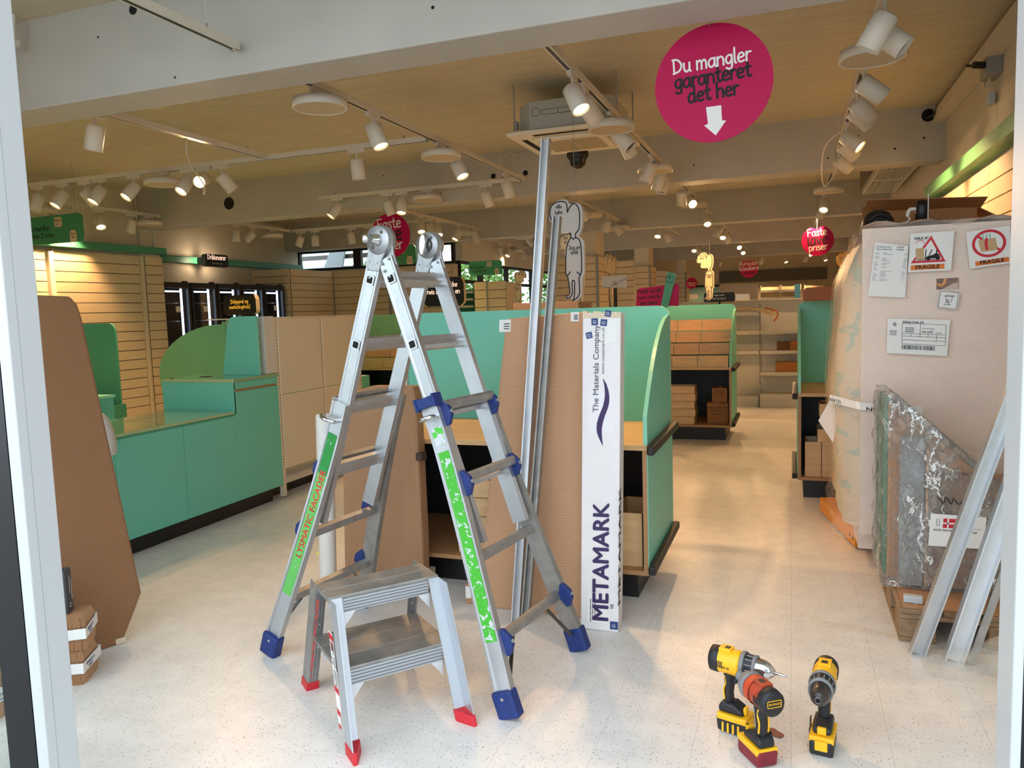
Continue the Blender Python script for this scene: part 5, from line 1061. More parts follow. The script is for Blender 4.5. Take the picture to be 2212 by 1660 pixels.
# pallet jack under the load
pj = thing('pallet_jack', 'orange pallet jack with its forks under the wrapped stack', 'pallet jack', (.3, 5.2, 0)); g = pj.location
FD = Vector((-.195, .981, 0)); FS = Vector((.981, .195, 0))
def fork(p):
    p = Vector(p); b = B(g); ln = .84; mid = p + FD * ln / 2 + FS * .05
    b.obox(mid + Z * .099, FD * ln / 2, FS * .05, Z * .006, ORP); b.obox(mid + Z * .06 - FS * .045, FD * ln / 2, FS * .005, Z * .034, ORP); b.obox(mid + Z * .06 + FS * .045, FD * ln / 2, FS * .005, Z * .034, ORP); b.obox(mid + Z * .023, FD * ln / 2, FS * .05, Z * .004, ORP)
    part(b, 'fork', pj); c = p + FD * .25 + Z * .022; part(B(g).cyl(c + FS * .02, c + FS * .08, .0215, .0215, BLACKR, 14), 'fork_wheel', pj)
    for d_ in (.04, .1): c = p + FD * d_ + Z * .062 - FS * .0002; part(B(g).cyl(c, c - FS * .001, .012, .012, DARK, 14), 'bolt_hole', pj)
fork((.345, 4.76, 0)); fork((.72, 4.835, 0))
part(bx(g, (.34, .66, 5.6, 5.74, .03, .3, ORP)), 'head', pj, bevel=.02); part(B(g).tube([(.43, 5.7, .29), (.425, 5.69, 1.62)], .022, ORP, 10), 'handle_bar', pj)
part(B(g).tube(smooth2([(.425, 5.69, 1.62), (.35, 5.68, 1.65), (.296, 5.68, 1.71), (.31, 5.68, 1.752), (.39, 5.68, 1.76), (.51, 5.68, 1.73), (.49, 5.68, 1.65), (.425, 5.69, 1.62)], 5), .017, ORP, 8), 'handle_loop', pj)
# things on top of the stack
cb_ = thing('open_carton', 'large open brown carton with raised flaps on top of the wrapped stack', 'box', (.68, 5.2, 1.855)); g = cb_.location
OC = mat('orange_card', (160, 112, 68), .8)
part(bx(g, (.42, .98, 5.05, 5.055, 1.845, 1.96, OC), (.42, .425, 5.055, 5.45, 1.845, 1.96, OC), (.975, .98, 5.055, 5.45, 1.845, 1.96, OC), (.425, .975, 5.445, 5.45, 1.845, 1.96, OC), (.425, .975, 5.055, 5.445, 1.845, 1.85, OC)), 'box_body', cb_)
part(B(g).obox((.7, 4.98, 1.985), (.3, 0, -.015), (0, .085, -.02), (.0001, .0005, .002), OC), 'flap', cb_); part(B(g).obox((.7, 5.5, 2.0), (.28, 0, -.012), (0, .07, .04), (0, -.001, .002), OC), 'flap', cb_); part(B(g).obox((1.03, 5.25, 1.93), (.06, 0, -.035), (0, .19, 0), (.001, 0, .002), OC), 'flap', cb_)
part(B(g).obox((.385, 5.25, 1.93), (.03, 0, .035), (0, .19, 0), (.001, 0, .002), OC), 'flap', cb_)
bg_ = thing('black_bag', 'rounded black bag on top of the wrapped stack, left of the canister', 'bag', (.45, 4.7, 1.83)); g = bg_.location
part(B(g).lathe([(.0, .1), (.03, .098), (.06, .08), (.08, .045), (.085, .0)], (.44, 4.72, 1.84), Z, BLACK, 20), 'bag_body', bg_)
part(B(g).tube(smooth2([(.39, 4.65, 1.88), (.43, 4.64, 1.905), (.47, 4.645, 1.9), (.5, 4.66, 1.87)], 5), .005, TOOLB, 6).tube(smooth2([(.4, 4.645, 1.86), (.44, 4.635, 1.885), (.49, 4.64, 1.87)], 5), .004, TOOLB, 6), 'straps', bg_)
cn = thing('black_canister', 'black canister with a pale elbow fitting on top of the wrapped stack', 'canister', (.62, 4.6, 1.83)); g = cn.location
part(B(g).lathe([(0, .0), (.032, .0), (.032, .1), (.03, .105), (.027, .108), (.027, .125), (0, .126)], (.64, 4.6, 1.835), Z, BLACK, 20), 'canister_body', cn); part(B(g).tube(smooth2([(.61, 4.6, 1.92), (.585, 4.6, 1.92), (.575, 4.6, 1.905), (.572, 4.6, 1.885)], 5), .01, WHITEM, 10), 'elbow_fitting', cn)
part(B(g).tube(smooth2([(.572, 4.6, 1.885), (.58, 4.58, 1.865), (.56, 4.57, 1.85), (.53, 4.56, 1.845)], 5), .005, WHITEM, 8), 'hose', cn); part(B(g).cyl((.664, 4.57, 1.845), (.664, 4.57, 1.99), .003, .003, WHITEM, 8), 'white_stick', cn)
# ------------------------------------------------------------------ wooden pallet with the cut glossy package
wp = thing('wooden_pallet', 'worn wooden pallet under the film-wrapped slanted package', 'pallet', (.82, 3.9, 0)); g = wp.location
for k in range(5): x = .43 + k * .168; part(bx(g, (x, x + .125, 3.5, 4.3, .122, .144, PALW)), 'deck_board', wp, bevel=.004)
for y in (3.5, 3.83, 4.16):
    part(bx(g, (.43, 1.23, y, y + .14, .1, .121, PALW)), 'stringer_board', wp, bevel=.004)
    for x in (.43, .76, 1.09): part(bx(g, (x, x + .14, y, y + .14, .022, .099, PALW)), 'block', wp, bevel=.004)
for x in (.43, .76, 1.09): part(bx(g, (x, x + .14, 3.5, 4.3, 0, .021, PALW)), 'bottom_board', wp, bevel=.004)
tag(part(bx((.83, 3.9, .145), (.445, 1.22, 3.51, 4.25, .145, .152, CARD)), 'cardboard_sheet', loc=(.83, 3.9, .145)), 'flat brown cardboard sheet lying on the wooden pallet', 'cardboard sheet')
wb_ = thing('white_adapter', 'small white plastic box on the front corner of the pallet', 'box', (.49, 3.565, .153), -.1)
part(B().box(-.037, .037, -.018, .018, 0, .03, JAMB), 'box_body', wb_, bevel=.004); part(B().box(.005, .02, -.022, -.018, .001, .008, JAMB), 'clip', wb_)
pg = thing('slanted_package', 'film-wrapped package of boards cut to a slant on the pallet', 'package', (.75, 3.95, .153)); g = pg.location
def slant(dx=0): return [(.40 + dx, .165), (.40 + dx, 1.0 - dx), (.43 + dx, .99 - dx), (1.18, .30), (1.18, .165)]
GEDGE = mat('board_green', (92, 140, 108), .45)
for k, (y0, y1, m_) in enumerate(((3.80, 3.815, CARD), (3.825, 3.85, CARD), (3.86, 3.9, mat('card_light', (196, 150, 104), .8)), (3.91, 3.928, GEDGE), (3.94, 3.985, CARD), (3.99, 4.01, GEDGE), (4.02, 4.06, mat('card_light', (196, 150, 104), .8)), (4.07, 4.086, GEDGE), (4.1, 4.14, CARD), (4.15, 4.17, GEDGE))):
    dx = (.05, .03, .02, .004, .012, 0, .01, .0, .008, -.004)[k]
    part(B(g).prism(slant(dx), (0, y0, 0), X, Z, Y * (y1 - y0), m_), 'board', pg, fix=True)
part(bx(g, (.555, 1.17, 3.735, 3.79, .165, .68, mat('card_dim', (136, 108, 88), .8))), 'inner_carton', pg, bevel=.006)
part(bx(g, (.555, .565, 3.728, 3.735, .165, .8, mat('card_light', (196, 150, 104), .8))), 'carton_edge', pg)
part(bx(g, (.455, .55, 3.745, 3.79, .165, .84, mat('grey_sheet', (150, 150, 150), .3, spec=.9))), 'grey_sheets', pg)
secs = []
R5 = random.Random(21)
for i in range(15):
    z = .16 + i * .062; pts = []
    xl = .385 - .004 * math.sin(i * 2.1); xr = min(1.2, .43 + (1.0 - z) / .926 * .0 + (1.03 - z) * 1.08) if z > .32 else 1.2
    xr = max(xr, xl + .02)
    for k in range(40):
        t = k / 40 * 4; s = int(t); f = t - s
        x, y = ((xl + (xr - xl) * f, 3.715), (xr, 3.715 + .475 * f), (xr - (xr - xl) * f, 4.19), (xl, 4.19 - .475 * f))[s]
        d = .005 * (math.sin(k * 1.7 + i * 2.3) + math.sin(k * .6 - i * 3.1)) + R5.uniform(-.003, .003)
        pts.append(Vector((x + (d if s in (1, 3) else 0), y + (d if s in (0, 2) else 0), z + R5.uniform(-.004, .004) * (0 < i < 14))))
    secs.append(pts)
b = B(g); b.sweep(secs, FILMC, smooth=True); part(b, 'clear_wrap', pg)
pL = [(.565, .365), (.775, .365), (.785, .505), (.572, .51)]; yL = 3.706
t = thing('delivery_note', 'white delivery note with a red and white flag on the slanted package', 'label', (.67, yL, .43)); part(B(t.location).prism(pL, (0, yL, 0), X, Z, Y * .001, PAPER), 'paper', t, fix=True)
bl, U_, W_ = frame_of(pL); o = Vector((bl.x, yL, bl.z)); u, w_ = U_.normalized(), W_.normalized(); S = U_.length
b = B(t.location); tri(b, [(.24, .4), (.47, .4), (.47, .6), (.24, .6)], RED, .001); tri(b, [(.24, .485), (.47, .485), (.47, .515), (.24, .515)], PAPER, .0014); tri(b, [(.315, .4), (.345, .4), (.345, .6), (.315, .6)], PAPER, .0014); part(b, 'flag_print', t)
b = B(t.location); printed(b, 'SHOP: DK1160', P2(.07, .33), u, w_, .012, INK, 'l', .01); printed(b, 'Helsinge', P2(.68, .32), u, w_, .012, INK, 'l'); part(b, 'lettering', t)
b = B(t.location); b.ribbon([(.6 * S, .4 * S), (.95 * S, .41 * S)], .0012, o, u, w_, GREYINK, .0012); b.ribbon([(.12 * S, .44 * S), (.12 * S, .58 * S), (.17 * S, .58 * S), (.17 * S, .44 * S), (.12 * S, .44 * S)], .002, o, u, w_, GREYINK, .0012); part(b, 'line_marks', t, kind='stuff')
b = B(g); pts = [(.0, .03), (.02, .0), (.03, .03), (.05, 0), (.06, .025), (.08, .0), (.1, .02), (.12, .0), (.14, .02), (.17, .005)]; b.ribbon([(q.x, q.y) for q in smooth2([(a, c, 0) for a, c in pts], 4)], .004, (.6, 3.712, .555), X, Z, INK, .001); part(b, 'pen_scrawl', pg)
# ------------------------------------------------------------------ aluminium profiles leaning on the right wall, loose film
def profile(label, p0, p1, wd, th, name='aluminium_profile', cat='metal bar', n_=(0, -1, 0), m_=ALU, lip=True):
    p0, p1 = Vector(p0), Vector(p1); d = (p1 - p0).normalized(); nn = Vector(n_); s = d.cross(nn).normalized(); nn = s.cross(d).normalized(); mid = (p0 + p1) / 2
    t = thing(name, label, cat, p0); hl = (p1 - p0) / 2
    part(B(p0).obox(mid, hl, s * wd, nn * th * .25, m_), 'web', t)
    if lip:
        for q in (-1, 1): part(B(p0).obox(mid + s * (wd - .003) * q + nn * th * .8, hl, s * .003, nn * th * .55, m_), 'flange', t)
    return t
profile('nearer wide aluminium profile leaning right, in front of the pallet', (.48, 3.39, 0.005), (1.215, 3.39, 2.55), .028, .03)
profile('aluminium bar lying against the nearer leaning profile', (.512, 3.435, .005), (1.225, 3.44, 2.45), .012, .02, m_=ALUD, lip=False)
profile('pale plastic-covered profile leaning right, second from the left', (.605, 3.36, .005), (1.175, 3.36, 2.2), .034, .03, m_=ALUW)
profile('rightmost slim aluminium profile leaning against the right wall', (.667, 3.34, .005), (1.235, 3.34, 2.12), .014, .022, m_=ALUD, lip=False)
crumple('loose_film', 'crumpled clear film on the floor at the feet of the leaning profiles', .5, .95, 3.25, 3.5, 0, lambda u, v, r, R: (.5 + .45 * u + .02 * r, 3.2 + .27 * v + .015 * r, max(.004, .05 * math.sin(PI * u) * math.sin(PI * v) * (1.4 + r) + .07 * math.sin(PI * v) * u * (1 - u) * 3)), FILMF, 22, 3)
crumple('film_strip', 'thin clear film strip trailing along the floor left of the pallet', 0, .45, 3.4, 3.5, 0, lambda u, v, r, R: (.08 + .4 * u, 3.6 - .1 * u + .05 * v + .01 * r, .004 + .006 * (1.8 + r) * v * (1 - v) * 2), FILMF, 14, 6)
# ------------------------------------------------------------------ big cardboard sheets, long carton, tube, bars
def flat_pack(label, P0, U, W, pts, th, m_, name='cardboard_package'):
    P0 = Vector(P0); U = Vector(U).normalized(); W = Vector(W).normalized(); Nn = U.cross(W)
    t = thing(name, label, 'package', P0); part(B(P0).prism(pts, P0, U, W, -Nn * th, m_), 'board_package', t, bevel=.012, fix=True); return t, U, W, Nn
t, U, W, Nn = flat_pack('tall octagonal cardboard package leaning by the left door post', (-2.88, 2.47, 0), (.33, .944, 0), (-.2286, .08, .97), [(-.45, 0), (.065, 0), (.14, .115), (.19, .197), (.157, 1.527), (.148, 1.596), (.122, 1.637), (-.35, 1.66), (-.5, 1.55), (-.55, .15)], .05, CORRD)
for p in ((.2, .2), (.27, 1.4)): pass
part(B(t.location).obox(Vector((-2.88, 2.47, 0)) + U * .06 + W * .014, U * .022, W * .012, Nn * .003, mat('torn_card', (214, 196, 170), .8)), 'torn_corner', t)
t, U, W, Nn = flat_pack('upright corrugated package with a rounded corner behind the step stool', (-2.27, 3.45, 0), (1, .0, 0), (0, .045, .999), [(0.0, .02), (.02, 0), (.475, 0), (.475, .3), (.455, 1.02), (.44, 1.085), (.2, 1.085), (.08, 1.05), (.03, 1.02), (.01, .97)], .085, CORRX)
part(B(t.location).obox(Vector((-2.27, 3.45, 0)) + U * .47 + W * .72 - Nn * .02, U * .016, W * .02, Nn * .03, mat('torn_dark', (70, 54, 44), .9)), 'torn_hole', t)
b = B(t.location); o = Vector((-2.27, 3.45, 0)); q = o + U * .09 + W * .14 + Nn * .001; b.obox(q, U * .018, W * .022, Nn * .0006, PAPER); b.obox(q + Nn * .001, U * .009, W * .013, Nn * .0004, BLUEINK); part(b, 'label_patch', t)
part(B(t.location).obox(o + U * .485 + W * .07 - Nn * .06, U * .012, W * .05, Nn * .04, mat('tape_clear', (176, 160, 140), .3)), 'corner_tape', t)
t, U, W, Nn = flat_pack('large flat corrugated board package leaning behind the aluminium bars', (-1.465, 3.37, 0), (1, 0, 0), (0, .125, .992), [(0, .0), (.56, 0), (.56, 1.45), (.14, 1.425), (.13, 1.36)], .045, CORRL)
o = Vector((-1.465, 3.37, 0)); b = B(t.location)
for x, z, w2, h2 in ((.135, 1.39, .03, .03), (.49, 1.425, .02, .022)):
    q = o + U * x + W * z + Nn * .001; b.obox(q, U * w2, W * h2, Nn * .0006, PAPER)
    for k in range(3): b.obox(q + Nn * .001 - W * (h2 * .5 - h2 * .4 * k) + U * w2 * .3, U * w2 * .5, W * .003, Nn * .0003, GREYINK)
part(b, 'paper_labels', t)
t = thing('narrow_carton', 'small low cardboard box end peeking out left of the corrugated board', 'box', (-1.5, 3.42, 0)); part(bx(t.location, (-1.53, -1.475, 3.39, 3.5, 0, .1, CARD)), 'box_body', t, bevel=.004); part(bx(t.location, (-1.528, -1.5, 3.389, 3.39, .03, .09, PAPER)), 'label_patch', t)
# long white carton
lc = thing('long_carton', 'long white upright carton with purple lettering leaning on the teal unit', 'box', (-.81, 3.29, 0)); P0 = Vector((-.9, 3.25, 0)); U = Vector((1, .06, 0)).normalized(); W = Vector((.01, .075, .997)).normalized(); Nn = U.cross(W).normalized()
WCARD = mat('white_card', (226, 222, 222), .55, noise=.03, nscale=9)
part(B(lc.location).prism([(0, .003), (.17, 0), (.172, .05), (.172, 1.435), (.0, 1.435)], P0, U, W, -Nn * .12, WCARD), 'carton_body', lc, bevel=.004, fix=True)
def LC(x, z, e=.001): return P0 + U * x + W * z + Nn * e
b = B(lc.location); printed(b, 'METAMARK', LC(.124, .315), W, -U, .1, PURPLE, 'c', .03, fit=.53, th=.0012); part(b, 'large_lettering', lc)
b = B(lc.location); printed(b, 'The Materials Company', LC(.074, 1.185), W, -U, .036, mat('ink_slate', (92, 92, 106), .6), 'c', .01, fit=.39); printed(b, 'www.metamark.co.uk', LC(.1, 1.265), W, -U, .021, mat('ink_slate', (92, 92, 106), .6), 'c', .0, fit=.21); printed(b, '98', LC(.142, .135), U, W, .03, INK, 'c', .0) if False else printed(b, '98', LC(.15, .115), W, -U, .022, INK, 'c'); part(b, 'small_lettering', lc)
b = B(lc.location)
sw = [(.094, 1.14, .002), (.106, 1.11, .012), (.113, 1.065, .02), (.108, 1.02, .025), (.09, .97, .027), (.08, .93, .026), (.081, .89, .02), (.095, .84, .002)]
pts = smooth2([(x, z, wd) for x, z, wd in sw], 8)
b.add([LC(p.x - p.z / 2, p.y, .0012) for p in pts] + [LC(p.x + p.z / 2, p.y, .0012) for p in pts], [(i, len(pts) + i, len(pts) + i + 1, i + 1) for i in range(len(pts) - 1)], PURPLE); part(b, 'purple_swoosh', lc)
b = B(lc.location)
for x, z, s_, rot in ((.055, 1.395, .03, .05), (.096, 1.39, .03, -.1), (.03, 1.335, .028, .2), (.115, 1.43, .028, -.2), (.152, .03, .036, 0)):
    c_, s2 = math.cos(rot), math.sin(rot); a = U * c_ + W * s2; w2 = -U * s2 + W * c_
    b.obox(LC(x, z, .0014), a * s_ / 2, w2 * s_ / 2, Nn * .0003, BLUEINK); b.ribbon([(-.006, -.006), (-.006, .004), (.004, .004), (.006, -.006), (-.006, -.006)], .002, LC(x, z, .002), a, w2, WHITEINK)
part(b, 'blue_stickers', lc)
b = B(lc.location)
for x, z, w2, h2, m_ in ((.075, .1, .045, .065, PAPER), (.12, 1.35, .03, .05, PAPER), (.09, 1.0, .06, .1, mat('tape_shiny', (222, 218, 220), .12))): b.obox(LC(x, z, .0004), U * w2, W * h2, Nn * .0002, m_)
for k in range(12): z = .05 + .009 * k; b.obox(LC(.045 + .01 * (k % 3), z, .0012), U * .002, W * .012, Nn * .0002, GREYINK)
part(b, 'paper_labels', lc, kind='stuff')
b = B(lc.location)
R6 = random.Random(2); e = []
for k in range(14): x = k / 13 * .17; e.append((x, 1.433 + R6.uniform(-.004, .012)))
b.prism([(0, 1.41)] + e + [(.17, 1.41)], P0 - Nn * .004, U, W, Nn * .0046, mat('torn_card', (214, 196, 170), .8)); part(b, 'torn_top', lc, fix=True)
q0 = LC(.172, .74, 0) - Nn * .06; b = B(lc.location); printed(b, 'METAMARK', q0 + U * .0005 - W * .35 + Nn * .022, W, Nn, .09, INK, 'c', .01, fit=.53); part(b, 'side_lettering', lc)
# white tube
tw = thing('white_tube', 'white cardboard tube standing left of the rounded corrugated package', 'tube', (-2.37, 3.44, 0)); g = tw.location
part(B(g).lathe([(.0, .0), (.044, .0), (.046, .01), (.046, .92), (.042, .93), (.038, .93), (.038, .9), (0, .9)], (-2.365, 3.44, .0), (-.005, .06, 1), TUBEW, 28), 'tube_body', tw)
b = B(g)
for z in (.18, .42): b.obox((-2.4, 3.403 + z * .06, z), (.012, 0, 0), (0, .001, 0), (0, 0, .008), mat('tape_yellow', (230, 210, 120), .4))
part(b, 'yellow_tape', tw)
# leaning aluminium bars
profile('tall aluminium bar reaching up past the air conditioner', (-1.212, 3.27, 0), (-1.12, 3.65, 2.27), .02, .03)
profile('shorter aluminium bar leaning beside the tall one', (-1.165, 3.26, 0), (-1.055, 3.58, 1.89), .018, .026, m_=ALUD)
b = B((-1.12, 3.4, .9))
# ------------------------------------------------------------------ folding telescopic ladder
lad = thing('telescopic_ladder', 'aluminium A-frame telescopic ladder with green painted lower legs', 'ladder', (-1.48, 2.83, 0)); LO = lad.location
BASE = Vector((-1.48, 2.83)); WV = Vector((.157, .988)).normalized(); NV = Vector((.988, -.157)).normalized(); HZ = 1.74; ZC = .98
FEET = {'NR': (-.93, 2.45), 'FR': (-.84, 3.01), 'NL': (-2.12, 2.64), 'FL': (-2.03, 3.21)}
def rail_pt(k, z, wo=0.0, inner=False):
    F = Vector(FEET[k]); n = (F - BASE).dot(NV); wq = (F - BASE).dot(WV); wt = -.165 if k[0] == 'N' else .165
    t = max(0, (ZC - z) / ZC); ww = wt if inner else wt + (wq - wt) * t ** 1.3
    ww += wo * (-1 if k[0] == 'N' else 1)
    p = BASE + NV * (n * (1 - z / HZ)) + WV * ww
    return Vector((p.x, p.y, z))
def NV3(): return Vector((NV.x, NV.y, 0))
W3 = Vector((WV.x, WV.y, 0)); N3 = Vector((NV.x, NV.y, 0))
def rail_dir(k): s = 1 if k[1] == 'R' else -1; F = Vector(FEET[k]); n = (F - BASE).dot(NV); return Vector((NV.x * n, NV.y * n, -HZ)).normalized()
def fdir(k): d = rail_dir(k); return W3.cross(d).normalized()       # in-plane direction across the rail face
def rail(k, z0, z1, wd, th, m_, nm, inner, wo, steps=14, lip=.006):
    secs = []; f = fdir(k); sg = -1 if k[0] == 'N' else 1; o_ = W3 * sg; h = wd / 2
    for i in range(steps + 1):
        z = z1 + (z0 - z1) * i / steps; c = rail_pt(k, z, wo, inner)
        prof = [(-h, -th / 2), (-h, th / 2), (-h + .008, th / 2), (-h + .012, th / 2 - lip), (h - .012, th / 2 - lip), (h - .008, th / 2), (h, th / 2), (h, -th / 2)]
        secs.append([c + f * a + o_ * b_ for a, b_ in prof])
    b = B(LO); b.sweep(secs, m_); return part(b, nm, lad, fix=True)
for k in FEET:
    rail(k, .58, 1.67, .066, .026, ALU, 'inner_rail', True, 0, lip=.002)
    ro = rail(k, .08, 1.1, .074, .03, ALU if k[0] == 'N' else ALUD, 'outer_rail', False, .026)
    # foot
    c = rail_pt(k, .045, .024); f = fdir(k); d = rail_dir(k); b = B(LO)
    b.obox(c - d * .01, f * .044, W3 * .024, d * .05, BLUEP); ft = part(b, 'foot', lad, bevel=.008, label='blue plastic foot')
    part(B(LO).cyl(c - d * .035 + W3 * (-.026 if k[0] == 'N' else .026), c - d * .035 + W3 * (-.022 if k[0] == 'N' else .022), .006, .006, GREYM, 10), 'rivet', ft)
def rung(z, sd, outer):
    a = rail_pt('N' + sd, z, -.008 if not outer else .012, not outer); c = rail_pt('F' + sd, z, -.008 if not outer else .012, not outer)
    d = rail_dir('N' + sd); f = fdir('N' + sd); ax = (c - a).normalized(); h = .027
    if not outer: prof = [(-h, -.012), (-h, .014), (-.012, .02), (-.006, .012), (.006, .012), (.012, .02), (h, .014), (h, -.012), (.008, -.018), (-.008, -.018)]
    else: a = a + f * .0; prof = [(-.018, -.014), (-.018, .012), (-.008, .018), (.008, .018), (.018, .012), (.018, -.014)]
    sg = 1 if f.dot(N3 * (1 if sd == 'R' else -1)) > 0 else -1
    secs = [[p + d * u_ + f * v_ * sg for u_, v_ in prof] for p in (a, c)]
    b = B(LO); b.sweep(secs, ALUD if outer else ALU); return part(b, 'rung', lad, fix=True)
RZ = (1.59, 1.335, 1.075, .805, .535, .25)
for sd in 'RL':
    for z in RZ[:4]: rung(z, sd, False)
    for z in RZ[2:]:
        r_ = rung(z + (.012 if z > .7 else 0), sd, True)
        if z > .7:
            dd = fdir('N' + sd); r_.location = r_.location + dd * (.045 * (1 if dd.dot(N3 * (1 if sd == 'R' else -1)) > 0 else -1))
def clamp(k, z):
    c = rail_pt(k, z, .02, z > .9); f = fdir(k); d = rail_dir(k); out = f * (1 if f.dot(N3 * (1 if k[1] == 'R' else -1)) > 0 else -1); b = B(LO); sg = -1 if k[0] == 'N' else 1
    cc = c + out * .045 - W3 * sg * .012
    b.prism([(-.05, -.012), (-.012, -.03), (.012, -.03), (.05, -.012), (.048, .004), (.016, .026), (-.016, .026), (-.048, .004)], cc - W3 * .012, d, out, W3 * .024, BLUEP)
    q = part(b, 'rung_clamp', lad, bevel=.004, label='blue plastic rung clamp', fix=True)
    part(B(LO).cyl(cc + out * .024 - d * .0, cc + out * .03, .007, .007, GREYM, 10), 'rivet', q)
for k, zz in (('NR', (1.06, .8, .245)), ('FR', (1.06, .8, .245)), ('NL', (.8, .535)), ('FL', (1.06, .8, .535, .25))):
    for z in zz: clamp(k, z)
for k in ('NR',):        # sliding collar on the near right rail
    c = rail_pt(k, 1.115, .03); f = fdir(k); d = rail_dir(k); b = B(LO)
    b.obox(c - W3 * .022, f * .046, W3 * .006, d * .02, BLUEP); b.obox(c - W3 * .004 + f * .044, f * .005, W3 * .03, d * .026, BLUEP); b.obox(c - W3 * .004 - f * .044, f * .005, W3 * .03, d * .026, BLUEP); part(b, 'slide_collar', lad, bevel=.004, label='blue collar round the near right leg')
for k, z in (('NR', 1.06), ('NL', 1.03)):   # chrome locking hooks
    c = rail_pt(k, z, .045); f = fdir(k); out = f * (1 if f.dot(N3) > 0 else -1) if k == 'NR' else f * (-1 if f.dot(N3) > 0 else 1)
    p = [c + W3 * .012 + out * .02, c - W3 * .03 + out * .022, c - W3 * .04, c - W3 * .03 - out * .03, c + W3 * .01 - out * .032]
    if k == 'NL': p = [c + W3 * .02 - out * .01, c - W3 * .02 - out * .012, c - W3 * .035 + out * .02, c - W3 * .02 + out * .055, c + W3 * .0 + out * .05]
    part(B(LO).tube(smooth2(p, 6), .0085, CHROME, 10), 'locking_hook', lad)
# hinges
for k, sg in (('N', -1), ('F', 1)):
    hc = Vector((BASE.x, BASE.y, HZ)) + W3 * (.165 * sg); b = B(LO)
    ti = -1                                    # both discs are seen from the near side
    b.lathe([(.0, .0), (.054, .0), (.056, -.004), (.056, -.022), (.058, -.024), (.058, -.046), (0, -.046)], hc + W3 * (-.024), -W3, CAST, 36); hg = part(b, 'hinge_disc', lad)
    for sd in 'LR':
        d = rail_dir(k + sd); f = fdir(k + sd); b = B(LO); off = W3 * (-.012 if sd == 'L' else .006)
        pts = [(.0, -.054), (.0, .054), (.07, .036), (.11, .036), (.125, .01), (.115, -.036), (.07, -.036)]
        b.prism(pts, hc + off - W3 * .006, d, f, W3 * .012, CAST); part(b, 'hinge_plate', lad, bevel=.003, fix=True)
        for u_, v_ in ((.085, -.018), (.09, .02), (.15, .0), (.12, .02)) if True else (): 
            part(B(LO).cyl(rail_pt(k + sd, HZ, 0, True) + d * u_ + f * v_ - W3 * .014, rail_pt(k + sd, HZ, 0, True) + d * u_ + f * v_ - W3 * .021, .006, .0045, CAST, 10), 'rivet', hg)
    if k == 'N':
        part(B(LO).lathe([(.0, .0), (.024, .0), (.022, .012), (.014, .016), (.014, .03), (.009, .032), (.009, .06), (.016, .062), (.016, .075), (.012, .078), (0, .078)], hc - W3 * .024, -W3, CHROME, 20), 'hinge_bolt', hg)
    else:
        part(B(LO).lathe([(.0, .0), (.03, .0), (.028, .01), (0, .01)], hc - W3 * .024, -W3, STEELD, 20), 'hinge_boss', hg); b = B(LO); pp = [(math.cos(i * PI / 8) * .016, math.sin(i * PI / 8) * .045) for i in range(16)]; b.prism(pp, hc - W3 * .06, N3, (Z + N3 * .1), W3 * .03, CHROME); part(b, 'hinge_lever', hg, bevel=.004, fix=True)
    for a in (.9, 2.6, 4.0): part(B(LO).cyl(hc - W3 * .024 + (N3 * math.cos(a) + Z * math.sin(a)) * .036, hc - W3 * .028 + (N3 * math.cos(a) + Z * math.sin(a)) * .036, .007, .005, STEELD, 10), 'rivet', hg)
# square rung sockets on the near rail faces
for k in ('NR', 'NL'):
    for z in RZ[:2]:
        c = rail_pt(k, z, .0135, True); d = rail_dir(k); f = fdir(k); b = B(LO)
        b.prism(rrect(-.019, .019, -.019, .019, .006, 4), c, d, f, -W3 * .003, ALUW); sk = part(b, 'rung_socket', lad, fix=True)
        part(B(LO).prism(rrect(-.0135, .0135, -.0135, .0135, .005, 4), c - W3 * .0031, d, f, -W3 * .0006, DARK), 'socket_hole', sk, fix=True)
# paint on the near outer legs
def paint(k, z0, z1, m_, nm, wd=.042, n=24, off=0):
    secs = []; f = fdir(k); b = B(LO); vs = []
    for i in range(n + 1):
        z = z1 + (z0 - z1) * i / n; c = rail_pt(k, z, .0262) - W3 * .0105; vs += [c + f * (off - wd / 2), c + f * (off + wd / 2)]
    b.add(vs, [(2 * i, 2 * i + 1, 2 * i + 3, 2 * i + 2) for i in range(n)], m_); return part(b, nm, lad)
paint('NR', .26, .93, GPAINT, 'green_paint', .05); paint('NR', .955, 1.02, flake_mat('green_traces', (80, 190, 60), lo=.53, scale=14), 'green_paint', .05)
for s in (-1, 1): paint('NR', .3, .96, GPAINT2, 'green_edge', .008, off=s * .033)
paint('NL', .28, .80, GPAINT2, 'green_paint', .05); paint('NL', .80, .97, flake_mat('dark_green_paint', (28, 132, 52), lo=.37, scale=22), 'green_paint', .05)
b = B(LO); f = fdir('NL'); fu = f if f.dot(N3) < 0 else -f
def onrail(tx, ty): z = .445 + tx * .93; c = rail_pt('NL', z, .0262) - W3 * .0115; return c + fu * (ty - .016)
printed(b, 'LYSMATIC FACADER', (0, 0, 0), X, Y, .042, RPAINT, 'l', .02, fn=onrail, fit=.40); part(b, 'red_lettering', lad)
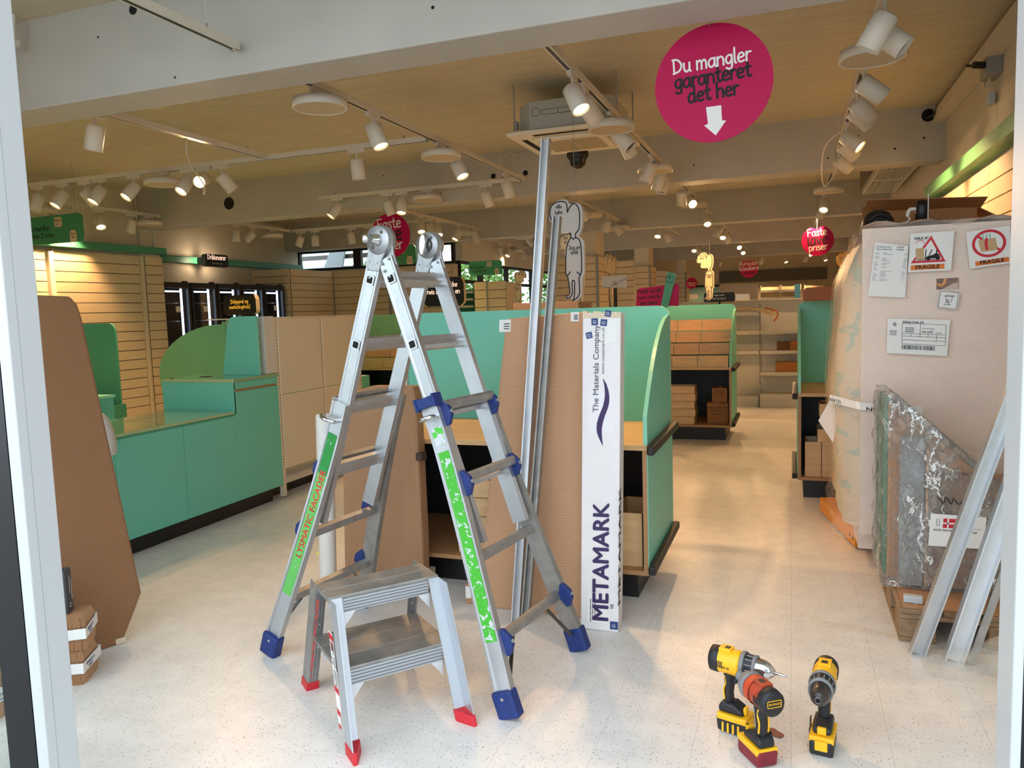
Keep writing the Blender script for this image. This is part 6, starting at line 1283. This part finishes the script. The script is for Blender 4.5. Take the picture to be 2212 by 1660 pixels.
# lower braces
for k, (z0, z1, e) in {'NR': (.03 + .1, .24, .05), 'FR': (.12, .24, -.06), 'NL': (.2, .25, .07), 'FL': (.17, .25, -.07)}.items():
    if k[1] == 'R': p0 = rail_pt(k, z0 - .04, -.005); p1 = rail_pt(k, .25, -.02) - (W3 * -.10 if k[0] == 'N' else W3 * .10)
    else: p0 = rail_pt(k, z0 - .05, -.01); p1 = rail_pt(k, .25, -.02) - (W3 * -.08 if k[0] == 'N' else W3 * .08)
    dd = (p1 - p0) / 2; s_ = dd.cross(W3).normalized(); t_ = dd.cross(s_).normalized(); b = B(LO); b.obox((p0 + p1) / 2, dd, s_ * .008, t_ * .002, STEELD); part(b, 'brace', lad)
# ------------------------------------------------------------------ two-step stool
st = thing('step_stool', 'small two-step aluminium stool with red feet in front of the ladder', 'step stool', (-1.435, 2.40, 0)); SO = Vector(st.location)
A_ = Vector((.648, .761, 0)).normalized(); Q_ = Vector((-.761, .648, 0)).normalized()       # along the front edge / towards the back
HT = .478; LA, LQ = .222, .255; TA, TQ = .205, .085
def leg_c(a, q, z): t_ = z / HT; return SO + A_ * a * (LA + (TA - LA) * t_) + Q_ * q * (LQ + (TQ - LQ) * t_) + Z * z
RIDGE = mat('ridged_aluminium', (186, 192, 198), .4, metal=.6)
def ridge_bump(m):
    n = m.node_tree; p = n.nodes['Principled BSDF']
    return m
for a in (-1, 1):
    for q in (-1, 1):
        lg = []; d = (leg_c(a, q, 0.0) - leg_c(a, q, HT)).normalized(); fq = Q_ * -q; fa = A_ * a
        b = B(SO)
        secs = []
        for z in (.032, HT - .004):
            c = leg_c(a, q, z)
            # L section: outer web (facing +-A) and front flange (facing +-Q)
            secs.append([c + fa * .0 + fq * .0, c + fa * 0 - fq * .075, c - fa * .003 - fq * .075, c - fa * .003 - fq * .003, c - fa * .042 - fq * .003, c - fa * .042])
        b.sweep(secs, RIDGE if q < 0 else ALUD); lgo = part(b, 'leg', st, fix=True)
        b = B(SO); c0 = leg_c(a, q, .0); c1 = leg_c(a, q, .036)
        b.sweep([[c + fa * .003 + fq * .003, c + fa * .003 - fq * .079, c - fa * .012 - fq * .079, c - fa * .046 - fq * .012, c - fa * .046 + fq * .003] for c in (c0, c1)], REDP); part(b, 'foot', lgo, bevel=.002, label='red rubber foot', fix=True)
        for i in range(3):     # ridges of the front flange
            b = B(SO); e = []
            for z in (.04, HT - .01):
                c = leg_c(a, q, z) - fa * (.008 + .012 * i) + fq * .0005; e.append([c, c + fq * .002 - fa * .002, c - fa * .005])
            b.sweep(e, mat('ridge_shade', (120, 124, 130), .5, metal=.5)); part(b, 'ridge', lgo, fix=True)
        for z in (.06, .2, .3, .43): part(B(SO).cyl(leg_c(a, q, z) - fa * .026, leg_c(a, q, z) - fa * .026 + fq * .005, .006, .004, CAST, 8), 'rivet', lgo)
def plank(c, la, lq, th, nm, m_=ALUD, gro=3):
    b = B(SO); b.obox(c, A_ * la, Q_ * lq, Z * th, m_); o = part(b, nm, st, bevel=.003)
    return o
for q in (-1, 1): plank(SO + Q_ * q * .0425 + Z * (HT - .01), TA + .002, .0405, .011, 'top_board')
for q in (-1, 1):
    c = SO + Q_ * q * (TQ + .004) + Z * (HT - .035); b = B(SO); b.obox(c, A_ * (TA - .044), Q_ * .003, Z * .024, RIDGE); part(b, 'top_rail', st, bevel=.001)
    for i in range(4): part(B(SO).obox(c - Q_ * -q * .004 + Z * (-.017 + .011 * i), A_ * (TA - .046), Q_ * .0012, Z * .0015, mat('ridge_shade', (120, 124, 130), .5, metal=.5)), 'ridge', st)
SZ = .245; qs = LQ + (TQ - LQ) * SZ / HT; sa = LA + (TA - LA) * SZ / HT
for k in (-1, 0, 1): plank(SO + Q_ * k * (qs * .66) + Z * SZ, sa - .004, qs * .325, .008, 'step_board')
for q in (-1, 1):
    c = SO + Q_ * q * (qs + .001) + Z * (SZ - .028); b = B(SO); b.obox(c, A_ * (sa - .042), Q_ * .003, Z * .026, RIDGE); part(b, 'step_rail', st, bevel=.001)
    for i in range(4): part(B(SO).obox(c + Q_ * q * .004 + Z * (-.018 + .012 * i), A_ * (sa - .044), Q_ * .0012, Z * .0015, mat('ridge_shade', (120, 124, 130), .5, metal=.5)), 'ridge', st)
    for a in (-1, 1):
        for z, qq, aa in ((SZ - .055, qs + .004, sa), (HT - .058, TQ + .008, TA)):
            b = B(SO); o_ = SO + Q_ * q * qq + A_ * a * (aa - .042) + Z * z; b.prism([(0, 0.002), (0, -.055), (.045, .002)], o_, A_ * -a, Z, Q_ * q * .003, ALUW); part(b, 'gusset', st, fix=True)
# warning stickers and red lettering on the left side of the legs
b = B(SO); R7 = random.Random(5); U1 = Q_
def side(z, q): return leg_c(-1, -1, z) - A_ * .001 + Q_ * q
for z0, z1, q0, q1, m_ in ((.12, .36, .012, .06, PAPER), (.335, .355, .012, .06, RED), (.3, .33, .02, .05, TOOLDR), (.17, .19, .012, .06, RED), (.1, .117, .02, .06, RED), (.07, .098, .03, .06, PAPER), (.06, .072, .03, .06, RED)):
    b.add([side(z0, q0), side(z0, q1), side(z1, q1), side(z1, q0)] if m_ is PAPER else [side(z0, q0) - A_ * .0006, side(z0, q1) - A_ * .0006, side(z1, q1) - A_ * .0006, side(z1, q0) - A_ * .0006], [(0, 1, 2, 3)], m_)
for k in range(16): z = .195 + k * .008; q1 = .02 + R7.random() * .036; b.add([side(z, .016) - A_ * .0006, side(z, q1) - A_ * .0006, side(z + .004, q1) - A_ * .0006, side(z + .004, .016) - A_ * .0006], [(0, 1, 2, 3)], GREYINK)
part(b, 'sticker_strip', st, kind='stuff')
b = B(SO)
def rside(tx, ty): z = .09 + tx * .92; return leg_c(-1, 1, z) - A_ * .0012 - Q_ * (.02 + ty)
printed(b, 'LYSMATIC FACADER', (0, 0, 0), X, Y, .046, mat('spray_red', (232, 66, 60), .6), 'l', .03, fn=lambda tx, ty: rside(tx, .036 - ty), fit=.37); part(b, 'red_lettering', st)
# ------------------------------------------------------------------ cordless drills
def drill(label, loc, rz, kind, sc_=1.0, lean=0):
    t = thing('cordless_drill', label, 'drill', loc, rz, 'cordless drills on the floor')
    red = kind == 'red'
    shell = TOOLR if red else YEL; batm = TOOLDR if red else TOOLB
    k = sc_
    def bo(*a): return B().box(*[v * k for v in a[:6]], a[6])
    bt = part(B().prism([(x * k, z * k) for x, z in ((-.05, .004), (.07, .0), (.078, .012), (.078, .045), (.06, .058), (-.05, .058), (-.056, .045))], (0, -.037 * k, 0), X, Z, Y * .074 * k, batm), 'battery', t, bevel=.007 * k, fix=True)
    part(bo(-.052, .074, -.0385, .0385, .04, .06, YEL), 'battery_band', bt, bevel=.004 * k)
    part(bo(.074, .082, -.02, .02, .02, .05, YEL), 'release_latch', bt, bevel=.003 * k)
    b = B()
    for i in range(4): b.box((-.03 + i * .022) * k, (-.022 + i * .022) * k, -.0378 * k, -.037 * k, .004 * k, .034 * k, YEL if not red else TOOLDR)
    for sgn in (-1, 1):
        o_ = Vector((.0, sgn * .0376 * k, .022 * k)); b.ribbon([(-.012 * k, -.012 * k), (.012 * k, .012 * k)], .006 * k, o_, X * -sgn * -1, Z if sgn < 0 else Z, YEL, .0012) if sgn < 0 else None
    part(b, 'side_mark', bt)
    # handle and foot
    part(B().prism([(x * k, z * k) for x, z in ((-.05, .06), (.058, .06), (.05, .078), (.012, .094), (-.036, .092), (-.05, .08))], (0, -.03 * k, 0), X, Z, Y * .06 * k, TOOLB), 'handle_foot', t, bevel=.01 * k, fix=True)
    part(bo(.05, .064, -.014, .014, .062, .084, YEL), 'foot_lamp', t, bevel=.003 * k)
    part(B().tube([(-.012 * k, 0, .085 * k), (-.016 * k, 0, .12 * k), (-.012 * k, 0, .15 * k), (-.014 * k, 0, .185 * k)], [.019 * k, .0195 * k, .021 * k, .024 * k], TOOLB, 14), 'handle', t)
    part(B().prism([(x * k, z * k) for x, z in ((.004, .15), (.02, .15), (.024, .165), (.02, .182), (.004, .185))], (0, -.009 * k, 0), X, Z, Y * .018 * k, TOOLG if red else TOOLB), 'trigger', t, bevel=.003 * k, fix=True)
    for sgn in (-1, 1):
        pts = smooth2([(-.026, .10, 0), (-.03, .13, 0), (-.02, .155, 0), (-.026, .175, 0)], 4); b = B(); b.tube([(p.x * k, sgn * .0175 * k, p.y * k) for p in pts], .0032 * k, YEL, 6); part(b, 'grip_stripe', t)
    # motor body
    zc = .215
    b = B(); b.lathe([(0, -.085), (.03, -.085), (.037, -.078), (.0385, -.05), (.0385, -.01), (.04, .03), (.037, .042), (0, .042)], (0, 0, zc * k), X * k, shell, 26)
    b.v = [Vector((v.x, v.y * k * (1 if k == 1 else 1), v.z)) if False else v for v in b.v]; body = part(b, 'motor_housing', t)
    b = B(); b.lathe([(0, -.092), (.032, -.092), (.039, -.087), (.0405, -.07), (.0405, -.055), (.0386, -.05)], (0, 0, zc * k), X * k, TOOLB, 26); part(b, 'rear_cap', body)
    b = B()
    if red: printed(b, 'BRUSHLESS', (-.0925, 0, zc), -Y, Z, .009, YEL, 'c', .01, fit=.04)
    b.tube([(-.0925, q[0], zc + q[1]) for q in rrect(-.024, .024, -.008, .012, .003, 3)], .0012, YEL, 5, True); part(b, 'badge_line', body)
    part(B().box(-.05, .0, -.02, .02, zc + .034, zc + .043, shell).box(-.03, -.008, -.01, .01, zc + .0431, zc + .0436, TOOLB), 'top_switch', body, bevel=.002)
    b = B()
    for i in range(4):
        for sgn in (-1, 1): b.box(-.06 + i * .009, -.055 + i * .009, sgn * .0375 - .002, sgn * .0375 + .002, zc - .012, zc + .008, TOOLB)
    part(b, 'vent_slots', body, kind='stuff')
    b = B(); printed(b, '18V XR', (-.012, -.0395, zc - .012), X, Z, .011, TOOLB, 'c', .01); part(b, 'lettering', body) if not red else None
    part(B().lathe([(.037, .04), (.042, .042), (.043, .055), (.04, .058)], (0, 0, zc), X, TOOLG, 26), 'gear_collar', body)
    if red:
        part(B().lathe([(.04, .056), (.036, .075), (.024, .09), (.014, .094), (.012, .115), (.016, .118), (.016, .128), (.006, .13), (0, .13)], (0, 0, zc), X, TOOLG, 24), 'nose_cone', t)
        part(B().lathe([(.0425, .0), (.0425, .03)], (0, 0, zc), X, mat('tool_orange', (196, 76, 40), .5), 26), 'orange_sleeve', body)
    else:
        part(B().lathe([(.04, .056), (.0395, .062), (.037, .066), (.036, .092), (.037, .096)], (0, 0, zc), X, TOOLB, 26), 'clutch_ring', t)
        b = B()
        for i in range(14): a = 2 * PI * i / 14; b.cyl((.064, .037 * math.cos(a), zc + .037 * math.sin(a)), (.092, .036 * math.cos(a), zc + .036 * math.sin(a)), .0022, .0022, TOOLG, 6)
        part(b, 'clutch_ribs', t, kind='stuff'); part(B().lathe([(.037, .092), (.039, .094), (.039, .102), (.033, .105)], (0, 0, zc), X, TOOLG, 26), 'clutch_collar', t)
        ck_ = part(B().lathe([(.032, .102), (.031, .13), (.027, .146), (.0255, .148), (.024, .153), (.016, .166), (.013, .168), (.012, .174), (.006, .174), (.006, .165)], (0, 0, zc), X, CHROME if kind == 'bit' else STEELD, 26), 'chuck', t)
        if kind == 'bit': part(B().lathe([(.0045, .16), (.0045, .205), (.003, .207), (.0035, .22), (.0006, .232)], (0, 0, zc), X, CHROME, 8), 'driver_bit', t)
        else: part(B().lathe([(.0, .168), (.0062, .168)], (0, 0, zc), X, DARK, 12), 'chuck_bore', ck_)
    if kind != 'bit': part(B().box(-.01, .012, -.043, -.039, .03, .085, STEELD).box(-.004, .006, -.046, -.043, .03, .05, STEELD), 'belt_hook', t, bevel=.001)
    t.scale = (sc_, sc_, sc_); return t
def drill_at(label, loc, heading, kind, s):
    o = drill(label, loc, heading, kind, 1.0); o.scale = s; return o
drill_at('yellow and black drill with a driver bit, leftmost of the three', (-.187, 2.59, 0), math.radians(-18), 'bit', (.82, .97, 1.12))
drill_at('red-stained drill with its back to the front, middle of the three', (-.095, 2.43, 0), math.radians(124), 'red', (.92, .97, 1.06))
drill_at('yellow and black drill pointing forward, standing alone on the right', (.1, 2.575, 0), math.radians(-98), 'front', (.95, .97, 1.08))
sh = thing('wood_chip', 'reddish brown wood chip on the floor between the drills', 'wood chip', (-.055, 2.605, 0)); b = B()
b.prism([(-.03, -.012), (.02, -.03), (.034, -.012), (.0, .02), (-.026, .016)], (0, 0, .001), X, Y, Z * .008, mat('chip_brown', (140, 84, 66), .6)); part(b, 'chip_body', sh, bevel=.002, fix=True)
# ------------------------------------------------------------------ paper bundles by the left door post, dark box, white hose
PLEAT = corrugated('pleated_kraft', (186, 142, 100), 0, .02)
def bundle(label, c, rz, w_=.2, d_=.16, h=.135):
    t = thing('kraft_bundle', label, 'parcel', c, rz, 'kraft paper bundles by the door')
    b = B(); R8 = random.Random(int(c[2] * 100) + 3); n = 26; secs = []
    for j in range(5):
        z = h * j / 4; k = (1, 1.03, 1.0, 1.04, .94)[j]; P = []
        per = [(-w_ / 2 + w_ * i / n, -d_ / 2) for i in range(n)] + [(w_ / 2, -d_ / 2 + d_ * i / 12) for i in range(12)] + [(w_ / 2 - w_ * i / n, d_ / 2) for i in range(n)] + [(-w_ / 2, d_ / 2 - d_ * i / 12) for i in range(12)]
        for i, (x, y) in enumerate(per): e = (.005 if i % 2 else -.005) + R8.uniform(-.002, .002); P.append(Vector((x * k + (e if abs(x) > w_ / 2 - .001 else 0), y * k + (e if abs(abs(y) - d_ / 2) < .001 else 0), z)))
        secs.append(P)
    b.sweep(secs, KRAFT); part(b, 'paper_bundle', t, fix=True)
    b = B(); z0, z1 = h * .38, h * .7; e = .012
    for a, c2 in (((-w_ / 2 - e, -d_ / 2 - e), (w_ / 2 + e, -d_ / 2 - e)), ((w_ / 2 + e, -d_ / 2 - e), (w_ / 2 + e, d_ / 2 + e)), ((w_ / 2 + e, d_ / 2 + e), (-w_ / 2 - e, d_ / 2 + e)), ((-w_ / 2 - e, d_ / 2 + e), (-w_ / 2 - e, -d_ / 2 - e))): b.quad((*a, z0), (*c2, z0), (*c2, z1), (*a, z1), PAPER)
    bd = part(b, 'paper_band', t, label='white printed paper band')
    b = B(); printed(b, 'BUNDLE 1/1', (w_ / 2 + e, -.02, z0 + .022), Y, Z, .016, BLUEINK, 'c', .01); printed(b, 'KRAFT', (w_ / 2 + e, -.02, z0 + .006), Y, Z, .014, BLUEINK, 'c', .01)
    for k in range(2): printed(b, ('PAPIR', '1 ST.')[k], (-.05, -d_ / 2 - e, z0 + .022 - .016 * k), X, Z, .014, BLUEINK, 'c', .01)
    part(b, 'lettering', bd); return t
bundle('lower kraft paper bundle at the foot of the left door post', (-2.815, 2.2, 0), .5)
bundle('upper kraft paper bundle stacked by the left door post', (-2.815, 2.205, .137), .62)
bundle('kraft paper bundle seen through the glass left of the door', (-2.9, 1.9, 0), .1, .26, .18, .17)
bundle('kraft paper bundle stacked behind the glass left of the door', (-2.92, 1.9, .172), .2, .26, .18, .17)
dk_ = thing('dark_box', 'small charcoal box with white print standing on the paper bundles', 'box', (-2.85, 2.2, .274), .5); CHAR = mat('charcoal_card', (62, 64, 68), .6)
part(B().box(-.07, .07, -.03, .03, 0, .18, CHAR), 'box_body', dk_, bevel=.003); b = B(); b.ribbon([(-.03, .1), (.04, .11)], .004, (.0805, 0, .03), Z, Y, WHITEINK) if False else None
b.ribbon([(.018, .05), (.018, .13)], .004, (.07, 0, 0), Y, Z, WHITEINK); b.ribbon([(.0, .02), (.012, .03), (.0, .04), (-.012, .03), (0, .02)], .003, (.07, 0, 0), Y, Z, WHITEINK); b.ribbon([(0, .08), (.004, .15)], .004, (.07, 0, 0), Y, Z, WHITEINK); part(b, 'print_marks', dk_)
ho_ = thing('foam_hose', 'pale grey bent foam hose end beside the checkout counter', 'hose', (-3.8, 3.42, .7)); g = ho_.location
part(B(g).tube(smooth2([(-3.98, 3.36, .9), (-3.9, 3.36, .915), (-3.85, 3.385, .88), (-3.83, 3.4, .82), (-3.825, 3.41, .74), (-3.84, 3.42, .68)], 6), .04, mat('hose_grey', (196, 190, 184), .5), 14), 'hose_body', ho_)
# ------------------------------------------------------------------ yard behind the windows: shrubs, grey metal trailer frame
def shrub(label, c, h, r, seed, n=900):
    t = thing('garden_shrub', label, 'shrub', c, 0, 'shrubs behind the rear windows'); R_ = random.Random(seed); b = B()
    for i in range(n):
        a = R_.uniform(0, 2 * PI); z = h * (.25 + .75 * R_.random()); rr = r * math.sqrt(R_.random()) * (1.1 - .5 * z / h); p = Vector((rr * math.cos(a), rr * math.sin(a), z)); d = Vector((R_.uniform(-1, 1), R_.uniform(-1, 1), R_.uniform(-.6, .6))).normalized(); s = d.orthogonal() * .045; d = d * .09
        b.add([p, p + d * .5 + s, p + d, p + d * .5 - s], [(0, 1, 2, 3)], LEAFM)
    part(b, 'foliage', t, kind='stuff'); part(B().tube([(0, 0, 0), (.03, 0, h * .4), (0, .02, h * .8)], [.05, .035, .015], TREEB, 8), 'trunk', t)
for i, (x, y, h, r) in enumerate(((-7.2, 14.6, 2.5, .8), (-9.3, 16.0, 2.7, .9), (-7.0, 16.6, 2.6, .8), (-9.6, 18.6, 2.9, .9), (-7.2, 18.7, 2.8, .9), (-8.4, 21.0, 3.0, .9), (-6.6, 21.0, 2.8, .7))):
    shrub(('pale green leafy shrub behind the rear windows, ' + ORD[i] + ' from the building corner'), (x, y, -.02), h, r, i + 30)
tf = thing('metal_frame', 'grey slanting metal frame outside the high rear window', 'metal frame', (-8.9, 13.6, -.02)); g = tf.location
for x in (-9.05, -7.95): part(B(g).prism([(0, -.02), (.5, -.02), (.9, 2.4), (1.05, 3.0), (.75, 3.0), (.45, 2.4)], (x - .4, 13.5, 0), X, Z, Y * .06, TRUCK), 'slanted_plate', tf, bevel=.01, fix=True)
for z, m_ in ((2.38, TRUCK), (2.62, STEELD), (2.85, TRUCK)): part(B(g).box(-9.8, -7.0, 13.62, 13.7, z, z + .09, m_), 'cross_rail', tf)
